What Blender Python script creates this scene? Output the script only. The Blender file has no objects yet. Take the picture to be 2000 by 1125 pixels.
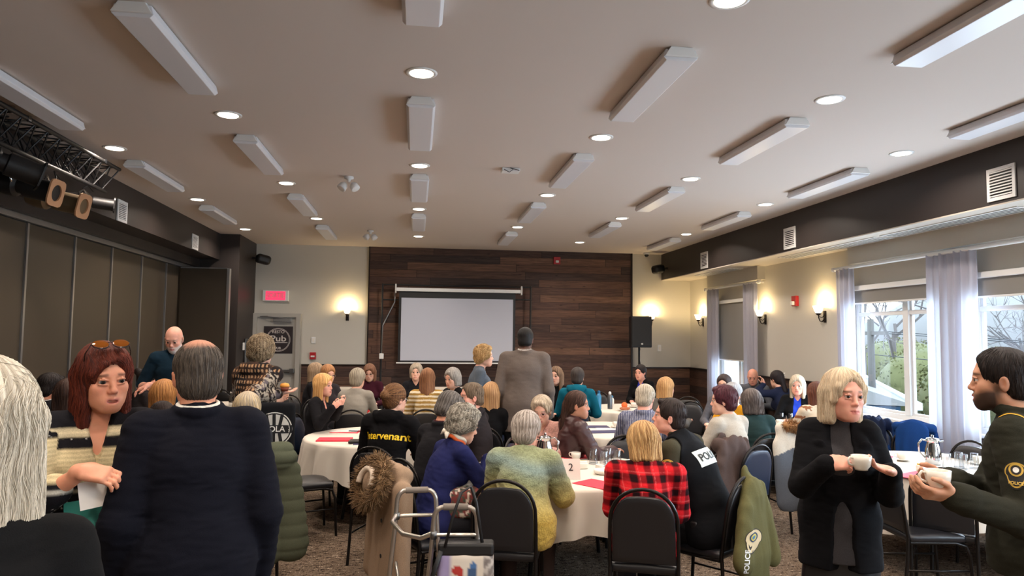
import bpy, bmesh, math, random
import numpy as np
from mathutils import Vector, Matrix
from mathutils.bvhtree import BVHTree
SC = bpy.context.scene; COL = SC.collection
# ---------------------------------------------------------------- camera (standing height, raised arm, a touch of roll)
F_PX = 1380.; VP = (813., 655.); ROLL = .02; CAM = np.array([0, 0, 1.8])
yd = np.array([(VP[0]-1000)/F_PX, (VP[1]-562.5)/F_PX, 1.]); yd /= np.linalg.norm(yd)
up_ = np.array([math.sin(ROLL), -math.cos(ROLL), 0.]); up_ -= yd*yd.dot(up_); up_ /= np.linalg.norm(up_)
CM = np.stack([np.cross(yd, up_), yd, up_], 1)      # camera = CM @ world, camera axes x right, y down, z forward
def at_depth(px, py, d): return CAM+(CM.T@np.array([(px-1000)/F_PX, (py-562.5)/F_PX, 1.]))*d
cd = bpy.data.cameras.new('camera'); cam = bpy.data.objects.new('camera', cd); COL.objects.link(cam); SC.camera = cam
Rw = CM.T@np.diag([1., -1., -1.])
cam.matrix_world = Matrix([[*Rw[0], 0], [*Rw[1], 0], [*Rw[2], 1.8], [0, 0, 0, 1]])
cd.sensor_width = 36; cd.lens = 36*F_PX/2000; cd.clip_start = .05; cd.clip_end = 500
SC.view_settings.view_transform = 'Standard'; SC.view_settings.look = 'None'; SC.view_settings.gamma = 1; SC.view_settings.use_curve_mapping = False
SC.view_settings.exposure = -0.22
# ---------------------------------------------------------------- sky and added window lamps
w = bpy.data.worlds.new('world'); SC.world = w; w.use_nodes = True; nt = w.node_tree; bg = nt.nodes['Background']
tc = nt.nodes.new('ShaderNodeTexCoord'); sp = nt.nodes.new('ShaderNodeSeparateXYZ'); nt.links.new(tc.outputs['Generated'], sp.inputs[0])
cr = nt.nodes.new('ShaderNodeValToRGB'); cr.color_ramp.elements[0].position = .45; cr.color_ramp.elements[0].color = (.62, .66, .70, 1)
cr.color_ramp.elements[1].position = .62; cr.color_ramp.elements[1].color = (.74, .87, 1.0, 1)
e = cr.color_ramp.elements.new(.52); e.color = (.95, .98, 1.0, 1)
mr = nt.nodes.new('ShaderNodeMapRange'); mr.inputs['From Min'].default_value = -1; nt.links.new(sp.outputs['Z'], mr.inputs['Value']); nt.links.new(mr.outputs[0], cr.inputs[0])
nt.links.new(cr.outputs[0], bg.inputs[0]); bg.inputs[1].default_value = 8.5
SC.cycles.max_bounces = 7; SC.cycles.diffuse_bounces = 4; SC.cycles.glossy_bounces = 3; SC.cycles.transmission_bounces = 6; SC.cycles.transparent_max_bounces = 12
SC.cycles.sample_clamp_indirect = 6; SC.cycles.caustics_reflective = False; SC.cycles.caustics_refractive = False
SC.cycles.use_denoising = True
WIN = {1: (11.05, 12.3, .9, 2.42), 2: (6.62, 8.28, .9, 2.44), 3: (4.5, 6.36, .9, 2.44), 4: (.8, 3.2, .9, 2.44), 5: (-2.8, -.2, .9, 2.44)}
def daylight(y0, y1, z0, z1, power):      # area lamp added just inside one window, boosting the weak sky light
    l = bpy.data.lights.new('window_daylight', 'AREA'); l.shape = 'RECTANGLE'; l.size = z1-z0; l.size_y = y1-y0; l.energy = power; l.color = (.70, .85, 1.0)
    o = bpy.data.objects.new('window_daylight', l); COL.objects.link(o); o.location = (5.405, (y0+y1)/2, (z0+z1)/2); o.rotation_euler = (0, math.radians(90), 0)
for (y0, y1, z0, z1), p in zip(WIN.values(), (10, 74, 80, 105, 100)): daylight(y0+.05, y1-.05, z0+.05, 1.44 if y0 > 10 else 2.24, p)
# ---------------------------------------------------------------- materials
M = {}
def lin1(c): c /= 255.; return c/12.92 if c <= .04045 else ((c+.055)/1.055)**2.4
def rgb(c): return (lin1(c[0]), lin1(c[1]), lin1(c[2]), 1)
def mat(name, c=None, rough=.6, metal=0., spec=.5, **kw):
    m = bpy.data.materials.new(name); m.use_nodes = True; b = m.node_tree.nodes['Principled BSDF']
    if c is not None: b.inputs['Base Color'].default_value = rgb(c)
    b.inputs['Roughness'].default_value = rough; b.inputs['Metallic'].default_value = metal; b.inputs['Specular IOR Level'].default_value = spec
    for k, v in kw.items(): b.inputs[k.replace('_', ' ')].default_value = v
    M[name] = m; return m
def nodes(m): return m.node_tree, m.node_tree.nodes, m.node_tree.links, m.node_tree.nodes['Principled BSDF']
def N_(nt, typ, **kw):
    n = nt.nodes.new(typ)
    for k, v in kw.items():
        if hasattr(n, k) and not isinstance(v, dict): setattr(n, k, v)
    return n
def noise(nt, scale, detail=3, rough=.5, coord='Object', sc=(1, 1, 1), attr=None):
    if attr: tc = nt.nodes.new('ShaderNodeAttribute'); tc.attribute_name = attr; out = tc.outputs['Vector']
    else: tc = nt.nodes.new('ShaderNodeTexCoord'); out = tc.outputs[coord]
    mp = nt.nodes.new('ShaderNodeMapping'); mp.inputs['Scale'].default_value = sc; nt.links.new(out, mp.inputs['Vector'])
    n = nt.nodes.new('ShaderNodeTexNoise'); n.inputs['Scale'].default_value = scale; n.inputs['Detail'].default_value = detail; n.inputs['Roughness'].default_value = rough
    nt.links.new(mp.outputs[0], n.inputs['Vector']); return n
def bump(nt, src, strength, dist):
    b = nt.nodes.new('ShaderNodeBump'); b.inputs['Strength'].default_value = strength; b.inputs['Distance'].default_value = dist
    nt.links.new(src, b.inputs['Height']); nt.links.new(b.outputs[0], nt.nodes['Principled BSDF'].inputs['Normal']); return b
def vcol(m, attr='Col'):
    nt, ns, lk, b = nodes(m); a = ns.new('ShaderNodeVertexColor'); a.layer_name = attr; lk.new(a.outputs[0], b.inputs['Base Color']); return a
def mixvar(nt, a_sock, fac_sock, lo, hi):
    """multiply a colour by a value running from lo to hi with fac"""
    mr = nt.nodes.new('ShaderNodeMapRange'); mr.inputs['From Min'].default_value = .3; mr.inputs['From Max'].default_value = .7
    mr.inputs['To Min'].default_value = lo; mr.inputs['To Max'].default_value = hi; nt.links.new(fac_sock, mr.inputs['Value'])
    mx = nt.nodes.new('ShaderNodeVectorMath'); mx.operation = 'SCALE'; nt.links.new(a_sock, mx.inputs[0]); nt.links.new(mr.outputs[0], mx.inputs['Scale']); return mx.outputs[0]
m = mat('skin', rough=.5, spec=.4, Subsurface_Weight=.12, Subsurface_Scale=.012); a = vcol(m); nt, ns, lk, b = nodes(m)
lk.new(mixvar(nt, a.outputs[0], noise(nt, 28, 3).outputs['Fac'], .93, 1.06), b.inputs['Base Color']); bump(nt, noise(nt, 220, 2).outputs['Fac'], .12, .001)
m = mat('eye', rough=.12); vcol(m)
m = mat('gloss', rough=.15); vcol(m)
m = mat('cloth', rough=.92, spec=.12); a = vcol(m); nt, ns, lk, b = nodes(m)
lk.new(mixvar(nt, a.outputs[0], noise(nt, 260, 2).outputs['Fac'], .86, 1.14), b.inputs['Base Color'])
bump(nt, noise(nt, 420, 2).outputs['Fac'], .35, .0015)
m = mat('fuzzy', rough=.95, spec=.1, Sheen_Weight=.15); a = vcol(m); nt, ns, lk, b = nodes(m)
lk.new(mixvar(nt, a.outputs[0], noise(nt, 75, 4, .7).outputs['Fac'], .72, 1.2), b.inputs['Base Color']); bump(nt, noise(nt, 110, 3).outputs['Fac'], .9, .006)
m = mat('leather', rough=.38, spec=.5); a = vcol(m); nt, ns, lk, b = nodes(m); bump(nt, noise(nt, 120, 3).outputs['Fac'], .25, .002)
m = mat('hair', rough=.55, spec=.25); a = vcol(m); nt, ns, lk, b = nodes(m)
n = noise(nt, 1., 3, .6, attr='rest', sc=(28, 7, 12)); lk.new(mixvar(nt, a.outputs[0], n.outputs['Fac'], .66, 1.28), b.inputs['Base Color']); bump(nt, n.outputs['Fac'], .55, .005)
m = mat('strand', rough=.55, spec=.25); vcol(m)
# ---------------------------------------------------------------- implicit-surface modelling (numpy)
def V(*a): return np.array(a, dtype=float)
def unit(v):
    n = np.linalg.norm(v); return v/n if n > 1e-9 else v
def frame(z, x=(1, 0, 0)):
    """rows: right, forward, up of a local frame whose up axis is z"""
    z = unit(np.array(z, float)); x = np.array(x, float); x = x-z*x.dot(z)
    if np.linalg.norm(x) < 1e-4: x = V(0, 1, 0)-z*z[1]
    x = unit(x); return np.array([x, np.cross(z, x), z])
def rotm(rx=0, ry=0, rz=0):
    rx, ry, rz = [math.radians(a) for a in (rx, ry, rz)]
    A = np.array([[1, 0, 0], [0, math.cos(rx), -math.sin(rx)], [0, math.sin(rx), math.cos(rx)]])
    B = np.array([[math.cos(ry), 0, math.sin(ry)], [0, 1, 0], [-math.sin(ry), 0, math.cos(ry)]])
    Cc = np.array([[math.cos(rz), -math.sin(rz), 0], [math.sin(rz), math.cos(rz), 0], [0, 0, 1]])
    return Cc@B@A
# primitives: (kind, op, k, data, lo, hi)
def RC(a, b, ra, rb, k=.02, op='u', sq=None):
    a = np.array(a, float); b = np.array(b, float); r = max(ra, rb)
    return ('rc', op, k, (a, b, ra, rb, sq), np.minimum(a, b)-r, np.maximum(a, b)+r)
def EL(c, r, R=None, k=.02, op='u'):
    c = np.array(c, float); r = np.array(r, float); e = r if R is None else np.sqrt(((np.array(R).T*r)**2).sum(1))
    return ('el', op, k, (c, r, R), c-e, c+e)
def BX(c, h, rd=.01, R=None, k=.01, op='u'):
    c = np.array(c, float); h = np.array(h, float); e = h if R is None else np.abs(np.array(R).T)@h
    return ('bx', op, k, (c, h, rd, R), c-e, c+e)
def HS(p, n, k=.005, lo=None, hi=None):
    """removes everything on the side the normal points to"""
    return ('hs', 's', k, (np.array(p, float), unit(np.array(n, float))), lo, hi)
def axis_coords(lo, hi, h, fine):
    out = [lo]; x = lo
    while x < hi:
        st = h
        for a, b, hf in fine:
            if a-h <= x <= b: st = min(st, hf)
        x += st; out.append(x)
    return np.array(out)
def xform(pr, A, t):
    """move a list of primitives into another frame: rows of A are the local axes, t the origin"""
    out = []
    for kind, op, k, d, lo, hi in pr:
        w = lambda p: t+A.T@p
        if kind == 'rc':
            sq = d[4]
            if sq is not None: sq = (A.T@np.array(sq[0], float), sq[1])
            out.append(RC(w(d[0]), w(d[1]), d[2], d[3], k, op, sq))
        elif kind == 'el': out.append(EL(w(d[0]), d[1], (np.eye(3) if d[2] is None else np.array(d[2]))@A, k, op))
        elif kind == 'bx': out.append(BX(w(d[0]), d[1], d[2], (np.eye(3) if d[3] is None else np.array(d[3]))@A, k, op))
        elif kind == 'hs':
            nlo, nhi = lo, hi
            if lo is not None:
                cs = np.array([w(np.array([(lo, hi)[i][0], (lo, hi)[j][1], (lo, hi)[m][2]])) for i in (0, 1) for j in (0, 1) for m in (0, 1)])
                nlo, nhi = cs.min(0), cs.max(0)
            out.append(('hs', op, k, (w(d[0]), A.T@d[1]), nlo, nhi))
    return out
def implicit(prims, h, fine=(), post=None, pad=.0):
    """prims -> (verts, quads). fine = [(lo3, hi3, step)] boxes sampled more densely"""
    us = [p for p in prims if p[1] == 'u']
    lo = np.min([p[4] for p in us], 0)-2.5*h-.012-pad; hi = np.max([p[5] for p in us], 0)+2.5*h+.012+pad
    ax = [axis_coords(lo[i], hi[i], h, [(f[0][i], f[1][i], f[2]) for f in fine]) for i in range(3)]
    D = np.full([len(a) for a in ax], .3, np.float32)
    for kind, op, k, d, plo, phi in prims:
        m = k+2.2*h+.004+pad
        if plo is None: sl = [slice(0, len(a)) for a in ax]
        else:
            sl = [slice(max(0, int(np.searchsorted(ax[i], plo[i]-m))-1), int(np.searchsorted(ax[i], phi[i]+m))+1) for i in range(3)]
        if any(s.stop <= s.start for s in sl): continue
        gx, gy, gz = [ax[i][sl[i]].astype(np.float32) for i in range(3)]
        X = gx[:, None, None]; Y = gy[None, :, None]; Z = gz[None, None, :]
        if kind == 'rc':
            a, b, ra, rb, sq = d; ab = b-a; L2 = max(float(ab@ab), 1e-9)
            t = np.clip(((X-a[0])*ab[0]+(Y-a[1])*ab[1]+(Z-a[2])*ab[2])/L2, 0, 1)
            vx = X-a[0]-t*ab[0]; vy = Y-a[1]-t*ab[1]; vz = Z-a[2]-t*ab[2]
            if sq is not None:
                s = (vx*sq[0][0]+vy*sq[0][1]+vz*sq[0][2])*(sq[1]-1)
                vx = vx+s*sq[0][0]; vy = vy+s*sq[0][1]; vz = vz+s*sq[0][2]
            dd = np.sqrt(vx*vx+vy*vy+vz*vz)-(ra+(rb-ra)*t)
        elif kind == 'el':
            c, r, R = d; x, y, z = X-c[0], Y-c[1], Z-c[2]
            if R is not None: x, y, z = [R[i][0]*x+R[i][1]*y+R[i][2]*z for i in range(3)]
            k0 = np.sqrt((x/r[0])**2+(y/r[1])**2+(z/r[2])**2)
            k1 = np.sqrt((x/r[0]**2)**2+(y/r[1]**2)**2+(z/r[2]**2)**2)
            dd = k0*(k0-1)/np.maximum(k1, 1e-6)
        elif kind == 'bx':
            c, hh, rd, R = d; x, y, z = X-c[0], Y-c[1], Z-c[2]
            if R is not None: x, y, z = [R[i][0]*x+R[i][1]*y+R[i][2]*z for i in range(3)]
            qx, qy, qz = np.abs(x)-hh[0]+rd, np.abs(y)-hh[1]+rd, np.abs(z)-hh[2]+rd
            dd = np.sqrt(np.maximum(qx, 0)**2+np.maximum(qy, 0)**2+np.maximum(qz, 0)**2)+np.minimum(np.maximum(qx, np.maximum(qy, qz)), 0)-rd
        else:
            p, n = d; dd = -((X-p[0])*n[0]+(Y-p[1])*n[1]+(Z-p[2])*n[2])
        A = D[sl[0], sl[1], sl[2]]; kk = max(k, 1e-4)
        if op == 'u':
            hh_ = np.maximum(kk-np.abs(A-dd), 0)/kk; A[...] = np.minimum(A, dd)-hh_*hh_*kk*.25
        else:
            hh_ = np.maximum(kk-np.abs(A+dd), 0)/kk; A[...] = np.maximum(A, -dd)+hh_*hh_*kk*.25
    if post is not None:
        m = np.abs(D) < .045
        I = np.nonzero(m); P = np.stack([ax[0][I[0]], ax[1][I[1]], ax[2][I[2]]], 1)
        D[I] += post(P).astype(np.float32)
    D[0] = D[-1] = .1; D[:, 0] = D[:, -1] = .1; D[:, :, 0] = D[:, :, -1] = .1
    s = D < 0; u = s.astype(np.int8)
    cnt = u[:-1, :-1, :-1]+u[1:, :-1, :-1]+u[:-1, 1:, :-1]+u[1:, 1:, :-1]+u[:-1, :-1, 1:]+u[1:, :-1, 1:]+u[:-1, 1:, 1:]+u[1:, 1:, 1:]
    act = (cnt > 0) & (cnt < 8); I, J, K = np.nonzero(act); n = len(I)
    idx = np.full(act.shape, -1, np.int32); idx[I, J, K] = np.arange(n)
    acc = np.zeros((n, 3)); num = np.zeros(n)
    for c0, c1 in (((0,0,0),(1,0,0)),((0,1,0),(1,1,0)),((0,0,1),(1,0,1)),((0,1,1),(1,1,1)),((0,0,0),(0,1,0)),((1,0,0),(1,1,0)),((0,0,1),(0,1,1)),((1,0,1),(1,1,1)),((0,0,0),(0,0,1)),((1,0,0),(1,0,1)),((0,1,0),(0,1,1)),((1,1,0),(1,1,1))):
        a = D[I+c0[0], J+c0[1], K+c0[2]]; b = D[I+c1[0], J+c1[1], K+c1[2]]
        m = (a < 0) != (b < 0); t = a[m]/(a[m]-b[m])
        for q, (AX, Q) in enumerate(zip(ax, (I, J, K))):
            p0 = AX[Q[m]+c0[q]]; p1 = AX[Q[m]+c1[q]]; acc[m, q] += p0+(p1-p0)*t
        num[m] += 1
    vs = acc/num[:, None]; fs = []
    for a in range(3):
        b, c = (a+1) % 3, (a+2) % 3
        s0 = np.take(s, range(0, s.shape[a]-1), a); s1 = np.take(s, range(1, s.shape[a]), a)
        e = np.nonzero(s0 != s1); e = [np.array(x) for x in e]
        ok = (e[b] > 0) & (e[c] > 0) & (e[b] < act.shape[b]) & (e[c] < act.shape[c]); e = [x[ok] for x in e]
        def cell(db, dc):
            q = [None]*3; q[a] = e[a]; q[b] = e[b]-db; q[c] = e[c]-dc; return idx[q[0], q[1], q[2]]
        quad = np.stack([cell(1, 1), cell(0, 1), cell(0, 0), cell(1, 0)], 1)
        flip = ~s[e[0], e[1], e[2]]; quad[flip] = quad[flip][:, ::-1]; fs.append(quad)
    return vs, np.concatenate(fs)
def wob(P, f, seed=0, ax=(1, 1, 1)):
    """cheap smooth noise in about -1..1"""
    r = np.random.RandomState(seed+7); o = np.zeros(len(P)); Q = P*np.array(ax)*f
    for i in range(5):
        a, b = r.randn(3), r.randn(3); a /= np.linalg.norm(a); b /= np.linalg.norm(b)
        o += np.sin(Q@a*(5+2.2*i)+r.rand()*6.28+1.7*np.sin(Q@b*(3+i)+r.rand()*6.28))/(1+.5*i)
    return o/3.
def mesh_obj(name, vs, fs, mat, parent=None, col=None, smooth=True, attr=None):
    me = bpy.data.meshes.new(name)
    if isinstance(fs, np.ndarray):
        nf, k = fs.shape
        me.vertices.add(len(vs)); me.vertices.foreach_set('co', np.asarray(vs, np.float32).ravel())
        me.loops.add(nf*k); me.loops.foreach_set('vertex_index', fs.astype(np.int32).ravel())
        me.polygons.add(nf); me.polygons.foreach_set('loop_start', np.arange(0, nf*k, k, dtype=np.int32))
        me.polygons.foreach_set('loop_total', np.full(nf, k, np.int32))
        me.update(calc_edges=True)
    else: me.from_pydata([tuple(v) for v in vs], [], [tuple(f) for f in fs])
    if smooth: me.polygons.foreach_set('use_smooth', np.ones(len(me.polygons), bool))
    if col is not None:
        a = me.color_attributes.new('Col', 'FLOAT_COLOR', 'POINT'); c = np.ones((len(vs), 4), np.float32); c[:, :3] = col
        a.data.foreach_set('color', c.ravel())
    if attr is not None:
        a = me.attributes.new('rest', 'FLOAT_VECTOR', 'POINT'); a.data.foreach_set('vector', np.asarray(attr, np.float32).ravel())
    if mat is not None: me.materials.append(mat)
    o = bpy.data.objects.new(name, me); COL.objects.link(o)
    if parent is not None: o.parent = parent
    return o
# ---------------------------------------------------------------- people
def lin(c):
    """sRGB 0..255 -> linear"""
    c = np.array(c, float)/255.
    return np.where(c <= .04045, c/12.92, ((c+.055)/1.055)**2.4)
def head_prims(male, age=40, open_mouth=0.):
    w = 1.0 if male else .95
    j = 1.0 if male else .9
    p = [EL((0, -.012, .036), (.075*w, .094, .085)), EL((0, .022, -.025), (.062*w, .064, .082), k=.03),
         EL((0, .030, -.076), (.050*j, .050, .034), k=.03), EL((0, .071, -.098), (.021*j, .018, .017), k=.025),
         RC((-.045*j, .0, -.066), (-.018, .066, -.094), .020, .018, .02), RC((.045*j, .0, -.066), (.018, .066, -.094), .020, .018, .02),
         EL((-.038, .058, -.024), (.024, .022, .022), k=.02), EL((.038, .058, -.024), (.024, .022, .022), k=.02),
         RC((-.030, .073, .026), (.030, .073, .026), .013, .013, .02)]
    p += [EL((sx*.031, .099, .004), (.020, .017, .014), k=.012, op='s') for sx in (-1, 1)]
    p += [RC((0, .081, .012), (0, .100, -.026), .0075, .0095, .012), EL((0, .101, -.029), (.0100, .010, .0090), k=.008)]
    p += [EL((sx*.0105, .092, -.033), (.0078, .009, .007), k=.006) for sx in (-1, 1)]
    for sx in (-1, 1):   # eyelids
        p.append(RC((sx*.018, .0855, .009), (sx*.031, .0895, .0132), .0036, .0040, .004)); p.append(RC((sx*.031, .0895, .0132), (sx*.044, .0810, .0095), .0040, .0032, .004))
        p.append(RC((sx*.020, .086, -.0068), (sx*.043, .082, -.0045), .004, .0035, .005))
    z = -.062
    p += [EL((0, .078, z-.006), (.032, .018, .024), k=.02), EL((-.034, .046, -.055), (.021, .026, .030), k=.025), EL((.034, .046, -.055), (.021, .026, .030), k=.025),
          RC((-.024, .083, z+.003), (0, .0945, z+.003), .003, .0055, .005), RC((.024, .083, z+.003), (0, .0945, z+.003), .003, .0055, .005),
          RC((-.017, .085, z-.011-open_mouth), (.017, .085, z-.011-open_mouth), .0055, .0055, .005), EL((0, .088, z-.012-open_mouth), (.012, .008, .006), k=.006)]
    if open_mouth > 0: p.append(EL((0, .093, z-.004-open_mouth*.5), (.018, .012, .003+open_mouth*.5), k=.002, op='s'))
    else: p.append(RC((-.022, .0925, z-.005), (.022, .0925, z-.005), .0022, .0022, .002, 's'))
    for sx in (-1, 1):
        R = rotm(0, sx*12, 0)@rotm(0, 0, sx*-20)
        p.append(EL((sx*.077*w, -.008, -.012), (.009, .019, .031), R.T, .006))
        p.append(EL((sx*.087*w, -.002, -.008), (.006, .010, .018), R.T, .004, 's'))
    return p
def skin_colors(Q, base, lips, brow, beard=None, beard_c=(60, 50, 45), blush=.12, hz=None):
    """Q: head-local points; albedo per vertex"""
    n = len(Q); c = np.tile(lin(base), (n, 1)); x, y, z = Q.T; ax_ = np.abs(x)
    def mixin(m, col): c[:] = c*(1-m[:, None])+lin(col)*m[:, None]
    g = lambda cx, cy, sx, sy: np.exp(-((ax_-cx)/sx)**2-((z-cy)/sy)**2)*(y > .03)
    mixin(blush*g(.040, -.028, .022, .020)+blush*1.3*g(0, -.034, .014, .012), (205, 95, 85))
    mixin(blush*np.exp(-((z+.012)/.03)**2-((y+.005)/.022)**2)*(ax_ > .068), (210, 90, 75))
    if beard is not None:
        b = np.clip(((-.024-z-.30*np.maximum(y-.05, 0)+.25*np.minimum(y-.03, 0))/.022), 0, 1)*np.clip((y+.004)/.03, 0, 1)*np.clip((z+.14)/.02, 0, 1)
        b = b*(1-np.exp(-(x/.022)**2-((z+.066)/.009)**2)*.9)
        side = np.clip((ax_-.045)/.012, 0, 1)*np.exp(-((y-.018)/.020)**2)*np.exp(-((z+.045)/.050)**2)
        cheek = g(.036, -.022, .020, .022); mixin(np.clip(np.maximum(b, side*.9)-cheek*.7, 0, 1)*beard, beard_c)
    mixin(np.clip(1.5*np.exp(-(ax_/.021)**4-((z+.0665)/.0095)**4), 0, 1)*(y > .085)*.8, lips)
    e = np.abs((z-.0275)+.12*np.maximum(ax_-.03, 0)-.10*np.minimum(ax_-.03, 0)*-1)
    mixin(np.clip(1.6*np.exp(-(e/.0042)**2)*np.exp(-((ax_-.033)/.0175)**6), 0, 1)*(y > .05)*.8, brow)
    mixin(.35*np.exp(-((ax_-.031)/.018)**4-((z-.004)/.011)**4)*(y > .06), (120, 70, 60))
    return np.clip(c, 0, 1)
def hair_prims(st, L=.10, t=.014):
    """head-local. st: short, crop, bald, ring, bob, long, curly, pony, bun, back"""
    cap = EL((0, -.014, .038), (.077+t, .097+t, .086+t), k=.01)
    face = EL((0, .124, -.040), (.086, .077, .135), k=.015, op='s')
    p = [cap]
    if st in ('short', 'crop', 'curly', 'fringe'):
        p += [EL((0, -.05, -.03), (.070+t*.6, .058+t*.5, .070), k=.02)]
        if st == 'curly': p += [EL((sx*.060, -.02, -.015), (.035+t*.5, .060, .06), k=.02) for sx in (-1, 1)]
        if st == 'short': p += [RC((-.03, .070, .100), (.035, .065, .102), .014, .016, .02)]
        p += [EL((0, .128, -.022), (.112, .082, .137), k=.012, op='s'), EL((0, .06, -.085), (.12, .085, .085), k=.01, op='s')]
        if st != 'curly': p += [EL((sx*.10, .004, -.045), (.035, .028, .055), k=.01, op='s') for sx in (-1, 1)]
        p += [HS((0, 0, -.062 if st == 'crop' else -.085), (0, .2, -1), .01)]
        if st == 'fringe': p += [EL((0, .070, .062), (.066, .030, .036), k=.015)]
    elif st == 'ring':
        p = [EL((0, -.03, -.005), (.074+t, .078+t, .072+t)), face, EL((0, .07, -.085), (.12, .09, .085), k=.01, op='s'),
             EL((0, .045, .115), (.072, .125, .075), k=.012, op='s')] + [EL((sx*.10, .004, -.045), (.035, .026, .050), k=.01, op='s') for sx in (-1, 1)] + [HS((0, 0, -.08), (0, .2, -1), .01)]
    elif st in ('bob', 'long', 'half', 'part'):
        for sx in (-1, 1):
            p += [RC((sx*.064, .004, .02), (sx*.068, .008, -L), .026+t*.4, .022+t*.4, .03, sq=(V(1, 0, 0), 1.2))]
            p += [RC((sx*.055, -.045, .0), (sx*.058, -.045, -L-.01), .045, .038, .03)]
        p += [RC((0, -.065, .0), (0, -.070, -L-.015), .052, .040, .03)]
        p += [EL((0, .124, -.048), (.074, .077, .148), k=.015, op='s')]
        if L < .16: p += [HS((0, 0, -L-.022), (0, .15, -1), .02)]
        if st == 'part': p += [EL((.008, .125, .004), (.062, .080, .098), k=.012, op='s'), RC((-.022, .062, .104), (.068, .054, .048), .009, .010, .012), RC((-.022, .062, .104), (-.072, .046, .040), .009, .010, .012), RC((.068, .054, .048), (.078, .042, -.02), .010, .012, .02), RC((-.072, .046, .040), (-.078, .038, -.02), .010, .012, .02)]
        if st == 'half': p += [RC((-.030, .074, .090), (.030, .082, .068), .012, .010, .012), RC((.030, .080, .072), (.060, .064, .030), .011, .010, .012), RC((-.030, .074, .088), (-.062, .056, .040), .010, .010, .012)]
    elif st == 'back':      # pulled back tight
        p += [EL((0, -.05, -.02), (.066+t*.5, .055+t*.5, .068), k=.02), face, EL((0, .06, -.085), (.12, .09, .09), k=.01, op='s')]
        p += [EL((sx*.10, .004, -.045), (.035, .030, .060), k=.01, op='s') for sx in (-1, 1)]
        if L > .13: p += [RC((0, -.10, -.01), (0, -.12, -L), .034, .030, .03), RC((sx_ := .0, -.09, .0), (.03, -.11, -L*1.05), .03, .022, .03)]
        else: p += [EL((0, -.115, L), (.042, .040, .042), k=.01)]
    return p
def hand_prims(W, f, n, right, curl=(20, 25, 20), spread=.0, thumb_in=.3, r=1.0):
    f = unit(f); n = unit(n-f*n.dot(f)); th = np.cross(f, n)*(1 if right else -1)
    R = np.array([th, f, n]); p = [BX(W+f*.046*r, (.038*r, .048*r, .0135*r), .013*r, R, .012), RC(W-f*.02, W+f*.02, .024*r, .026*r, .02, sq=(n, 1.3)),
         EL(W+f*.030*r+th*.022*r+n*.008*r, (.018*r, .028*r, .014*r), R, .012)]
    for i, (o, l) in enumerate(((.029, .070), (.010, .078), (-.009, .072), (-.027, .057))):
        b = W+f*.088*r+th*o*r; d = unit(f+th*(o*spread*8)); a = math.radians(curl[0]+(i-1)*3)
        rr = (.0088, .009, .0086, .0076)[i]*r; p0 = b-f*.012*r
        for q, (ll, ca) in enumerate(((.45, 0), (.32, curl[1]), (.25, curl[2]))):
            a += math.radians(ca); dd = d*math.cos(a)+n*math.sin(a); p1 = (b if q == 0 else p0)+dd*l*ll*r*1.02
            p.append(RC(p0, p1, rr*(1-.07*q), rr*(.95-.07*q), .004)); p0 = p1
    a0 = W+f*.016*r+th*.026*r+n*.004; a1 = a0+(f*.62+th*(.62-.3*thumb_in)+n*(.25+.5*thumb_in))*.045*r
    a2 = a1+unit(f*.85+th*(.35-.6*thumb_in)+n*(.15+.4*thumb_in))*.034*r; a3 = a2+unit(f*.95+th*(.1-.5*thumb_in)+n*(.1+.3*thumb_in))*.026*r
    p += [RC(a0, a1, .014*r, .0115*r, .012), RC(a1, a2, .0108*r, .0098*r, .004), RC(a2, a3, .0096*r, .0082*r, .004)]
    return p
def ik(S, T, l1, l2, pole):
    d = T-S; D = np.linalg.norm(d)
    if D > (l1+l2)*.995: T = S+d/D*(l1+l2)*.995; d = T-S; D = np.linalg.norm(d)
    u = d/D; a = (l1*l1-l2*l2+D*D)/(2*D); h = math.sqrt(max(l1*l1-a*a, 0)); pl = pole-u*pole.dot(u)
    return S+u*a+unit(pl)*h, T
SKIN = dict(light=(226, 176, 152), pink=(228, 166, 144), tan=(206, 152, 122), warm=(214, 148, 118), dark=(92, 60, 46), brown=(188, 134, 108))
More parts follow.
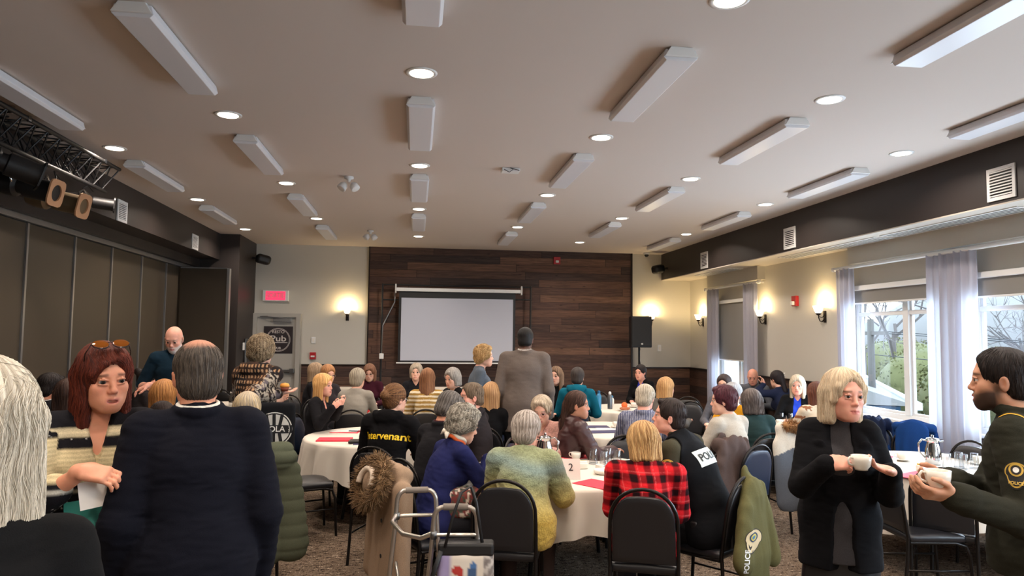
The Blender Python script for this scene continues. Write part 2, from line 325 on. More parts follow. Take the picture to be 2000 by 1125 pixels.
def person(label, head, face, sit=True, male=False, lean=8, side=0, twist=0, hy=0, hp=0, hr=0, arms=('lap', 'lap'), g=1., fat=0.,
           skin='light', hair=('bob', .10, .014), hair_c=(120, 90, 60), hair_c2=None, curl=0, top=None, outer=None, bottom=(30, 30, 34), skirt=None, glasses=None,
           group=None, step=None, beard=None, beard_c=(60, 50, 45), mouth=0., brow=None, s=None, seat=.47, lips=(176, 92, 88), extras=None, eye_c=(70, 50, 35), sw=None, legs=None, shoe=(25, 24, 26), thin=0, neck_up=0., hairwave=0, tlr=(.76, 1.32)):
    Ht = at_depth(*head); dist = head[2]; face = face+math.degrees(math.atan2(Ht[0], Ht[1]))     # face is given relative to the line of sight
    st = step or min(.0105, max(.0034, dist*.0011)); coarse = max(st*1.7, .0075)
    s = s or (1.0 if male else .95)
    Z = V(0, 0, 1); sw = (sw or (.172 if male else .150))*(1+.45*(g-1))
    def build(s, tl):
        Pz = seat+.085 if sit else .935*s
        P = V(0, 0, Pz); R0 = rotm(-lean*.45, side*.5, 0); R1 = rotm(-lean, side, -twist)
        A0 = R0.T.copy(); A1 = (R1).T.copy()      # rows = local axes
        W = P+A0[2]*.17*tl*s; N = W+A1[2]*.320*tl*s-A1[1]*.012
        fwd = rotm(0, 0, -(hy+twist)) @ rotm(-(lean*.35+hp), hr, 0); AH = fwd.T.copy()
        nd = unit(A1[2]*.5+Z*.7+AH[1]*.30); Hc = N+nd*(.104*min(s, 1.02)+neck_up)+AH[1]*.016+Z*.012
        return P, W, N, A0, A1, AH, Hc, Hc+Z*.127
    if sit:
        z0 = build(s, .9)[7][2]; z1 = build(s, 1.)[7][2]; tl = float(np.clip(.9+(Ht[2]-z0)/(z1-z0)*.1, *tlr))
    else:
        tl = 1.; s = 1.
        for _ in range(6): s *= Ht[2]/build(s, 1.)[7][2]
    P, W, N, A0, A1, AH, Hc, top_ = build(s, tl)
    X1, F1, U1 = A1; tt = tl*s
    root = bpy.data.objects.new('person', None); COL.objects.link(root); root.empty_display_size = .2
    rz = -math.radians(face); c_, s_ = math.cos(rz), math.sin(rz)
    root.location = (Ht[0]-(c_*top_[0]-s_*top_[1]), Ht[1]-(s_*top_[0]+c_*top_[1]), 0); root.rotation_euler = (0, 0, rz)
    root['label'] = label; root['category'] = 'person'
    if group: root['group'] = group
    loc = V(*root.location)
    def w2l(p): p = np.array(p, float)-loc; return V(c_*p[0]+s_*p[1], -s_*p[0]+c_*p[1], p[2])
    # --- joints
    J = {}
    for sx, nm in ((-1, 'L'), (1, 'R')):
        Hj = P+V(sx*.092*s*(.6+.4*g), 0, -.01)
        if sit:
            ky = .42*s; kn = V(sx*.13, ky, Pz_k(P[2], seat)); an = V(sx*.13, ky-.02+(.0 if legs is None else legs), .085)
        else: kn = Hj+V(sx*.012, .015, -.43*s); an = V(sx*.105*s+sx*.01, -.01, .085*s)
        J['leg'+nm] = (Hj, kn, an)
        S = W+U1*.250*tt+X1*sx*sw; a = arms[0 if sx < 0 else 1]; a = dict(a) if isinstance(a, dict) else dict(t=a)
        t = a['t']; n = V(0, 0, -1); pole = a.get('pole', V(sx*.55, -.35, -.75))
        if isinstance(t, str):
            if t == 'down': T = S+V(sx*.055, .035, -.51*s); n = V(-sx, 0, 0); pole = V(sx*.3, -1, 0)
            elif t == 'lap': T = V(sx*.08, .27, P[2]+.10)
            elif t == 'table': T = V(sx*.13, W[1]+.36, .805)
            elif t == 'tablein': T = V(sx*.05, W[1]+.33, .80)
            elif t == 'fold': T = W+A1[1]*.22+U1*.06-X1*sx*.06; n = -A1[1]
            elif t == 'chin': T = Hc+V(sx*.03, .08, -.20); n = V(0, -1, 0); pole = V(sx*.6, .2, -1)
            elif t == 'back': T = S+V(sx*.03, -.02, -.48*s)
        else: T = w2l(t) if a.get('world') else V(*t)
        if a.get('world'):
            for k_ in ('f', 'n', 'pole'):
                if k_ in a: d_ = a[k_]; a[k_] = (c_*d_[0]+s_*d_[1], -s_*d_[0]+c_*d_[1], d_[2])
            pole = a.get('pole', pole)
        E, T = ik(S, T, .285*s, .252*s, np.array(pole, float))
        n = np.array(a.get('n', n), float); f = np.array(a.get('f', T-E), float); J['arm'+nm] = (S, E, T, f, n, a)
    # --- skin
    def torso(e, gg):
        q = [EL(P+A0[2]*.01, (.165*s*gg+e, .118*s*gg+e, .125*s+e), A0, .05), EL(P+A0[2]*.14*tt+A0[1]*(.005+.5*fat), (.140*s*gg+e, (.100+.6*fat)*s*gg+e, .13*s+e), A0, .06),
             EL(W+U1*.13*tt, ((.150 if male else .132)*s*gg+e, .104*s*gg+e, .155*tt+e*.5), A1, .06),
             RC(W+U1*.240*tt-X1*(sw-.030), W+U1*.240*tt+X1*(sw-.030), .048*s+e*.8, .048*s+e*.8, .045),
             RC(N-U1*.035, W+U1*.262*tt-X1*(sw-.03), .044+e*.7, .030+e*.7, .04), RC(N-U1*.035, W+U1*.262*tt+X1*(sw-.03), .044+e*.7, .030+e*.7, .04)]
        if not male: q += [EL(W+U1*.135*tt+A1[1]*(.085+.3*fat)+X1*sx*.068, (.062+e, .055+e, .062+e), A1, .04) for sx in (-1, 1)]
        if fat > .04: q += [EL(P+A0[2]*.07*tt, (.175*s*gg+e, (.12+.5*fat)*s+e, .12*s), A0, .06)]
        return q
    sk = torso(-.004, g)+[RC(N-U1*.03, Hc+AH[1]*-.012-AH[2]*.06, .058 if male else .050, .054 if male else .046, .035)]
    sk += xform(head_prims(male, 40, mouth), AH, Hc)
    for nm in 'LR':
        S, E, T, f, n, a = J['arm'+nm]; m = (1. if male else .88)*(.7+.3*g)
        sk += [RC(S, E, .048*m, .038*m, .04), RC(E, E+(T-E)*.3, .038*m, .040*m, .02), RC(E+(T-E)*.3, T, .040*m, .0255*m, .02)]
        sk += hand_prims(T, f, n, nm == 'R', a.get('curl', (22, 25, 20)), a.get('spread', 0.), a.get('thumb', .3), 1. if male else .9)
        Hj, kn, an = J['leg'+nm]; m = .75+.25*g
        sk += [RC(Hj, kn, .082*m, .054*m, .04), RC(kn, kn+(an-kn)*.3, .052*m, .054*m, .03), RC(kn+(an-kn)*.3, an, .054*m, .036, .03), RC(an, an+V(0, .12, -.035), .036, .028, .02), EL(an+V(0, .15, -.045), (.042, .06, .025), k=.02)]
    fine = [(Hc-V(.11, .11, .13), Hc+V(.11, .125, .135), st)]
    if dist < 7:
        for nm in 'LR': T = J['arm'+nm][2]; f = unit(J['arm'+nm][3]); c0 = T+f*.08; fine.append((c0-.105, c0+.105, max(st, .0042)))
    vs, fs = implicit(sk, coarse*1.15, fine)
    Q = (vs-Hc)@AH.T; sc = SKIN[skin] if isinstance(skin, str) else skin; bc = brow or tuple(np.array(hair_c)*.6)
    body = mesh_obj('body', vs, fs, M['skin'], root, skin_colors(Q, sc, lips, bc, beard, beard_c))
    for sx in (-1, 1):
        u_, v_, r_ = 10, 8, .0122; ec = Hc+AH.T@V(sx*.031, .0775, .0035); ev = []; ecol = []
        for i in range(v_+1):
            th = math.pi*i/v_
            for j in range(u_):
                ph = 2*math.pi*j/u_; d = V(math.sin(th)*math.cos(ph), math.cos(th), math.sin(th)*math.sin(ph)); ev.append(ec+AH.T@(d*r_))
                ecol.append(lin((18, 14, 12)) if i <= 1 else (lin(eye_c) if i == 2 else lin((222, 212, 205))))
        ef = [(i*u_+j, i*u_+(j+1) % u_, (i+1)*u_+(j+1) % u_, (i+1)*u_+j) for i in range(v_) for j in range(u_)]
        mesh_obj('eye', ev, ef, M['eye'], root, ecol)
    # --- hair
    if hair[0] != 'bald':
        hp_ = hair_prims(*hair)
        hc, hc2 = lin(hair_c), lin(hair_c2 if hair_c2 is not None else tuple(np.array(hair_c)*.72))
        def hpost(Pp):
            q = (Pp-Hc)@AH.T; th = np.arctan2(q[:, 0], -q[:, 1]-.02+.0*q[:, 2])
            if curl: return curl*(wob(q, 9, 3)*.6+wob(q, 17, 5)*.4)
            a = .0007 if hair[0] in ('short', 'crop', 'ring', 'back') else .0013
            return (-.004*0)+a*np.sin(th*31+3.5*wob(q, 6, 2))+.6*a*np.sin(th*67+4*wob(q, 9, 4))+(.0015+.9*a*hairwave+(.0018 if a > .001 else 0))*wob(q, 4+hairwave, 8)
        hs, hf = implicit(xform(hp_, AH, Hc), max(st*.95, .0036), (), hpost, pad=.004)
        if hair[1] > .17: pass
        q = (hs-Hc)@AH.T; th = np.arctan2(q[:, 0], -q[:, 1]-.02)
        m = np.clip(.5+.5*np.sin(th*26+3*wob(q, 5, 11)+q[:, 2]*10)*.8+.45*wob(q, 6, 6, (1, 1, .3)), 0, 1)[:, None]
        hcol = hc*(1-m)+hc2*m
        if thin: k_ = thin*np.exp(-((q[:, 0]/.058)**4))*np.clip((q[:, 2]-.055+.35*q[:, 1])/.035, 0, 1); hcol = hcol*(1-k_[:, None])+lin(sc)*k_[:, None]
        mesh_obj('hair', hs, hf, M['hair'], root, hcol, attr=np.stack([th, q[:, 2], np.hypot(q[:, 0], q[:, 1])], 1))
        if dist < 7.2 and hair[0] not in ('ring',) or dist < 3 or (curl and dist < 9): strands(root, hs, hf, Hc, AH, hair, hc, hc2, curl, dist, hairwave)
    # --- garments
    def restcol(vs, fn, base):
        r = (vs-W)@A1.T; arm = np.full(len(vs), -1.)
        for nm in 'LR':
            S, E, T = J['arm'+nm][:3]
            for a, b, o in ((S, E, 0.), (E, T, 1.)):
                ab = b-a; t = np.clip(((vs-a)@ab)/(ab@ab), -.1, 1.1); d = np.linalg.norm(vs-a-t[:, None]*ab, axis=1)
                m = (d < .095) & (np.abs(r[:, 0]) > (sw-.03 if o == 0 else -1)) & ((o == 1) | (t > .12))
                if o == 1: m &= t > 0
                arm[m] = o+t[m]
        return np.clip(fn(r, arm, vs), 0, 1) if fn else np.tile(lin(base), (len(vs), 1))
    def garment(name, o, e, seed):
        if seed == -1: o = dict(o, hem=.06 if sit else max(.05, outer.get('hem', .1)-.03))
        gg = g; q = torso(e, gg); hem = o.get('hem', .10)
        if not sit or hem > .2:
            q.append(RC(P+V(0, 0, 0), P-V(0, -.005, hem), .165*s*gg+e, .17*s*gg+e+o.get('flare', 0), .05, sq=(V(0, 1, 0), 1.38)))
        elif sit: q.append(RC(P-V(.08, 0, .02), P+V(.08, 0, -.02), .105+e, .105+e, .05))
        sl = o.get('sleeve', 1.)
        for nm in 'LR':
            if sl == 0: continue
            S, E, T = J['arm'+nm][:3]; m = (1. if male else .9)*(.7+.3*g); lo = o.get('loose', .0)
            end = S+(E-S)*min(1, sl*2) if sl <= .5 else E
            q += [RC(S, end, .049*m+e*.8+lo*.5, (.042*m if sl > .5 else .048*m)+e*.8+lo, .032)]
            if sl > .5:
                w = E+(T-E)*((sl-.5)*2)*.93; q += [RC(E, w, .041*m+e*.8+lo, .030*m+e*.8+lo*.8, .02)]
                if o.get('cuff'): d = unit(T-E); q += [RC(w-d*.035, w-d*.002, .034*m+e+lo*.8, .034*m+e+lo*.8, .004)]
        nk = o.get('neck', 'crew')
        if nk == 'turtle': q += [RC(N-U1*.04, N+unit(Hc-N)*.035, .064+e*.3, .060+e*.3, .015)]
        if nk in ('collar', 'stand', 'blazer', 'hood'):
            hgt = {'collar': .018, 'stand': .035, 'blazer': .026, 'hood': .03}[nk]; rr = .064 if male else .058; inn = seed == -1
            if inn: rr -= .010; hgt = .036
            up = unit(Hc-N); B = frame(unit(up*1.0-A1[1]*.55), X1); pts = []
            for i in range(15):
                a = math.radians(-150+300*i/14); pts.append(N-U1*.018+B[0]*math.sin(a)*(rr+.012)-B[1]*math.cos(a)*(rr+.008)+up*hgt*.5-A1[1]*.004)
            for i in range(14): q.append(RC(pts[i], pts[i+1], .011+.3*hgt, .011+.3*hgt, .008, sq=(unit(pts[i]-N), 2.3 if inn else 1.7)))
        if nk == 'hood': q += [EL(N-F1*.075-U1*.045, (.115, .05, .065), A1, .03), RC(N-F1*.06-X1*.10-U1*.02, N+F1*.03-X1*.075-U1*.01, .032, .024, .02), RC(N-F1*.06+X1*.10-U1*.02, N+F1*.03+X1*.075-U1*.01, .032, .024, .02)]
        if nk in ('crew', 'v', 'scoop'): q += [EL(N+U1*.03+F1*.008, (.066, .070, .055), A1, .008, 's')]
        if nk == 'v': q += [RC(N+F1*.07-U1*.0, W+U1*o.get('vd', .20)*tt+F1*.125, .050, .008, .008, 's')]
        if nk == 'scoop': q += [EL(N+F1*.09-U1*.05, (.075, .06, .07), A1, .01, 's')]
        if o.get('open'):      # open front: a long wedge widening downwards
            w0, w1 = o['open']; fr = F1*(.158+fat*.7)
            q += [RC(N+F1*.075-U1*.02, W+U1*.10*tt+fr*.95, .045, w0, .006, 's'), RC(W+U1*.10*tt+fr, P+A0[1]*(.165+fat)-V(0, 0, hem+.05), w0, w1, .006, 's')]
            for sx in (-1, 1):
                if o.get('lapel'):
                    a = N+X1*sx*.060+F1*.045-U1*.02; b = W+U1*.12*tt+X1*sx*(w0+.012)+F1*(.132+fat*.5); m_ = (a+b)/2+X1*sx*.040+F1*.022
                    q += [RC(a, m_, .018, .030, .008, sq=(unit(F1+X1*sx*.3), 3.0)), RC(m_, b, .030, .009, .008, sq=(unit(F1+X1*sx*.3), 3.0))]
        q.append(HS(P-V(0, 0, hem if not sit else min(hem, .085)), (0, 0, -1), .01, *(None, None)))
        q += o.get('extra', lambda L: [])(locals_())
        amp = .0008 if seed == -1 else o.get('fold', .0045)
        def post(Pp):
            w = wob(Pp, 5, seed, (1, 1, 1.6)); r = 1-np.abs(wob(Pp, 8, seed+3, (.8, .8, 2.2))); return amp*w*.7-amp*.8*(r-.5)
        return implicit(q, o.get('step', max(st*1.25, .0058)), (), post, pad=.006)
    def locals_(): return dict(P=P, W=W, N=N, A0=A0, A1=A1, AH=AH, Hc=Hc, J=J, s=s, tt=tt, sw=sw, g=g, fat=fat)
    parts = {}
    for i, o in enumerate([top, outer]):
        if not o: continue
        vs, fs = garment(o['name'], o, o.get('e', .010 if i == 0 else .020), -1 if (i == 0 and outer) else hash_(label)+i)
        parts[o['name']] = (vs, fs, mesh_obj(o['name'], vs, fs, M[o.get('mat', 'cloth')], root, restcol(vs, o.get('fn'), o.get('c', (60, 60, 60)))))
    # --- trousers or skirt, shoes
    q = [EL(P+A0[2]*.01, (.160*s*g, .114*s*g, .110*s), A0, .05)]
    if skirt:
        for nm in 'LR':
            Hj, kn, an = J['leg'+nm]; q += [RC(Hj, kn, .070*g, .075*g, .07)]
        q += [RC(P, P-V(0, -.01, .46*s), .145*s*g, .165*s*g, .06, sq=(V(0, 1, 0), 1.5)), HS(P-V(0, 0, .52*s), (0, 0, -1))]
    else:
        for nm in 'LR':
            Hj, kn, an = J['leg'+nm]; m = .75+.25*g; q += [RC(Hj, kn, .094*m, .068*m, .05), RC(kn, an+V(0, 0, .0), .068*m, .056, .03)]
            q.append(HS(an-V(0, 0, .02), (0, 0, -1), .004, an-V(.1, .1, .1), an+V(.1, .1, .02)))
    vs, fs = implicit(q, max(st*1.5, .009), (), lambda Pp: .004*wob(Pp, 7, 3))
    mesh_obj('skirt' if skirt else 'trousers', vs, fs, M['leather' if skirt == 'leather' else 'cloth'], root, np.tile(lin(bottom), (len(vs), 1)))
    for nm in 'LR':
        an = J['leg'+nm][2]; b = V(an[0], an[1], 0)
        vs, fs = implicit([RC(b+V(0, -.03, .048), b+V(0, .08, .055), .046, .044, .02), EL(b+V(0, .145, .040), (.052, .085, .042), k=.03), RC(b+V(0, -.005, .05), b+V(0, 0, .11), .048, .046, .02), HS(b+V(0, 0, .004), (0, 0, -1), .002)], .012)
        mesh_obj('shoe', vs, fs, M['leather'], root, np.tile(lin(shoe), (len(vs), 1)))
    if glasses is not None:
        gv, gf = [], []
        def tube(pts, r, closed=False):
            tube_into(gv, gf, [Hc+AH.T@V(*p) for p in pts], r, 5, closed)
        for sx in (-1, 1):
            tube([(sx*.032+.0225*math.cos(a), .103-.10*(abs(.0225*math.cos(a)+.01*sx))**1.4, .002+.0185*math.sin(a)) for a in np.linspace(0, 2*math.pi, 15)[:-1]], .0014, True)
            tube([(sx*.055, .098, .006), (sx*.072, .06, .005), (sx*.079, .0, .003), (sx*.079, -.012, -.008)], .0014)
        tube([(-.010, .104, .004), (0, .106, .007), (.010, .104, .004)], .0014)
        mesh_obj('glasses', gv, gf, M['gloss'], root, np.tile(lin(glasses), (len(gv), 1)))
    info = locals_(); info.update(face=face, root=root, parts=parts, body=body, w2l=w2l)
    if extras: extras(info)
    return info
def Pz_k(pz, seat): return seat+.055
def hash_(t): return sum(ord(c)*(i+1) for i, c in enumerate(t)) % 997
def tube_into(gv, gf, pts, r, n=6, closed=False, caps=True):
    """r may be a number or a list"""
    base = len(gv); m = len(pts); pts = [np.array(p, float) for p in pts]; up = None
    for i, p in enumerate(pts):
        a = pts[(i+1) % m] if closed or i < m-1 else pts[i]; b = pts[i-1] if closed or i > 0 else pts[i]
        t = unit(a-b)
        if up is None: up = unit(np.cross(t, V(.31, .17, .93) if abs(t[2]) < .9 else V(1, 0, 0)))
        up = unit(up-t*up.dot(t)); bi = np.cross(t, up); rr = r[i] if hasattr(r, '__len__') else r
        for j in range(n): an = 2*math.pi*j/n; gv.append(p+(up*math.cos(an)+bi*math.sin(an))*rr)
    for i in range(m if closed else m-1):
        for j in range(n): gf.append((base+i*n+j, base+((i+1) % m)*n+j, base+((i+1) % m)*n+(j+1) % n, base+i*n+(j+1) % n))
    if caps and not closed: gf.append(tuple(base+j for j in range(n))); gf.append(tuple(base+(m-1)*n+j for j in reversed(range(n))))

def strands(root, hs, hf, Hc, AH, hair, hc, hc2, curl, dist, wave, n=None, step=None, count=None, r0=None):
    """fine tapered locks that follow the surface of the hair away from the crown"""
    rnd = np.random.RandomState(int(abs(Hc[0]*1e4)) % 9999+len(hs) % 97); st = hair[0]
    bv = BVHTree.FromPolygons([tuple(v) for v in hs], [tuple(int(i) for i in q) for q in hf])
    n = n or int(4200 if dist < 2 else 1700 if dist < 4 else 500); short = st in ('short', 'crop', 'ring', 'fringe')
    r0 = r0 or (.0008 if dist < 2 else .0010 if dist < 4 else .0016); cnt = count or (4 if short else (7 if curl else 14 if dist < 2 else 9)); sl = step or (.007 if short else .014)
    crown = V(0, -.045, .13) if st != 'back' else V(0, .09, .10); gv, gf, gc = [], [], []
    ids = rnd.choice(len(hs), n)
    for i in ids:
        p = hs[i].copy(); q = (p-Hc)@AH.T
        if np.linalg.norm(q-crown) < .055 and not curl: continue
        pts = [p]; jit = rnd.randn(3)*.25; ph = rnd.rand()*6.28; ok = True
        for k in range(cnt):
            q = (p-Hc)@AH.T
            if st == 'back': d = V(0, -.12, hair[1] if hair[1] < .13 else -hair[1])-q
            else: d = (q-crown)/.08; d = d*.5+V(0, 0, -1.1)*min(1, max(0, (.13-q[2])/.10))
            if curl: d = d*.3+V(math.sin(ph+k*1.1), math.cos(ph*1.7+k*.9), math.sin(ph*2.3+k*1.3))*1.1
            if wave: d = d+.35*wave*V(math.sin(ph*.2+q[2]*55), math.cos(ph*.3+q[2]*48), 0)
            d = AH.T@(unit(d)+jit*.3); h, nn, _, dd = bv.find_nearest(Vector(p))
            if h is None: break
            nn = np.array(nn); d = unit(d-nn*nn.dot(d)*.9); p = p+d*sl
            h, nn, _, dd = bv.find_nearest(Vector(p))
            if dd > .010 and k > 0: break
            p = np.array(h)+np.array(nn)*(.0004+.0012*rnd.rand()+(.0025 if curl else 0))
            pts.append(p)
        m = len(pts)
        if m < 3: continue
        rr = [r0*(.5+.7*math.sin(math.pi*min(.98, (j+.6)/m))) for j in range(m)]; b = len(gv)
        tube_into(gv, gf, pts, rr, 3, False, False)
        t = rnd.rand()**1.3; c = (hc*(1-t)+hc2*t)*(.8+.4*rnd.rand()); gc += [c]*(len(gv)-b)
    o = mesh_obj('hair_strands', gv, gf, M['strand'], root, np.clip(np.array(gc), 0, 1)); o['kind'] = 'stuff'; return o
# ---------------------------------------------------------------- mesh builder
class MB:
    def __init__(s): s.v = []; s.f = []
    def add(s, v, f): b = len(s.v); s.v += [tuple(map(float, p)) for p in v]; s.f += [tuple(i+b for i in q) for q in f]; return s
    def box(s, x0, x1, y0, y1, z0, z1, R=None, c=(0, 0, 0)):
        p = [V(x, y, z) for x in (x0, x1) for y in (y0, y1) for z in (z0, z1)]
        if R is not None: p = [R@q for q in p]
        p = [q+np.array(c, float) for q in p]
        return s.add(p, [(0, 1, 3, 2), (4, 6, 7, 5), (0, 4, 5, 1), (2, 3, 7, 6), (0, 2, 6, 4), (1, 5, 7, 3)])
    def tube(s, pts, r, n=8, closed=False):
        v, f = [], []; tube_into(v, f, pts, r, n, closed); return s.add(v, f)
    def lathe(s, prof, c=(0, 0, 0), n=24, ax=None, cap=True):
        """prof: list of (radius, height); ax: 3x3 rows local frame"""
        A = np.eye(3) if ax is None else np.array(ax); c = np.array(c, float); v = []; m = len(prof)
        for r, h in prof:
            for j in range(n): t = 2*math.pi*j/n; v.append(c+A.T@V(r*math.cos(t), r*math.sin(t), h))
        f = [(i*n+j, i*n+(j+1) % n, (i+1)*n+(j+1) % n, (i+1)*n+j) for i in range(m-1) for j in range(n)]
        if cap:
            if prof[0][0] > 1e-4: f.append(tuple(reversed(range(n))))
            if prof[-1][0] > 1e-4: f.append(tuple((m-1)*n+j for j in range(n)))
        return s.add(v, f)
    def prism(s, pts, h, A=np.eye(3), c=(0, 0, 0)):
        """2D outline (x, y) extruded along local z by h"""
        n = len(pts); A = np.array(A); c = np.array(c, float)
        v = [c+A.T@V(x, y, z) for z in (0, h) for x, y in pts]
        return s.add(v, [tuple(reversed(range(n))), tuple(range(n, 2*n))]+[(i, (i+1) % n, (i+1) % n+n, i+n) for i in range(n)])
    def build(s, name, m, parent=None, smooth=False, bevel=0, kind=None, auto=None):
        o = mesh_obj(name, s.v, s.f, M[m] if isinstance(m, str) else m, parent, None, smooth)
        if bevel:
            b = o.modifiers.new('bevel', 'BEVEL'); b.width = bevel; b.segments = 2; b.limit_method = 'ANGLE'; b.angle_limit = .7
        if smooth and auto:
            bm = bmesh.new(); bm.from_mesh(o.data)
            for e_ in bm.edges:
                if len(e_.link_faces) == 2 and e_.calc_face_angle(0) > auto: e_.smooth = False
            bm.to_mesh(o.data); bm.free()
        if kind: o['kind'] = kind
        return o
def S(name, mb, m, parent=None, **k): o = mb.build(name, m, parent, **k); o['kind'] = 'structure'; return o
def tag(o, label, cat, group=None):
    o['label'] = label; o['category'] = cat
    if group: o['group'] = group
    return o
def empty(name, loc, label, cat, group=None, rz=0):
    o = bpy.data.objects.new(name, None); COL.objects.link(o); o.location = loc; o.rotation_euler = (0, 0, rz); o.empty_display_size = .1
    return tag(o, label, cat, group)
def text(name, body, size, m, parent, loc, R, extrude=.001, align='CENTER', bold=0, sx=1.):
    c = bpy.data.curves.new(name, 'FONT'); c.body = body; c.size = size; c.extrude = extrude; c.align_x = align; c.align_y = 'CENTER'; c.offset = bold
    t = bpy.data.objects.new(name, c); COL.objects.link(t); dg = bpy.context.evaluated_depsgraph_get(); dg.update()
    me = bpy.data.meshes.new_from_object(t.evaluated_get(dg)); bpy.data.objects.remove(t)
    o = bpy.data.objects.new(name, me); COL.objects.link(o); me.materials.clear(); me.materials.append(M[m] if isinstance(m, str) else m)
    A = Matrix([[*r] for r in np.array(R, float).T]); me.transform(Matrix.Translation(Vector(loc)) @ A.to_4x4() @ Matrix.Diagonal((sx, 1, 1, 1)))
    o.parent = parent; return o
# ---------------------------------------------------------------- surface materials
m = mat('ceiling', (206, 196, 188), .9, spec=.1); nt, ns, lk, b = nodes(m); bump(nt, noise(nt, 90, 2).outputs['Fac'], .08, .002)
m = mat('wall_paint', (196, 192, 182), .85, spec=.15); nt, ns, lk, b = nodes(m); bump(nt, noise(nt, 120, 2).outputs['Fac'], .08, .002)
m = mat('dark_paint', (47, 41, 39), .45, spec=.35); nt, ns, lk, b = nodes(m); bump(nt, noise(nt, 120, 2).outputs['Fac'], .08, .002)
m = mat('soffit_under', (190, 182, 170), .5, spec=.3)
m = mat('panel_vinyl', (60, 51, 40), .5, spec=.4); nt, ns, lk, b = nodes(m); bump(nt, noise(nt, 160, 2).outputs['Fac'], .25, .002)
mat('alu', (150, 150, 150), .35, .8); mat('white_metal', (226, 226, 224), .45); mat('black_metal', (20, 19, 20), .5, .0); mat('black_plastic', (20, 20, 21), .5)
mat('bronze', (40, 30, 25), .35, .6); mat('chrome', (215, 215, 215), .08, 1.); mat('chair_vinyl', (24, 24, 28), .38); mat('navy_vinyl', (28, 42, 66), .35); mat('chair_frame', (36, 33, 32), .32, .7)
mat('porcelain', (232, 226, 214), .18); mat('white_paper', (236, 232, 226), .8); mat('red_paper', (226, 42, 66), .7); mat('navy_paper', (52, 48, 84), .7); mat('black_leather', (26, 24, 25), .4)
mat('screen_white', (184, 188, 200), .9, spec=.05); mat('alarm_red', (170, 28, 34), .4); mat('door_grey', (168, 164, 156), .5); mat('steel', (120, 122, 124), .3, .9)
m = mat('curtain', (186, 184, 196), .9, spec=.1, Transmission_Weight=.0); nt, ns, lk, b = nodes(m)
tr = ns.new('ShaderNodeBsdfTranslucent'); tr.inputs[0].default_value = (.50, .54, .62, 1); mx = ns.new('ShaderNodeMixShader'); mx.inputs[0].default_value = .3
out = [n for n in ns if n.type == 'OUTPUT_MATERIAL'][0]; lk.new(b.outputs[0], mx.inputs[1]); lk.new(tr.outputs[0], mx.inputs[2]); lk.new(mx.outputs[0], out.inputs[0])
m = mat('blind', (150, 146, 140), .9, spec=.1); nt, ns, lk, b = nodes(m)
tr = ns.new('ShaderNodeBsdfTranslucent'); tr.inputs[0].default_value = (.30, .30, .30, 1); mx = ns.new('ShaderNodeMixShader'); mx.inputs[0].default_value = .25
out = [n for n in ns if n.type == 'OUTPUT_MATERIAL'][0]; lk.new(b.outputs[0], mx.inputs[1]); lk.new(tr.outputs[0], mx.inputs[2]); lk.new(mx.outputs[0], out.inputs[0])
def glassy(name, tint=(1, 1, 1), mixf=.92, rough=.02):
    m = bpy.data.materials.new(name); m.use_nodes = True; ns = m.node_tree.nodes; lk = m.node_tree.links; ns.remove(ns['Principled BSDF'])
    t = ns.new('ShaderNodeBsdfTransparent'); t.inputs[0].default_value = (*tint, 1); g = ns.new('ShaderNodeBsdfGlossy'); g.inputs['Roughness'].default_value = rough
    fr = ns.new('ShaderNodeFresnel'); fr.inputs[0].default_value = 1.45; k = ns.new('ShaderNodeMath'); k.operation = 'MULTIPLY_ADD'; k.inputs[1].default_value = 1.0; k.inputs[2].default_value = 1-mixf
    k.use_clamp = True; ge = ns.new('ShaderNodeNewGeometry'); iv = ns.new('ShaderNodeMath'); iv.operation = 'SUBTRACT'; iv.inputs[0].default_value = 1; lk.new(ge.outputs['Backfacing'], iv.inputs[1]); mu = ns.new('ShaderNodeMath'); mu.operation = 'MULTIPLY'; lk.new(fr.outputs[0], mu.inputs[0]); lk.new(iv.outputs[0], mu.inputs[1]); lk.new(mu.outputs[0], k.inputs[0]); mx = ns.new('ShaderNodeMixShader'); lk.new(k.outputs[0], mx.inputs[0]); lk.new(t.outputs[0], mx.inputs[1]); lk.new(g.outputs[0], mx.inputs[2])
    lk.new(mx.outputs[0], ns['Material Output'].inputs[0]); M[name] = m; return m
glassy('window_glass', (.93, .97, 1.), 1.); glassy('drink_glass', (.93, .94, .95), .90, .03)
def emit(name, c, st):
    m = bpy.data.materials.new(name); m.use_nodes = True; b = m.node_tree.nodes['Principled BSDF']; b.inputs['Base Color'].default_value = (0, 0, 0, 1)
    b.inputs['Emission Color'].default_value = (*c, 1); b.inputs['Emission Strength'].default_value = st; M[name] = m; return m
emit('lamp_disc', (1., .84, .66), 9); emit('sconce_glow', (1., .80, .50), 4.5); emit('exit_red', (1., .04, .12), 1.6)
# carpet: mottled browns and greys
m = mat('carpet', (110, 96, 84), .95, spec=.1); nt, ns, lk, b = nodes(m)
n1 = noise(nt, 17, 3, .6, sc=(1, 2.0, 1)); n2 = noise(nt, 42, 2, .6, sc=(2, 1, 1)); cr = ns.new('ShaderNodeValToRGB'); els = cr.color_ramp.elements
els[0].position = .36; els[0].color = rgb((30, 23, 20)); els[1].position = .64; els[1].color = rgb((184, 164, 142))
for p_, c_ in ((.44, (66, 53, 44)), (.50, (126, 108, 90)), (.56, (84, 72, 64))): e_ = els.new(p_); e_.color = rgb(c_)
mm = ns.new('ShaderNodeMix'); mm.data_type = 'FLOAT'; mm.inputs[0].default_value = .45; lk.new(n1.outputs['Fac'], mm.inputs[2]); lk.new(n2.outputs['Fac'], mm.inputs[3])
lk.new(mm.outputs[0], cr.inputs[0]); lk.new(cr.outputs[0], b.inputs['Base Color']); bump(nt, n2.outputs['Fac'], .5, .008)
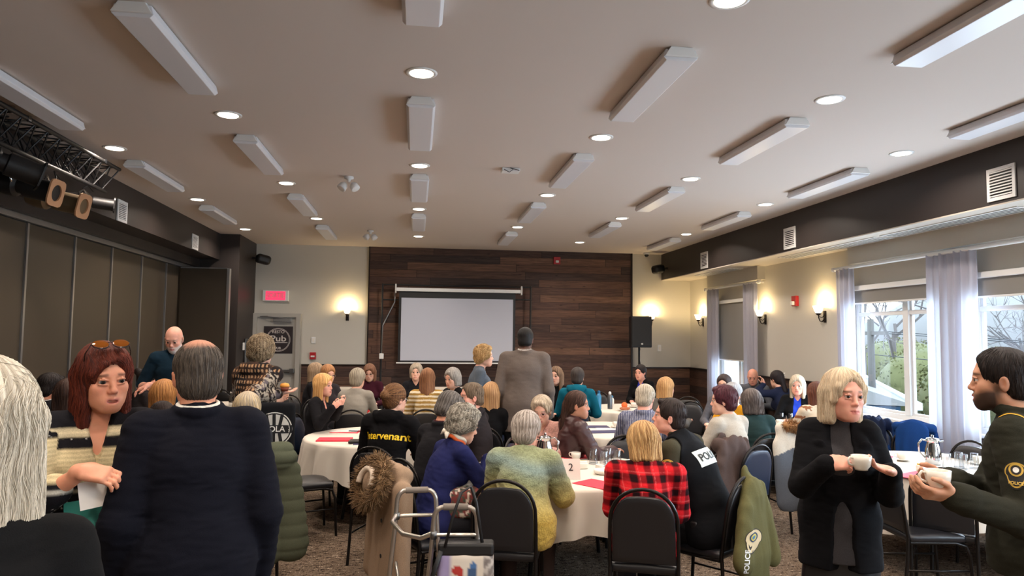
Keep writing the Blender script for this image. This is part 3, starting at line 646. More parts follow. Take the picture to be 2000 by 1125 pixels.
# reclaimed boards: one colour per board, long grain, knots
def wood(name, cols, ph=.145, pl=2.1, horiz='X'):
    m = mat(name, (80, 60, 50), .62, spec=.3); nt, ns, lk, b = nodes(m); tc = ns.new('ShaderNodeTexCoord'); sp = ns.new('ShaderNodeSeparateXYZ'); lk.new(tc.outputs['Object'], sp.inputs[0])
    def math_(op, a, bb=None, c=None):
        n = ns.new('ShaderNodeMath'); n.operation = op
        for i, q in enumerate((a, bb, c)):
            if q is None: continue
            if isinstance(q, (int, float)): n.inputs[i].default_value = q
            else: lk.new(q, n.inputs[i])
        return n.outputs[0]
    hz = sp.outputs[horiz]; row = math_('FLOOR', math_('DIVIDE', sp.outputs['Z'], ph)); wn = ns.new('ShaderNodeTexWhiteNoise'); wn.noise_dimensions = '1D'; lk.new(row, wn.inputs['W'])
    hx = math_('ADD', hz, math_('MULTIPLY', wn.outputs['Value'], 7.3)); colm = math_('FLOOR', math_('DIVIDE', hx, pl))
    idn = math_('ADD', math_('MULTIPLY', row, 13.37), math_('MULTIPLY', colm, 5.71)); w2 = ns.new('ShaderNodeTexWhiteNoise'); w2.noise_dimensions = '1D'; lk.new(idn, w2.inputs['W'])
    cr = ns.new('ShaderNodeValToRGB'); cr.color_ramp.interpolation = 'CONSTANT'
    cr.color_ramp.elements[0].color = rgb(cols[0]); cr.color_ramp.elements[1].position = 1/len(cols); cr.color_ramp.elements[1].color = rgb(cols[1])
    for i, c in enumerate(cols[2:]): e_ = cr.color_ramp.elements.new((i+2)/len(cols)); e_.color = rgb(c)
    lk.new(w2.outputs['Value'], cr.inputs[0])
    cb = ns.new('ShaderNodeCombineXYZ'); lk.new(math_('MULTIPLY', hx, 1.2), cb.inputs[0]); lk.new(math_('MULTIPLY', sp.outputs['Z'], 16), cb.inputs[1]); lk.new(idn, cb.inputs[2])
    gn = ns.new('ShaderNodeTexNoise'); gn.inputs['Scale'].default_value = 2.2; gn.inputs['Detail'].default_value = 6; gn.inputs['Roughness'].default_value = .65; gn.inputs['Distortion'].default_value = .6; lk.new(cb.outputs[0], gn.inputs['Vector'])
    cb2 = ns.new('ShaderNodeCombineXYZ'); lk.new(math_('MULTIPLY', hx, 2.4), cb2.inputs[0]); lk.new(math_('MULTIPLY', sp.outputs['Z'], 7), cb2.inputs[1]); lk.new(idn, cb2.inputs[2])
    kn = ns.new('ShaderNodeTexVoronoi'); kn.inputs['Scale'].default_value = 1.3; lk.new(cb2.outputs[0], kn.inputs['Vector']); kr = ns.new('ShaderNodeMapRange'); kr.inputs['From Min'].default_value = .03; kr.inputs['From Max'].default_value = .13; kr.inputs['To Min'].default_value = .35; lk.new(kn.outputs['Distance'], kr.inputs['Value'])
    v1 = mixvar(nt, cr.outputs[0], gn.outputs['Fac'], .55, 1.5)
    fz = math_('FRACT', math_('DIVIDE', sp.outputs['Z'], ph)); fx = math_('FRACT', math_('DIVIDE', hx, pl))
    gap = math_('MULTIPLY', math_('GREATER_THAN', fz, .035), math_('GREATER_THAN', fx, .004))
    gg = math_('MULTIPLY', math_('MULTIPLY_ADD', gap, .75, .25), kr.outputs[0])
    vm = ns.new('ShaderNodeVectorMath'); vm.operation = 'SCALE'; lk.new(v1, vm.inputs[0]); lk.new(gg, vm.inputs['Scale']); lk.new(vm.outputs[0], b.inputs['Base Color'])
    hb = math_('ADD', math_('MULTIPLY', gn.outputs['Fac'], .3), gap); bump(nt, hb, .6, .006); return m
wood('barn_wood', [(84, 61, 51), (68, 51, 45), (94, 68, 55), (62, 48, 43), (80, 58, 50), (106, 78, 62), (74, 54, 46), (88, 65, 54)])
wood('barn_wood_side', [(84, 60, 50), (66, 50, 44), (92, 68, 56), (58, 46, 42), (76, 56, 48), (70, 50, 42)], horiz='Y')
# ---------------------------------------------------------------- shell
XL, XR, YB, YF, H, SX = -3.72, 5.45, 13.6, -3.2, 3.47, 4.85
S('floor', MB().box(XL-.3, XR+.2, YF-.2, YB+.2, -.12, 0), 'carpet')
S('ceiling', MB().box(XL-.3, XR+.3, YF-.2, YB+.2, H, H+.15), 'ceiling')
S('wall_back', MB().box(XL-.3, XR+.2, YB, YB+.2, 0, H), 'wall_paint')
S('wall_front', MB().box(XL-.3, XR+.2, YF-.2, YF, 0, H), 'wall_paint')
S('wall_left', MB().box(XL-.3, XL-.06, YF, YB, 0, H), 'dark_paint')
mb = MB(); ys = sorted(WIN.values()); y = YF
for y0, y1, z0, z1 in ys: mb.box(XR, XR+.16, y, y0, 0, H); mb.box(XR, XR+.16, y0, y1, 0, z0); mb.box(XR, XR+.16, y0, y1, z1, H); y = y1
mb.box(XR, XR+.16, y, YB, 0, H); S('wall_right', mb, 'wall_paint')
S('trim_1', MB().box(XL-.06, -3.30, YF, 12.36, 3.03, H), 'dark_paint')           # dark bulkhead over the folding partition
S('trim_2', MB().box(XL-.06, XL+.10, YF, 12.36, 2.90, 3.03), 'dark_paint')
S('wall_pier', MB().box(XL-.06, -2.98, 12.36, YB, 0, H), 'dark_paint')
S('trim_3', MB().box(SX, XR, YF, YB, 2.962, H), 'dark_paint')                    # dark bulkhead over the windows
S('trim_4', MB().box(SX, XR, YF, YB, 2.95, 2.962), 'soffit_under')
S('wall_feature', MB().box(-.9, 4.22, YB-.045, YB, 0, H), 'barn_wood')
S('trim_5', MB().box(-2.10, -.9, YB-.035, YB, 0, 1.22), 'barn_wood'); S('trim_6', MB().box(4.22, XR, YB-.035, YB, 0, 1.20), 'barn_wood')
S('trim_7', MB().box(XR-.035, XR, 8.4, 11.0, 0, 1.20).box(XR-.035, XR, 12.35, YB-.035, 0, 1.20).box(XR-.035, XR, 11.0, 12.35, 0, .86).box(XR-.035, XR, YF, 8.4, 0, .86), 'barn_wood_side')
S('trim_8', MB().box(-2.10, -.9, YB-.05, YB, 1.22, 1.245).box(4.22, XR, YB-.05, YB, 1.20, 1.225).box(XR-.05, XR, 8.40, 11.0, 1.20, 1.225).box(XR-.05, XR, 12.35, YB-.05, 1.20, 1.225).box(4.20, 4.235, YB-.06, YB, 0, H).box(-.915, -.895, YB-.06, YB, 0, H), 'bronze')
S('trim_9', MB().box(-2.98, -2.955, 12.36, YB, 0, 1.2), 'barn_wood_side')
# folding partition
JT = [12.1, 11.13, 10.18, 9.22, 8.27, 7.31, 6.36, 5.41, 4.46, 3.51, 2.56, 1.6, .65, -.3, -1.25, -2.2, YF+.02]
t = empty('folding_partition', (XL, 5, 0), 'dark brown folding partition wall along the left side with aluminium joints', 'partition')
for i in range(len(JT)-1): MB().box(XL-.055-XL, -.012, JT[i+1]+.016-5, JT[i]-.016-5, .01, 2.84).build('panel', 'panel_vinyl', t, bevel=.004)
for y in JT: MB().box(-.055, .004, y-.016-5, y+.016-5, .01, 2.84).build('edge_strip', 'alu', t)
MB().box(-.055, .03, YF+.02-5, 12.3-5, 2.845, 2.90).build('top_track', 'alu', t, bevel=.004)
MB().box(.02, .72, 6.70, 6.78, .01, 2.82).build('end_panel', 'panel_vinyl', t, bevel=.004)
MB().box(.72, .76, 6.69, 6.79, .01, 2.83).build('edge_strip', 'alu', t)
MB().box(.02, .72, 6.69, 6.79, 2.82, 2.84).build('edge_strip', 'alu', t)
# ---------------------------------------------------------------- door, sign, small wall things
d = S('door_1', MB().box(-2.91, -2.21, YB-.03, YB-.005, 0, 2.11), 'door_grey')
S('door_frame', MB().box(-2.985, -2.91, YB-.08, YB, 0, 2.18).box(-2.21, -2.13, YB-.08, YB, 0, 2.18).box(-2.91, -2.21, YB-.08, YB, 2.11, 2.18), 'door_grey', d)
MB().box(-2.88, -2.24, YB-.11, YB-.06, 1.10, 1.15).box(-2.30, -2.22, YB-.12, YB-.03, 1.085, 1.165).box(-2.90, -2.84, YB-.12, YB-.03, 1.085, 1.165).build('panic_bar', 'steel', d, bevel=.006)
MB().box(-2.62, -2.30, YB-.10, YB-.03, 2.02, 2.09).tube([(-2.45, YB-.1, 2.10), (-2.70, YB-.16, 2.12), (-2.88, YB-.06, 2.12)], .01).build('door_closer', 'alu', d, bevel=.006)
Rb = np.array([[1, 0, 0], [0, 0, 1], [0, -1, 0]], float)      # text lying in a wall that faces the camera
t = empty('door_sign', (-2.53, YB-.032, 1.69), 'square black door sign with round white restaurant emblem', 'sign')
MB().box(-.26, .26, -.008, 0, -.25, .25).build('board', mat('sign_black', (34, 24, 28), .5), t)
mat('sign_white', (206, 198, 192), .6)
for r in (.215, .200): MB().tube([(r*math.cos(a), -.010, r*math.sin(a)) for a in np.linspace(0, 2*math.pi, 41)[:-1]], .0035, 5, True).build('ring', 'sign_white', t)
text('lettering', 'RESTO', .075, 'sign_white', t, (0, -.010, .145), Rb, bold=.001); text('lettering', 'Pub', .15, 'sign_white', t, (.0, -.010, .02), Rb, bold=.002, sx=1.3)
text('lettering', 'PUB', .06, 'sign_white', t, (0, -.010, -.155), Rb, bold=.001)
MB().box(-.16, .17, -.012, -.008, -.055, -.045).build('underline', 'sign_white', t)
t = empty('exit_sign', (-2.595, YB-.05, 2.505), 'lit red SORTIE exit sign above the grey door', 'sign')
MB().box(-.23, .23, -.03, .05, -.10, .10).build('housing', 'white_metal', t, bevel=.006); MB().box(-.175, .175, -.036, -.028, -.080, .080).build('red_panel', 'exit_red', t)
text('lettering', 'SORTIE', .125, mat('exit_letters', (250, 150, 165), .5, Emission_Strength=.0), t, (0, -.038, 0), Rb, bold=.003, sx=.78)
def plate(name, x, z, w, h, m, label, cat, y=YB, d=.02, det=None):
    o = MB().box(x-w/2, x+w/2, y-d, y, z-h/2, z+h/2).build(name, m, bevel=.004); tag(o, label, cat)
    if det: det(o, x, y-d, z)
    return o
sw_ = lambda o, x, y, z: MB().box(x-.015, x+.015, y-.008, y, z-.03, z+.03).build('rocker', 'porcelain', o)
plate('light_switch', -1.90, 1.69, .075, .12, 'white_metal', 'white light switch on the pale wall right of the grey door', 'light switch', det=sw_)
plate('fire_alarm_pull', -1.90, 1.40, .11, .13, 'alarm_red', 'small red fire alarm pull station below the light switch', 'fire alarm', d=.04, det=lambda o, x, y, z: MB().box(x-.035, x+.035, y-.008, y, z-.025, z+.005).build('pull_handle', 'white_metal', o))
plate('wall_switch', 4.80, 1.60, .075, .13, 'white_metal', 'white wall switch to the right of the black loudspeaker', 'light switch', det=sw_)
plate('fire_strobe', 2.70, 3.29, .13, .14, 'alarm_red', 'red fire strobe high on the dark wooden wall', 'fire alarm', y=YB-.045, d=.05, det=lambda o, x, y, z: MB().box(x-.03, x+.03, y-.03, y, z-.045, z-.0).build('lens', 'white_metal', o, bevel=.008))
plate('thermostat', -2.93+.0, 1.58, .02, .13, 'white_metal', 'small white thermostat on the dark pier beside the door', 'thermostat', y=12.72, d=.09)
plate('access_panel', -2.962, 1.45, .012, .52, 'steel', 'tall narrow grey plate on the dark pier left of the grey door', 'wall plate', y=13.05, d=.14)
o = MB().box(XR-.05, XR, 9.52, 9.64, 2.28, 2.43).build('fire_strobe', 'alarm_red', bevel=.005); tag(o, 'red fire strobe on the right wall between two lit sconces', 'fire alarm'); MB().box(XR-.09, XR-.05, 9.545, 9.60, 2.295, 2.35).build('lens', 'white_metal', o, bevel=.008)
# sconces
mat('shade_glass', (250, 230, 190), .4)
def sconce(x, y, z, nx, ny, label, pw=19):
    t = empty('wall_sconce', (x, y, z), label, 'wall light', rz=math.atan2(ny, nx)); Ay = np.eye(3)
    MB().box(0, .018, -.03, .03, -.14, .02).build('backplate', 'bronze', t, bevel=.012)
    MB().tube([(.015, 0, -.09), (.05, 0, -.13), (.08, 0, -.12), (.10, 0, -.07), (.10, 0, -.03)], .007, 6).tube([(.015, 0, -.04), (.05, 0, -.075), (.09, 0, -.06)], .005, 6).lathe([(.012, -.045), (.032, -.03), (.036, -.015), (.02, -.01)], (.10, 0, 0), 14).build('arm', 'bronze', t, smooth=True)
    MB().lathe([(.030, -.015), (.052, .02), (.060, .05), (.075, .085), (.072, .085), (.056, .05), (.048, .022), (.02, .0)], (.10, 0, 0), 20, cap=False).build('glass_shade', 'sconce_glow', t, smooth=True)
    l = bpy.data.lights.new('sconce_bulb', 'POINT'); l.energy = pw; l.color = (1, .72, .36); l.shadow_soft_size = .03; lo = bpy.data.objects.new('sconce_bulb', l); COL.objects.link(lo); lo.parent = t; lo.location = (.10, 0, .11)
sconce(-1.29, YB-.0, 2.20, 0, -1, 'lit sconce on the pale wall left of the wooden boards'); sconce(4.62, YB, 2.18, 0, -1, 'lit sconce just right of the black loudspeaker on its pole')
sconce(XR, 12.95, 2.17, -1, 0, 'lit sconce in the far corner left of the narrow curtained window'); sconce(XR, 10.50, 2.17, -1, 0, 'lit sconce right of the narrow window with the lowered blind'); sconce(XR, 8.86, 2.17, -1, 0, 'lit sconce beside the left white curtain of the wide windows')
# vents
def vent(x, y, z, w, h, side, label):
    t = empty('wall_vent', (x, y, z), label, 'vent'); s = side
    MB().box(min(0, s*.012), max(0, s*.012), -w/2, w/2, -h/2, -h/2+.03).box(min(0, s*.012), max(0, s*.012), -w/2, w/2, h/2-.03, h/2).box(min(0, s*.012), max(0, s*.012), -w/2, -w/2+.03, -h/2+.03, h/2-.03).box(min(0, s*.012), max(0, s*.012), w/2-.03, w/2, -h/2+.03, h/2-.03).build('frame', 'white_metal', t)
    MB().box(min(0, s*.003), max(0, s*.003), -w/2+.02, w/2-.02, -h/2+.02, h/2-.02).build('backing', 'black_plastic', t)
    mb = MB(); n = 9
    for i in range(n): zz = -h/2+.04+(h-.08)*i/(n-1); mb.box(min(0, s*.014), max(0, s*.014), -w/2+.03, w/2-.03, zz-.004, zz+.006)
    mb.build('slats', 'white_metal', t)
vent(SX-.001, 5.26, 3.13, .29, .28, -1, 'white grille on the dark bulkhead, nearest of three above the right windows'); vent(SX-.001, 8.66, 3.13, .29, .28, -1, 'white grille on the dark right bulkhead, middle of three'); vent(SX-.001, 11.45, 3.13, .29, .28, -1, 'white grille on the dark right bulkhead, farthest, near the back corner')
vent(-3.299, 8.36, 3.15, .26, .24, 1, 'white grille on the left bulkhead behind the stage lights'); vent(-3.299, 11.0, 3.15, .28, .22, 1, 'white grille on the left bulkhead close to the dark pier')
for i, (a, b_) in enumerate(((3.0, 5.2), (5.3, 7.1), (7.2, 9.3), (10.9, 12.3))):
    o = MB().box(5.02, 5.28, a, b_, 2.940, 2.951).build('linear_diffuser', 'white_metal'); tag(o, ['long white slot diffuser under the bulkhead nearest the camera', 'long white slot diffuser under the bulkhead above the wide windows', 'long white slot diffuser under the bulkhead right of the middle vent', 'slot diffuser under the bulkhead above the narrow window'][i], 'air diffuser')
    for k in range(4): MB().box(5.05+k*.055, 5.075+k*.055, a+.03, b_-.03, 2.938, 2.941).build('slot', 'steel', o)
# ---------------------------------------------------------------- ceiling lights
CN = {-2.75: 'leftmost column', -1.46: 'second column from the left', 0: 'middle column', 1.48: 'third column from the right', 2.82: 'second column from the right', 4.24: 'rightmost column'}
ORD = ['first', 'second', 'third', 'fourth', 'fifth']
TR = {-2.75: (10.2, 7.8, 5.35), -1.46: (11.6, 9.2, 6.7, 4.3), 0: (10.3, 7.9, 5.5, 3.0), 1.48: (11.7, 9.2, 6.8, 4.4), 2.82: (10.45, 8.0, 5.5, 3.1), 4.24: (11.8, 9.3, 6.85, 4.4)}
FIX0 = None
for x, yy in TR.items():
    for i, y in enumerate(yy):
        lab = 'unlit white wraparound ceiling fixture, %s from the back wall, %s' % (ORD[i], CN[x])
        if FIX0 is None:
            t = empty('ceiling_fixture', (x, y, H), lab, 'ceiling light', 'white wraparound ceiling fixtures'); P0 = [(-.065, 0), (-.10, -.055), (.10, -.055), (.065, 0)]
            Ae = np.array([[1, 0, 0], [0, 0, 1], [0, -1, 0]], float)
            MB().prism(P0, .02, Ae, (0, .61, 0)).prism(P0, .02, Ae, (0, -.59, 0)).box(-.07, .07, -.6, .6, -.01, 0).build('housing', 'white_metal', t, bevel=.003)
            m = mat('diffuser', (222, 222, 226), .35); q = [(-.09, -.008), (-.103, -.056), (-.085, -.074), (.085, -.074), (.103, -.056), (.09, -.008)]
            MB().prism(q, 1.18, Ae, (0, .59, 0)).build('diffuser', 'diffuser', t, bevel=.003); FIX0 = t
        else:
            t = FIX0.copy(); COL.objects.link(t); t.location = (x, y, H); t['label'] = lab
            for ch in FIX0.children: c = ch.copy(); COL.objects.link(c); c.parent = t
DL = {-2.75: (11.7, 9.2, 6.75), -1.46: (10.4, 8.0, 5.55), 0: (11.93, 9.34, 6.92, 4.44), 1.5: (10.6, 8.12, 5.66, 3.21), 2.82: (12.1, 9.52, 7.0, 4.48), 4.26: (10.78, 8.18, 5.69)}
for x in (-2.75, 2.82, 0): DL[x] = DL[x]+(2.0, -.5)
for x in (-1.46, 1.5, 4.26): DL[x] = DL[x]+((3.1,) if x != 1.5 else ())+(.7, -1.8)
DL0 = None; CN[1.5] = CN[1.48]; CN[4.26] = CN[4.24]; LAMP = bpy.data.lights.new('downlight', 'AREA'); LAMP.shape = 'DISK'; LAMP.size = .13; LAMP.energy = 26; LAMP.color = (1, .86, .74); LAMP.spread = math.radians(150)
for x, yy in DL.items():
    for i, y in enumerate(yy):
        lab = 'lit round recessed downlight, %s from the back wall, %s' % ((ORD+['sixth', 'seventh'])[i], CN[x])
        if DL0 is None:
            t = empty('recessed_downlight', (x, y, H), lab, 'ceiling light', 'recessed downlights in the ceiling')
            MB().lathe([(.075, -.004), (.082, -.008), (.10, -.005), (.102, 0)], (0, 0, 0), 28).build('trim_ring', 'white_metal', t, smooth=True)
            MB().lathe([(.001, -.0085), (.074, -.0085), (.074, -.003)], (0, 0, 0), 28).build('lens', 'lamp_disc', t); DL0 = t
        else:
            t = DL0.copy(); COL.objects.link(t); t.location = (x, y, H); t['label'] = lab
            for ch in DL0.children:
                if ch.type == 'MESH': c = ch.copy(); COL.objects.link(c); c.parent = t
        lo = bpy.data.objects.new('downlight', LAMP); COL.objects.link(lo); lo.parent = t; lo.location = (0, 0, -.012)
# ceiling odds and ends
t = empty('camera_mount', (.90, 6.91, H), 'small white ceiling box with loose black cable right of the middle lights', 'mount'); MB().box(-.09, .09, -.06, .06, -.035, 0).build('box', 'white_metal', t, bevel=.006)
MB().tube([(-.07, -.06, -.02), (-.02, -.075, -.05), (.02, -.07, -.02), (-.01, -.07, -.005), (.08, -.075, -.03)], .004, 5).build('cable', 'black_plastic', t)
for (x, y, lab) in ((-.74, 7.56, 'white twin-head emergency spotlight on the ceiling, the nearer one'), (-.76, 11.44, 'white twin-head emergency spotlight on the ceiling, close to the back wall')):
    t = empty('emergency_light', (x, y, H), lab, 'emergency light'); MB().lathe([(.05, 0), (.05, -.02), (.02, -.03), (.015, -.06)], n=16).build('base', 'white_metal', t, smooth=True)
    for sx in (-1, 1): MB().lathe([(.02, 0), (.045, .03), (.05, .08), (.04, .085)], (sx*.035, 0, -.07), 14, frame((sx*.5, -.35, -.8))).build('lamp_head', 'white_metal', t, smooth=True)
t = empty('security_camera', (4.46, 13.35, H), 'small dome camera at the ceiling in the back right corner', 'camera'); MB().lathe([(.06, 0), (.06, -.03), (.045, -.035)], n=20).build('base', 'white_metal', t, smooth=True); MB().lathe([(.042, -.03), (.04, -.06), (.02, -.08), (.001, -.083)], n=20).build('dome', 'black_plastic', t, smooth=True)
for (x, y, z, rz, lab) in ((-2.98, 13.3, 3.17, 0, 'small black wall speaker high on the dark pier left of the door wall'), (SX, 13.25, 3.16, math.pi, 'small black wall speaker on the end of the right bulkhead')):
    t = empty('wall_speaker', (x, y, z), lab, 'speaker', rz=rz); MB().box(0, .05, -.02, .02, -.02, .02).tube([(.02, 0, 0), (.09, 0, -.01)], .012).build('bracket', 'black_metal', t)
    vs, fs = implicit([BX((.19, 0, -.02), (.13, .09, .085), .06, rotm(0, 12, 25).T)], .014); mesh_obj('cabinet', vs, fs, M['black_plastic'], t)
# ---------------------------------------------------------------- windows, curtains, outside
def window(n, y0, y1, z0, z1, mull, transom):
    w_ = empty('window_%d' % n, (XR, (y0+y1)/2, z0), 'window', 'window'); del w_['label'], w_['category']; w_['kind'] = 'structure'; oy = -(y0+y1)/2
    x0, x1 = .06, .13; mb = MB()
    mb.box(x0, x1, y0+oy, y1+oy, 0, .06); mb.box(x0, x1, y0+oy, y1+oy, z1-z0-.06, z1-z0); mb.box(x0, x1, y0+oy, y0+oy+.06, .06, z1-z0-.06); mb.box(x0, x1, y1+oy-.06, y1+oy, .06, z1-z0-.06)
    for m_ in mull: mb.box(x0-.01, x1, m_+oy-.045, m_+oy+.045, .06, z1-z0-.06)
    if transom: mb.box(x0, x1-.01, y0+oy+.06, y1+oy-.06, transom-z0-.025, transom-z0+.025)
    mb.build('window_frame', 'white_metal', w_, bevel=.004)
    ed = [y0+.06]+[q for m_ in mull for q in (m_-.045, m_+.045)]+[y1-.06]
    for i in range(0, len(ed), 2): mb = MB().box(x0+.02, x0+.05, ed[i]+oy, ed[i]+oy+.03, .09, z1-z0-.06).box(x0+.02, x0+.05, ed[i+1]+oy-.03, ed[i+1]+oy, .09, z1-z0-.06); mb.box(x0+.02, x0+.05, ed[i]+oy, ed[i+1]+oy, .06, .09).build('sash', 'white_metal', w_)
    MB().box(.10, .104, y0+oy+.05, y1+oy-.05, .05, z1-z0-.05).build('window_pane', 'window_glass', w_)
    MB().box(-.04, .058, y0+oy+.002, y1+oy-.002, -.028, .004).build('window_sill', 'white_metal', w_, bevel=.004)
    return w_
window(1, *WIN[1], [11.52], None); window(2, *WIN[2], [7.36], 2.12); window(3, *WIN[3], [5.4], 2.12); window(4, *WIN[4], [2.1], 2.12); window(5, *WIN[5], [-1.5], 2.12)
def blind(y0, y1, ztop, zbot, label, x=XR-.035):
    t = empty('roller_blind', (x, (y0+y1)/2, ztop), label, 'blind'); hw = (y1-y0)/2
    MB().box(-.03, .03, -hw, hw, -.03, .03).build('cassette', 'white_metal', t, bevel=.008); MB().box(-.001, .003, -hw+.02, hw-.02, zbot-ztop, -.02).build('fabric', 'blind', t); MB().box(-.007, .009, -hw+.02, hw-.02, zbot-ztop-.02, zbot-ztop).build('bottom_bar', 'white_metal', t)
blind(11.0, 12.35, 2.45, 1.44, 'grey roller blind pulled most of the way down in the narrow window'); blind(6.60, 8.30, 2.44, 2.26, 'roller blind barely lowered behind the woman in the black blazer'); blind(4.48, 6.38, 2.44, 2.24, 'roller blind barely lowered above the officer on the right'); blind(.98, 3.22, 2.44, 2.24, 'roller blind of the window nearest the camera')
for (a, b_) in ((10.5, 12.46), (.6, 8.14)):
    S('trim_10' if a > 5 else 'trim_11', MB().box(XR-.13, XR, a, b_, 2.50 if 0 else 2.74, 2.95), 'wall_paint')
def rod(y0, y1, label):
    t = empty('curtain_rod', (XR-.14, y0, 2.70), label, 'curtain rod'); MB().tube([(0, 0, 0), (0, y1-y0, 0)], .022, 10).build('pole', 'white_metal', t, smooth=True, auto=1.)
    for y in (0, y1-y0): MB().lathe([(.022, -.02), (.033, 0), (.033, .02), (.02, .04)], (0, y, 0), 12, frame((0, -1 if y == 0 else 1, 0))).build('finial', 'white_metal', t, smooth=True)
    for y in (.1, y1-y0-.1): MB().box(0, .14, y-.012, y+.012, -.012, .012).build('bracket', 'white_metal', t)
rod(10.45, 12.50, 'short white curtain rod above the narrow window'); rod(3.3, 8.42, 'long white curtain rod above the wide windows')
def curtain(y0, y1, folds, label, zb=.03, x=XR-.14, seed=0):
    n = folds*10; rows = 14; v = []; L_ = y1-y0
    for s_ in (0, 1):
        for j in range(rows+1):
            z = 2.695-(2.695-zb)*j/rows
            for i in range(n+1):
                u = i/n; ph = 2*math.pi*folds*u; a = .022+.012*math.sin(3*u*6+seed); sp_ = 1+.04*math.sin(j*.4+seed)*(j/rows)
                v.append((x+a*math.sin(ph+.5*math.sin(j*.3+seed))+s_*.004, (y0+y1)/2+(u-.5)*L_*sp_, z))
    w_ = n+1; f = []
    for j in range(rows):
        for i in range(n): f.append((j*w_+i, j*w_+i+1, (j+1)*w_+i+1, (j+1)*w_+i))
    o = mesh_obj('curtain', v[:w_*(rows+1)], f, M['curtain']); tag(o, label, 'curtain', 'white floor-length curtains')
curtain(8.03, 8.38, 4, 'white curtain panel beside the sconce, left end of the wide windows'); curtain(6.10, 6.76, 7, 'broad white curtain pair hanging between the two wide windows', seed=2); curtain(3.3, 4.45, 9, 'white curtain at the camera end of the wide windows', seed=4)
curtain(11.98, 12.44, 5, 'white curtain on the left of the narrow window', seed=1); curtain(10.50, 10.94, 5, 'white curtain on the right of the narrow window', seed=3)
# outside: yard, hedge, bare trees, a blue shed with a white eave, a utility pole
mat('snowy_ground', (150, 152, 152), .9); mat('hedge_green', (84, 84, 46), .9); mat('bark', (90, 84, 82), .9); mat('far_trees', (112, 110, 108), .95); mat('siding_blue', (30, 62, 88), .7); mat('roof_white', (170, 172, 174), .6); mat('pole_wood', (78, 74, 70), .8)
o = MB().box(XR+.4, 160, -40, 160, -2.2, -2.0).build('yard_ground', 'snowy_ground'); o['kind'] = 'structure'
rnd = np.random.RandomState(5)
def leafy(name, c, r, m, label, cat, seed, n=900, sz=.16, trunk=True):
    t = empty(name, (c[0], c[1], -2), label, cat, 'trees outside the windows'); v, f = [], []; rs = np.random.RandomState(seed)
    vs, fs = implicit([EL((0, 0, c[2]+2), r)], max(r)*.16, (), lambda P: .18*max(r)*wob(P, .9/max(r)*2, seed)*.4); mesh_obj('crown', vs, fs, M[m], t)
    for k in range(n):
        d = unit(rs.randn(3)); p = V(0, 0, c[2]+2)+d*np.array(r)*(.9+.22*rs.rand()); a = unit(rs.randn(3))*sz; b_ = unit(np.cross(a, rs.randn(3)))*sz*.6; i = len(v); v += [p-a, p+b_, p+a, p-b_]; f.append((i, i+1, i+2, i+3))
    mesh_obj('foliage', v, f, M[m], t, smooth=False)
    if trunk: MB().tube([(0, 0, 0), (0, 0, c[2]+2)], [.16, .10], 8).build('trunk', 'bark', t, smooth=True)
for i, (x, y, zc, r) in enumerate(((17.0, 19.6, -.4, (1.7, 1.7, 1.9)), (16.5, 15.6, -.3, (1.7, 1.7, 1.9)), (24, 30.0, -.4, (2.6, 2.6, 1.9)), (14.8, 10.2, -.4, (1.6, 1.6, 2.1)), (31, 42, -.2, (3.2, 3.2, 2.0)))):
    leafy('cedar_tree', (x, y, zc), r, 'hedge_green', 'yellow-green cedar outside, ' + ['seen in the right pane of the middle window', 'lower one close behind the curtain pair', 'behind the blue shed', 'seen behind the officer in the rightmost window', 'farthest of the cedars'][i], 'tree', i, 3200, .075)
def bare(x, y, h, seed, label):
    rs = np.random.RandomState(seed); mb = MB()
    def br(p, d, L_, r, k):
        q = p+d*L_; mb.tube([p, (p+q)/2+rs.randn(3)*L_*.04, q], [r, r*.8, r*.6], 4)
        if k > 0:
            for _ in range(3 if k > 1 else 4): br(p+(q-p)*(.5+.5*rs.rand()), unit(d+rs.randn(3)*.55+V(0, 0, .15)), L_*.62, r*.5, k-1)
    br(V(0, 0, 0), V(0, 0, 1), h*.42, h*.018, 4); o = mb.build('bare_tree', 'bark'); o.location = (x, y, -2); tag(o, label, 'tree', 'trees outside the windows')
for i, (x, y, h) in enumerate(((26, 27, 9), (24, 33, 10), (30, 24, 9), (27, 40, 11), (31, 31, 9), (30, 19, 9), (35, 48, 12))): bare(x, y, h, 20+i, 'leafless grey tree outside, ' + ['behind the shed in the middle window', 'left of the utility pole', 'above the tall cedars', 'behind the left pane of the middle window', 'far behind the cedars', 'seen in the rightmost window', 'most distant on the left'][i])
mb = MB()
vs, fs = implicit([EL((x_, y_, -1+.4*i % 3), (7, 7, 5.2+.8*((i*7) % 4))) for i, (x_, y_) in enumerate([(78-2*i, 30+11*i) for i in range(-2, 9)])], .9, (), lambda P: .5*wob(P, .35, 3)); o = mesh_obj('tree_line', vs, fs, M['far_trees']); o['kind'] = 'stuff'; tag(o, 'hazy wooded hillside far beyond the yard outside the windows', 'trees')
t = empty('shed', (11.43, 15.37, -2), 'low blue outbuilding with a white eave outside the middle window', 'building', rz=1.0543)
MB().box(0, 16.04, .1, 4, 0, 2.25).build('walls', 'siding_blue', t); MB().prism([(-.25, 2.28), (4.3, 2.28), (2, 3.0)], 16.44, np.array([[0, 1, 0], [0, 0, 1], [1, 0, 0]], float), (-.2, 0, 0)).build('roof', 'far_trees', t)
MB().box(-.25, 16.29, -.32, -.14, 2.20, 2.36).build('eave', 'roof_white', t)
t = empty('utility_pole', (12.79, 18.56, -2), 'pale utility pole with wires outside the left pane of the middle window', 'pole'); MB().tube([(0, 0, 0), (0, 0, 4.4)], [.12, .09], 10).build('mast', 'pole_wood', t, smooth=True); MB().box(-.05, .05, -.7, .7, 3.95, 4.05).build('crossarm', 'pole_wood', t)
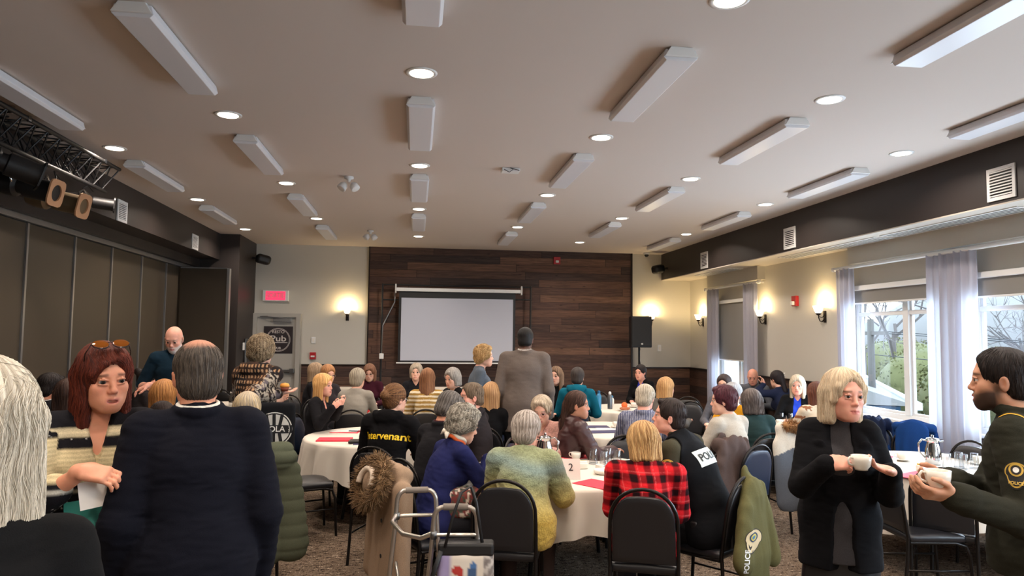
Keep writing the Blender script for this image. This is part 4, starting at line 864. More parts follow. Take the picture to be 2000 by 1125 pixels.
for dz, dy in ((4.05, .6), (4.05, -.6), (3.4, 0)): MB().tube([(0, dy, dz), (6, -12, dz-.9), (12, -24, dz-.2)], .012, 4).build('wire', 'black_plastic', t)
# ---------------------------------------------------------------- projection screen, loudspeaker, stage lights
t = empty('projection_screen', (.76, 13.25, 1.28), 'pull-down projection screen hanging in front of the wooden wall', 'screen')
MB().box(-1.14, 1.19, -.04, .04, 1.335, 1.40).box(-1.165, -1.14, -.05, .05, 1.30, 1.47).box(1.19, 1.215, -.05, .05, 1.30, 1.47).build('housing', 'white_metal', t, bevel=.008)
MB().box(-1.09, 1.09, .0, .004, .02, 1.34).build('black_border', 'black_plastic', t); MB().box(-1.045, 1.045, -.004, 0, .055, 1.215).build('screen_fabric', 'screen_white', t)
MB().box(-1.12, 1.10, -.012, .014, 0, .022).build('bottom_bar', 'white_metal', t, bevel=.004)
t = empty('screen_stand', (.76, 13.36, 0), 'black pipe stand behind and beside the projection screen', 'stand')
MB().tube([(-1.40, 0, 2.74), (1.42, 0, 2.74)], .016, 8).tube([(-1.40, 0, 2.46), (-1.1, 0, 2.46)], .014, 8).tube([(1.1, 0, 2.50), (1.42, 0, 2.50)], .016, 8).build('crossbar', 'black_metal', t, smooth=True, auto=1.)
MB().tube([(1.40, 0, 2.76), (1.40, 0, .9), (1.40, 0, 0)], .018, 8).build('pole', 'black_metal', t, smooth=True, auto=1.); MB().tube([(-1.40, 0, 2.76), (-1.40, 0, 2.4), (-1.40, 0, 0)], .018, 8).build('pole', 'black_metal', t, smooth=True, auto=1.)
for x in (-1.4, 1.4): MB().tube([(x-.35, -.25, .02), (x, 0, .10), (x+.35, -.25, .02)], .014, 6).tube([(x, .15, .02), (x, 0, .1)], .014, 6).build('foot', 'black_metal', t, smooth=True)
MB().tube([(-1.17, -.02, 2.70), (-1.17, -.02, 2.42), (-1.38, -.03, 1.98), (-1.39, -.03, 1.46)], .012, 6).build('cable_pole', 'alu', t, smooth=True); MB().box(-1.43, -1.35, -.08, -.03, 1.36, 1.46).build('power_adapter', 'white_metal', t, bevel=.008)
t = empty('loudspeaker', (4.16, 12.9, 1.62), 'large black loudspeaker box on a pole in front of the wood and pale wall', 'speaker')
MB().prism([(-.20, -.16), (.20, -.16), (.15, .16), (-.15, .16)], .58).build('cabinet', 'black_plastic', t, bevel=.015); MB().box(-.185, .185, -.172, -.158, .03, .55).build('grille', mat('grille', (30, 30, 31), .7), t, bevel=.004)
MB().box(-.02, .02, -.178, -.170, .05, .085).build('badge', 'chrome', t, bevel=.003)
t = empty('speaker_stand', (4.16, 12.9, 0), 'black tripod pole under the large black loudspeaker', 'stand')
MB().tube([(0, 0, .1), (0, 0, 1.62)], .018, 10).build('pole', 'black_metal', t, smooth=True, auto=1.)
for k in range(3): a = k*2.094+.4; MB().tube([(0, 0, .65), (.45*math.cos(a), .45*math.sin(a), .015)], .011, 6).build('leg', 'black_metal', t, smooth=True, auto=1.)
MB().tube([(.01*math.cos(i*.9)+.012, .022*math.sin(i*.9), 1.6-i*.05) for i in range(24)], .006, 5).build('cable', 'black_plastic', t, smooth=True)
TY0, TY1, TX, TZ = 4.2, 7.25, -3.02, 3.16
t = empty('lighting_truss', (TX, 0, 0), 'black ladder truss carrying the stage lights at the ceiling edge', 'truss')
MB().tube([(-.12, TY0, TZ+.22), (-.12, TY1, TZ+.22)], .018, 8).tube([(.12, TY0, TZ+.22), (.12, TY1, TZ+.22)], .018, 8).tube([(0, TY0, TZ), (0, TY1, TZ)], .018, 8).build('chord', 'black_metal', t, smooth=True, auto=1.)
mb = MB(); n = 16
for i in range(n):
    y = TY0+(TY1-TY0)*i/n; y2 = TY0+(TY1-TY0)*(i+1)/n; ym = (y+y2)/2
    for x in (-.12, .12): mb.tube([(x, y, TZ+.22), (0, ym, TZ), (x, y2, TZ+.22)], .007, 5)
    mb.tube([(-.12, y, TZ+.22), (.12, ym, TZ+.22), (-.12, y2, TZ+.22)], .007, 5)
mb.build('lacing', 'black_metal', t)
for y in (4.6, 5.6, 6.9): MB().tube([(0, y, TZ+.22), (0, y, H)], .008, 6).lathe([(.03, H-.02), (.03, H)], (0, y, 0), 10).box(-.14, .14, y-.02, y+.02, TZ+.20, TZ+.24).build('hanger', 'chrome', t)
mat('gel_frame', (178, 132, 96), .6); mat('tan_metal', (116, 98, 74), .4, .5)
def spot(y, z, d, label, frame_m='gel_frame', body='black_metal', r=.085, L=.42, x=TX+.10):
    t = empty('stage_light', (x, y, z), label, 'stage light'); A = frame(d, (0, 0, 1)); A = np.array([A[1], -A[0], A[2]])
    MB().lathe([(.02, -.19), (r*1.0, -.17), (r*1.15, -.10), (r*1.15, -.02), (r*.8, .0), (r*.8, .04), (r, .05), (r, L-.02), (r*1.05, L)], (0, 0, 0), 20, A).build('body', body, t, smooth=True, auto=.6)
    h = r*1.25; mb = MB(); th = np.linspace(0, 2*math.pi, 25)[:-1]; sq = lambda a: 1/max(abs(math.cos(a)), abs(math.sin(a)))
    v = [A.T@V(q*math.cos(a), q*math.sin(a), zz) for zz in (L, L+.012) for a in th for q in (r*.78, h*min(sq(a), 1.25))]
    f = [];
    for i in range(24):
        j = (i+1) % 24
        for k, rev in ((0, 0), (48, 1)): qd = (k+2*i, k+2*i+1, k+2*j+1, k+2*j); f.append(qd[::-1] if rev == 0 else qd)
        f += [(2*i+1, 2*j+1, 48+2*j+1, 48+2*i+1), (2*j, 2*i, 48+2*i, 48+2*j)]
    MB().add(v, f).build('gel_frame', frame_m, t); MB().lathe([(.001, L-.03), (r*.8, L-.04)], (0, 0, 0), 20, A).build('lens', 'black_plastic', t)
    MB().tube([(0, -.12, 0), (-.02, -.12, .06), (-.04, 0, max(.05, TZ-z-.03)), (-.02, .12, .06), (0, .12, 0)], .009, 6).build('yoke', 'chrome', t, smooth=True)
    MB().tube([(0, 0, .03), (-.06, .05, .13), (-.02, .12, .20), (-.08, .2, TZ-z+.05), (-.1, .35, TZ-z+.02)], .007, 5).build('cable', 'black_plastic', t, smooth=True)
SD = (.95, -.04, -.20)
spot(5.50, 3.03, (.80, .55, -.28), 'black stage light at the camera end of the ceiling truss, pointing right', 'black_metal', L=.26, x=-3.02); spot(5.98, 2.95, SD, 'second stage light on the truss, with pale square gel frame', L=.27, x=-3.12)
spot(6.45, 2.93, SD, 'third stage light on the truss, tan body with orange square gel frame', 'gel_frame', 'tan_metal', L=.27, x=-3.12); spot(7.02, 3.02, (.9, .35, -.08), 'stage light at the far end of the truss in front of the white grille', 'black_metal', r=.055, L=.22, x=-3.08)
# ---------------------------------------------------------------- banquet chairs
def arch(w, zt, zs=.70, n=16):
    return [(-w, .455), (-w, .62), (-w*.995, zs-.02)]+[(-w*math.cos(math.pi*i/n), zs+(zt-zs)*math.sin(math.pi*i/n)**.85) for i in range(1, n)]+[(w*.995, zs-.02), (w, .62), (w, .455)]
def backy(z): return -.205-.16*max(0, z-.46)**1.1
CH0 = {}
def chair(x, y, face, label, kind='black', group=None):
    rz = -math.radians(face)
    if kind not in CH0:
        vm = 'chair_vinyl' if kind == 'black' else 'navy_vinyl'
        t = empty('banquet_chair', (x, y, 0), label, 'chair', None, rz)
        vs, fs = implicit([BX((0, .0, .452), (.205, .205, .032), .030, None), EL((0, 0, .47), (.19, .19, .030), k=.02)], .017); mesh_obj('seat', vs, fs, M[vm], t)
        P_ = arch(.183, .905); P_ = [(a, min(z, .882-.9*a*a)) for a, z in P_]; P_ = [(P_[0][0], .49)]+P_[1:-1]+[(P_[-1][0], .49)]; n = len(P_); cx, cz = 0, .68; v = []
        for k, (sc, dy) in enumerate(((1, .010), (.96, .019), (.80, .024), (.4, .026))): v += [(cx+(a-cx)*sc, backy(cz+(z-cz)*sc)+dy, cz+(z-cz)*sc) for a, z in P_]
        v += [(cx, backy(cz)+.026, cz)]; m0 = len(v); v += [(a, yy-2*d, z) for (a, yy, z), d in zip(v, [.010]*n+[.017]*n+[.020]*n+[.022]*n+[.022])]
        f = []
        for b, fl in ((0, 0), (m0, 1)):
            for k in range(3):
                for i in range(n):
                    j = (i+1) % n; qd = (b+k*n+i, b+k*n+j, b+(k+1)*n+j, b+(k+1)*n+i); f.append(qd if fl == 0 else qd[::-1])
            for i in range(n): j = (i+1) % n; q3 = (b+3*n+i, b+3*n+j, b+4*n); f.append(q3 if fl == 0 else q3[::-1])
        for i in range(n): j = (i+1) % n; f.append((j, i, m0+i, m0+j))
        mesh_obj('backrest', v, f, M[vm], t)
        MB().tube([(a, backy(z), z) for a, z in arch(.196, .925)], .0115, 8).build('back_frame', 'chair_frame', t, smooth=True, auto=1.2)
        for sx in (-1, 1):
            MB().tube([(sx*.196, backy(.455), .46), (sx*.197, -.215, .30), (sx*.200, -.25, .0)], .012, 8).build('leg', 'chair_frame', t, smooth=True, auto=1.2)
            MB().tube([(sx*.19, -.19, .425), (sx*.192, .12, .425), (sx*.195, .19, .405), (sx*.198, .215, .34), (sx*.20, .235, .0)], .012, 8).build('leg', 'chair_frame', t, smooth=True, auto=1.2)
            MB().tube([(sx*.198, -.225, .24), (sx*.198, .222, .24)], .008, 6).build('stretcher', 'chair_frame', t, smooth=True)
        MB().tube([(-.19, .19, .41), (.19, .19, .41)], .010, 6).build('seat_rail', 'chair_frame', t, smooth=True)
        CH0[kind] = t; return t
    s = CH0[kind]; t = s.copy(); COL.objects.link(t); t.location = (x, y, 0); t.rotation_euler = (0, 0, rz); t['label'] = label
    for ch in s.children: c = ch.copy(); COL.objects.link(c); c.parent = t
    return t
# ---------------------------------------------------------------- tables
m = mat('table_linen', (212, 203, 190), .9, spec=.1, Sheen_Weight=.1); nt, ns, lk, b = nodes(m); bump(nt, noise(nt, 300, 2).outputs['Fac'], .2, .001)
mat('table_wood', (150, 120, 90), .5)
TOP = .757; TAB = {}
def table(key, x, y, r, label, seed, drop=.34):
    t = empty('round_table', (x, y, 0), label.replace('white cloth of the ', 'cloth-covered round '), 'table')
    MB().lathe([(r-.01, .72), (r, .728), (r, .745), (r-.01, .75)], (0, 0, 0), 48).build('tabletop', 'table_wood', t)
    for k in range(4): a = math.pi/4+k*math.pi/2; MB().tube([(.38*math.cos(a), .38*math.sin(a), .72), (.50*math.cos(a), .50*math.sin(a), 0)], .016, 8).build('leg', 'chair_frame', t, smooth=True, auto=1.)
    rs = np.random.RandomState(seed); n = 180; v = [(0, 0, TOP-.002)]; ph = rs.rand(6)*6.28; nf = 13+seed % 4
    th = np.arange(n)*2*math.pi/n; rings = []
    wav = np.sin(nf*th+ph[0]+.9*np.sin(2*th+ph[1]))+.45*np.sin((2*nf+1)*th+ph[2]); hem = drop*(1+.16*np.cos(4*th+ph[3])+.03*np.sin(9*th))
    for q in (.3, .6, .85, .97): rings.append((np.full(n, r*q+.0), np.full(n, TOP)+.0008*np.sin(3*th+q*9)))
    rings.append((np.full(n, r+.006), np.full(n, TOP-.004))); rings.append((np.full(n, r+.014)+.002*wav, np.full(n, TOP-.02)))
    for u in np.linspace(.14, 1, 9): rings.append((r+.016+.045*u+.026*u**.8*wav+.004*np.sin(31*th+ph[4]+u*4), TOP-.02-hem*u))
    for R_, Z_ in rings: v += [(R_[i]*math.cos(th[i]), R_[i]*math.sin(th[i]), Z_[i]) for i in range(n)]
    f = [(0, 1+i, 1+(i+1) % n) for i in range(n)]+[(1+k*n+i, 1+(k+1)*n+i, 1+(k+1)*n+(i+1) % n, 1+k*n+(i+1) % n) for k in range(len(rings)-1) for i in range(n)]
    o = mesh_obj('tablecloth', v, f, M['table_linen']); o.location = (x, y, 0); tag(o, label, 'tablecloth'); TAB[key] = (x, y, r); return t
table('T1', 1.20, 5.56, .76, 'white cloth of the front table with the number 2 card', 3); table('T2', -.33, 7.55, .78, 'white cloth of the table beside the empty chair, left of centre', 5)
table('T3', 2.22, 7.92, .74, 'white cloth of the table with dark blue papers', 7, .36); table('T4', 3.25, 10.2, .76, 'white cloth of the far table with blue water bottle', 9, .36)
table('T5', 4.37, 5.50, .78, 'white cloth of the table behind the standing pair, with pink papers', 11, .36); table('T6', 4.50, 8.40, .74, 'white cloth of the table near the right wall beside the bear sweater', 13)
table('T7', -2.6, 10.75, .76, 'white cloth of the far left table with a steel pitcher', 15); table('T8', -.22, 9.55, .72, 'white cloth of the far middle table below the projection screen', 17)
table('T10', -2.75, 7.65, .74, 'white cloth of the left table near the folding partition', 19)
t = empty('buffet_table', (1.0, 12.75, 0), 'long cloth-covered table against the wooden wall below the screen', 'table'); MB().box(-2.3, 1.75, -.30, .30, .84, .86).build('tabletop', 'table_wood', t)
mb = MB(); n = 90; pts = [];  v = []
for z in (.868, .10):
    for i in range(n+1): u = i/n; v.append((-2.33+4.1*u, -.315-.018*(z < .5)*(1+math.sin(u*90)), z))
mb.add(v, [(i, i+1, n+1+i+1, n+1+i) for i in range(n)][::-1]); mb.add([(-2.33, -.315, .868), (1.77, -.315, .868), (1.77, .31, .868), (-2.33, .31, .868), (-2.33, -.315, .1), (1.77, -.315, .1), (1.77, .31, .1), (-2.33, .31, .1)], [(0, 1, 2, 3), (0, 3, 7, 4), (1, 5, 6, 2)]); mb.build('tablecloth_skirt', 'table_linen', t)
# ---------------------------------------------------------------- tableware
PROTO = {}
def put(kind, make, x, y, z, rz, label, cat, group=None):
    if kind not in PROTO:
        t = empty(kind, (x, y, z), label, cat, group, rz); make(t); PROTO[kind] = t; return t
    s = PROTO[kind]; t = s.copy(); COL.objects.link(t); t.location = (x, y, z); t.rotation_euler = (0, 0, rz); t['label'] = label
    if group: t['group'] = group
    elif 'group' in t: del t['group']
    for ch in s.children: c = ch.copy(); COL.objects.link(c); c.parent = t
    return t
def mk_cup(t):
    MB().lathe([(.001, .004), (.022, .004), (.026, .0), (.027, .006), (.037, .018), (.041, .040), (.042, .062), (.0395, .062), (.038, .040), (.032, .018), (.001, .012)], n=28).build('bowl', 'porcelain', t, smooth=True)
    MB().tube([(.039, 0, .052), (.055, 0, .056), (.064, 0, .044), (.060, 0, .028), (.040, 0, .020)], [.0045, .005, .005, .005, .0045], 8).build('handle', 'porcelain', t, smooth=True)
    MB().lathe([(.001, .048), (.0385, .048)], n=24).build('coffee', mat('coffee', (58, 34, 20), .1), t)
def mk_saucer(t): MB().lathe([(.001, .003), (.026, .003), (.028, .0), (.034, .001), (.060, .010), (.074, .018), (.073, .0205), (.058, .0135), (.030, .006), (.001, .006)], n=30).build('dish', 'porcelain', t, smooth=True)
def mk_glass(t):
    MB().lathe([(.037, 0), (.0385, .001), (.034, .065), (.030, .122), (.028, .126), (.001, .126)], n=22, cap=False).lathe([(.001, .114), (.0275, .114), (.031, .06), (.035, .002), (.037, 0)], n=22, cap=False).build('tumbler', 'drink_glass', t, smooth=True, auto=.9)
    MB().lathe([(.0385, .0), (.0392, .003), (.0375, .006)], n=22, cap=False).build('rim', 'glass_edge', t, smooth=True)
mat('glass_edge', (190, 198, 206), .1, .3)
def mk_pitcher(t):
    MB().lathe([(.001, 0), (.058, 0), (.064, .01), (.066, .05), (.060, .12), (.046, .17), (.044, .19), (.052, .205), (.050, .207), (.040, .19), (.001, .185)], n=30).build('body', 'chrome', t, smooth=True, auto=.8)
    MB().lathe([(.052, .206), (.045, .216), (.015, .224), (.008, .228), (.012, .240), (.001, .246)], n=26).box(-.045, -.075, -.012, .012, .208, .214).build('lid', 'chrome', t, smooth=True, auto=.8)
    MB().tube([(.045, 0, .195), (.085, 0, .205), (.115, 0, .17), (.11, 0, .10), (.062, 0, .05)], [.007, .008, .009, .008, .006], 8).build('handle', 'chrome', t, smooth=True)
    MB().prism([(-.02, 0), (.02, 0), (0, .045)], .012, np.array([[0, 1, 0], [-1, 0, 0], [0, 0, 1]], float), (-.045, 0, .185)).build('spout', 'chrome', t, bevel=.003)
def mk_creamer(t): MB().lathe([(.001, .0), (.020, 0), (.030, .01), (.033, .03), (.030, .05), (.031, .055), (.029, .054), (.028, .045), (.001, .03)], n=22).build('bowl', 'porcelain', t, smooth=True)
def mk_sugar(t): MB().box(-.05, .05, -.032, .032, 0, .045).build('holder', 'porcelain', t, bevel=.006); MB().box(-.042, .042, -.026, -.004, .02, .058).build('packets', 'white_paper', t); MB().box(-.042, .042, .002, .024, .02, .056).build('packets', mat('packet_yellow', (226, 190, 80), .7), t)
def on(T, dx, dy): x, y, r = TAB[T]; return x+dx, y+dy
def cup(T, dx, dy, rz, label, z=TOP+.001, sauc=True):
    x, y = on(T, dx, dy); g = None
    if sauc: put('saucer', mk_saucer, x, y, z, 0, label.replace('cup', 'saucer under the cup', 1), 'saucer')
    put('coffee_cup', mk_cup, x, y, z+(.0065 if sauc else 0), rz, label, 'cup')
def sheet(name, x, y, z, w, h, rz, m, label, cat, th=.003):
    o = MB().box(-w/2, w/2, -h/2, h/2, 0, th).build(name, m); o.location = (x, y, z); o.rotation_euler = (0, 0, math.radians(rz)); return tag(o, label, cat)
# front table
for i, (dx, dy, l) in enumerate(((.33, .10, 'nearest of the upturned glasses on the front table'), (.27, .21, 'left rear upturned glass on the front table'), (.40, .24, 'right rear upturned glass on the front table'), (.45, .14, 'rightmost upturned glass on the front table'))):
    x, y = on('T1', dx, dy); put('tumbler', mk_glass, x, y, TOP+.001, 0, l, 'glass')
cup('T1', .17, .42, 2.5, 'white coffee cup left of the upturned glasses on the front table', sauc=False); x, y = on('T1', -.12, .30); put('steel_pitcher', mk_pitcher, x, y, TOP+.001, 0.1, 'stainless steel coffee pitcher beside the woman in pink', 'pitcher')
cup('T1', .53, -.02, .3, 'white cup at the right of the front table near the plaid shirt'); x, y = on('T1', .12, .02); put('sugar_holder', mk_sugar, x, y, TOP+.001, .1, 'sugar packet holder behind the number 2 card', 'sugar holder')
x, y = on('T1', .235, -.12); put('creamer', mk_creamer, x, y, TOP+.001, 0, 'small white creamer right of the number 2 card', 'creamer')
x, y = on('T1', .235, -.22); o = MB().lathe([(.001, 0), (.05, 0), (.068, .012), (.072, .035), (.069, .035), (.06, .012), (.001, .008)], n=28).build('serving_dish', 'porcelain', smooth=True); o.location = (x, y, TOP+.001); tag(o, 'white oval serving dish in front of the number 2 card', 'dish')
x, y = on('T1', -.06, -.40); t = empty('table_number_card', (x, y, TOP+.001), 'folded white tent card with the number 2', 'card', rz=-.12)
MB().add([(-.075, 0, 0), (.075, 0, 0), (.075, .03, .145), (-.075, .03, .145), (-.075, .06, 0), (.075, .06, 0), (-.075, .002, 0), (.075, .002, 0), (.075, .0305, .142), (-.075, .0305, .142), (-.075, .058, 0), (.075, .058, 0)], [(0, 1, 2, 3), (3, 2, 5, 4), (7, 6, 9, 8), (8, 9, 10, 11), (0, 3, 9, 6), (3, 4, 10, 9), (2, 1, 7, 8), (5, 2, 8, 11)]).build('card', 'white_paper', t)
a_ = math.atan2(.03, .145); text('lettering', '2', .075, mat('ink', (40, 36, 38), .7), t, (.005, .0145, .083), [[1, 0, 0], [0, math.sin(a_), math.cos(a_)], [0, -math.cos(a_), math.sin(a_)]])
sheet('folder', *on('T1', .10, -.58), TOP+.001, .23, .29, 38, 'red_paper', 'red paper folder at the front edge of the front table', 'folder'); sheet('folder', *on('T1', .22, .56), TOP+.001, .30, .20, 10, 'red_paper', 'red paper folder behind the upturned glasses', 'folder')
sheet('folder', *on('T1', .02, .60), TOP+.001, .2, .16, -12, 'red_paper', 'red paper folder in front of the woman in pink', 'folder', .0025); sheet('folder', *on('T1', -.58, -.02), TOP+.001, .20, .26, -8, 'red_paper', 'red paper folder under the hand of the navy sweater woman', 'folder')
# left-centre table
sheet('folder', *on('T2', -.45, -.30), TOP+.001, .33, .22, -2, 'red_paper', 'red folder at the left edge of the left-centre table', 'folder', .012); sheet('folder', *on('T2', -.40, .30), TOP+.001, .30, .21, -8, 'red_paper', 'red folder under loose white papers on the left-centre table', 'folder'); sheet('paper', *on('T2', -.42, .34), TOP+.005, .29, .20, -2, 'white_paper', 'loose white paper lying on a red folder', 'paper', .001)
sheet('pen', *on('T2', -.30, .28), TOP+.007, .14, .008, -12, 'black_plastic', 'black pen lying on the loose white paper', 'pen', .008)
sheet('notebook', *on('T2', -.10, -.52), TOP+.001, .30, .21, 4, 'navy_paper', 'dark blue folder under the black notebook on the left-centre table', 'folder', .006); sheet('notebook', *on('T2', -.16, -.50), TOP+.008, .26, .18, -2, 'black_leather', 'black leather notebook on the left-centre table', 'notebook', .018)
for i, (dx, dy, l) in enumerate(((.05, -.10, 'white cup nearest the black notebook'), (-.02, .12, 'white cup in the middle of the left-centre table'), (.14, .10, 'white cup close to the glasses on the left-centre table'), (.20, -.22, 'white cup beside the hoodie elbow'))): cup('T2', dx, dy, i*1.3, l)
for dx, dy, l in ((.02, .42, 'left upturned glass on the left-centre table'), (.12, .36, 'right upturned glass on the left-centre table')): x, y = on('T2', dx, dy); put('tumbler', mk_glass, x, y, TOP+.001, 0, l, 'glass')
# dark blue papers table
sheet('folder', *on('T3', -.10, -.22), TOP+.001, .50, .22, 3, 'navy_paper', 'dark blue folder at the front of the table with blue papers', 'folder'); sheet('folder', *on('T3', -.18, .22), TOP+.001, .42, .22, -4, 'navy_paper', 'dark blue folder at the back of the table with blue papers', 'folder'); sheet('paper', *on('T3', .02, .02), TOP+.001, .36, .16, -6, 'white_paper', 'white paper between the two dark blue folders', 'paper', .001)
cup('T3', .10, .10, 2.2, 'white cup between the dark blue folders')
# far table with bottles
def bottle(T, dx, dy, c, cap, h, r, label):
    x, y = on(T, dx, dy); t = empty('water_bottle', (x, y, TOP+.001), label, 'bottle'); MB().lathe([(.001, 0), (r, 0), (r, h*.72), (r*.62, h*.84), (r*.5, h*.88)], n=20).build('body', c, t, smooth=True, auto=.8); MB().lathe([(r*.55, h*.88), (r*.58, h*.90), (r*.55, h), (r*.2, h+.01), (.001, h+.01)], n=16).build('cap', cap, t, smooth=True, auto=.8)
bottle('T4', -.60, -.1, mat('bottle_blue', (48, 128, 172), .3), mat('bottle_cap', (34, 92, 130), .4), .26, .037, 'tall blue water bottle on the far table'); bottle('T4', -.42, -.05, 'steel', 'white_metal', .24, .036, 'steel water bottle with white cap right of the blue one'); bottle('T4', -.34, .12, 'porcelain', 'bottle_blue', .17, .030, 'short white bottle behind the steel bottle')
x, y = on('T4', -.68, -.02); put('tumbler', mk_glass, x, y, TOP+.001, 0, 'upturned glass left of the blue water bottle', 'glass')
def mk_plate(t): MB().lathe([(.001, .003), (.06, .003), (.11, .014), (.108, .017), (.058, .007), (.001, .007)], n=28).build('dish', 'porcelain', t, smooth=True)
x, y = on('T4', -.28, -.34); put('plate', mk_plate, x, y, TOP+.001, 0, 'plate holding a pastry on the far table', 'plate'); vs, fs = implicit([EL((-.03, 0, .03), (.05, .03, .022)), EL((.035, .01, .03), (.045, .028, .02))], .008, (), lambda P: .004*wob(P, 18, 2)); o = mesh_obj('pastry', vs, fs, mat('pastry_brown', (168, 98, 62), .7)); o.location = (x, y, TOP+.004); tag(o, 'brown pastry lying on the plate on the far table', 'pastry')
x, y = on('T4', -.18, .02); vs, fs = implicit([EL((0, 0, .045), (.045, .045, .045))], .009); o = mesh_obj('orange_fruit', vs, fs, mat('orange_peel', (240, 104, 40), .5)); o.location = (x, y, TOP+.001); tag(o, 'bright orange fruit on the far table right of the bottles', 'fruit')
cup('T4', .0, .15, 0, 'white cup right of the orange on the far table')
# right table
x, y = on('T5', .0, .05); put('steel_pitcher', mk_pitcher, x, y, TOP+.001, 2.9, 'stainless steel pitcher between the woman in the blazer and the officer', 'pitcher')
for dx, dy, l in ((-.04, -.16, 'leftmost upturned glass in front of the right-hand pitcher'), (.06, -.22, 'nearest upturned glass in front of the right-hand pitcher'), (.10, -.12, 'second upturned glass from the right by the right-hand pitcher'), (.19, -.18, 'rightmost upturned glass near the right-hand pitcher')): x, y = on('T5', dx, dy); put('tumbler', mk_glass, x, y, TOP+.001, 0, l, 'glass')
cup('T5', -.46, -.05, .5, 'white cup beside the elbow of the woman in the black blazer'); cup('T5', -.16, .22, 2.8, 'white cup left of the right-hand pitcher'); cup('T5', .38, .0, 1, 'white cup at the officer side of the right table')
x, y = on('T5', -.30, -.22); put('sugar_holder', mk_sugar, x, y, TOP+.001, .2, 'sugar packet holder on the right table left of the glasses', 'sugar holder')
sheet('folder', *on('T5', -.50, -.42), TOP+.001, .34, .22, 25, 'red_paper', 'pink-red folder at the front left edge of the right table', 'folder'); sheet('folder', *on('T5', -.30, .42), TOP+.001, .40, .22, -4, 'red_paper', 'pink-red folder at the back of the right table', 'folder'); sheet('folder', *on('T5', -.22, -.42), TOP+.001, .28, .2, -20, 'red_paper', 'red folder beneath the officer cup on the right table', 'folder', .002)
# table near the right wall
for i, (dx, dy, l) in enumerate(((-.30, -.1, 'leftmost white cup on the table by the right wall'), (-.16, .06, 'white cup in the middle of the table by the right wall'), (-.10, -.25, 'nearest white cup on the table by the right wall'))): cup('T6', dx, dy, i, l)
for dx, dy, l in ((.05, .0, 'left upturned glass on the table by the right wall'), (.14, -.06, 'nearest upturned glass on the table by the right wall'), (.16, .08, 'rear upturned glass on the table by the right wall'), (.25, .02, 'right upturned glass on the table by the right wall')): x, y = on('T6', dx, dy); put('tumbler', mk_glass, x, y, TOP+.001, 0, l, 'glass')
# far tables on the left
x, y = on('T7', .0, 0); put('steel_pitcher', mk_pitcher, x, y, TOP+.001, 1.2, 'stainless steel pitcher on the far left table', 'pitcher')
for dx, dy, l in ((.14, .02, 'left upturned glass right of the far left pitcher'), (.23, -.02, 'middle upturned glass right of the far left pitcher'), (.32, .03, 'right upturned glass right of the far left pitcher')): x, y = on('T7', dx, dy); put('tumbler', mk_glass, x, y, TOP+.001, 0, l, 'glass')
cup('T7', .10, -.30, 1, 'white cup in front of the far left glasses'); cup('T7', .36, -.22, 2, 'white cup at the right edge of the far left table'); cup('T7', -.10, -.36, 2, 'white cup in front of the far left pitcher')
x, y = on('T8', .18, .05); put('steel_pitcher', mk_pitcher, x, y, TOP+.001, .2, 'stainless steel pitcher on the far middle table', 'pitcher')
for dx, dy, l in ((-.02, .1, 'left upturned glass left of the middle pitcher'), (.06, .05, 'right upturned glass left of the middle pitcher')): x, y = on('T8', dx, dy); put('tumbler', mk_glass, x, y, TOP+.001, 0, l, 'glass')
bottle('T8', -.38, -.22, 'alarm_red', 'white_metal', .20, .034, 'red bottle with white cap beside the ponytail woman'); cup('T8', -.16, -.40, 1, 'white cup on the far middle table behind the ponytail'); cup('T8', .30, -.35, 1, 'white cup on the far middle table near the striped sweater')
# ---------------------------------------------------------------- cast
def W_(px, py, d): return at_depth(px, py, d)
def hand(px, py, d, **k): return dict(t=W_(px, py, d), world=True, **k)
def cloth(name='sweater', c=(60, 60, 60), **k): return dict(name=name, c=c, **k)
def decal_bvh(vs, fs): return BVHTree.FromPolygons([tuple(v) for v in vs], [tuple(int(i) for i in q) for q in fs])
def project(o, bv, d, off=.002):
    d = Vector(d).normalized()
    for v in o.data.vertices:
        h, n, i, ds = bv.ray_cast(v.co-d*.25, d)
        if h is not None: v.co = h-d*off+(v.co-v.co)
def decal_text(info, part, body, size, org, d, right, m, off=.003, name='lettering', bold=.0, sx=1.):
    """lettering printed on a garment: laid in the plane across d at org, then pressed onto the cloth"""
    d = unit(np.array(d, float)); r = unit(np.array(right, float)-d*np.dot(right, d)); up = np.cross(d, r)*-1
    up = np.cross(r, d)*-1 if 0 else np.cross(-d, r)
    vs, fs, g = info['parts'][part]; o = text(name, body, size, m, info['root'], (0, 0, 0), np.eye(3), 0, bold=bold, sx=sx)
    bm = bmesh.new(); bm.from_mesh(o.data); bmesh.ops.subdivide_edges(bm, edges=bm.edges, cuts=1); bm.to_mesh(o.data); bm.free()
    bv = decal_bvh(vs, fs); dd = Vector(d)
    for v in o.data.vertices:
        p = Vector(np.array(org)+r*v.co.x+up*v.co.y); h, n, i, ds = bv.ray_cast(p-dd*.3, dd); h = h if h is not None else bv.find_nearest(p)[0]; v.co = h-dd*off
    return o
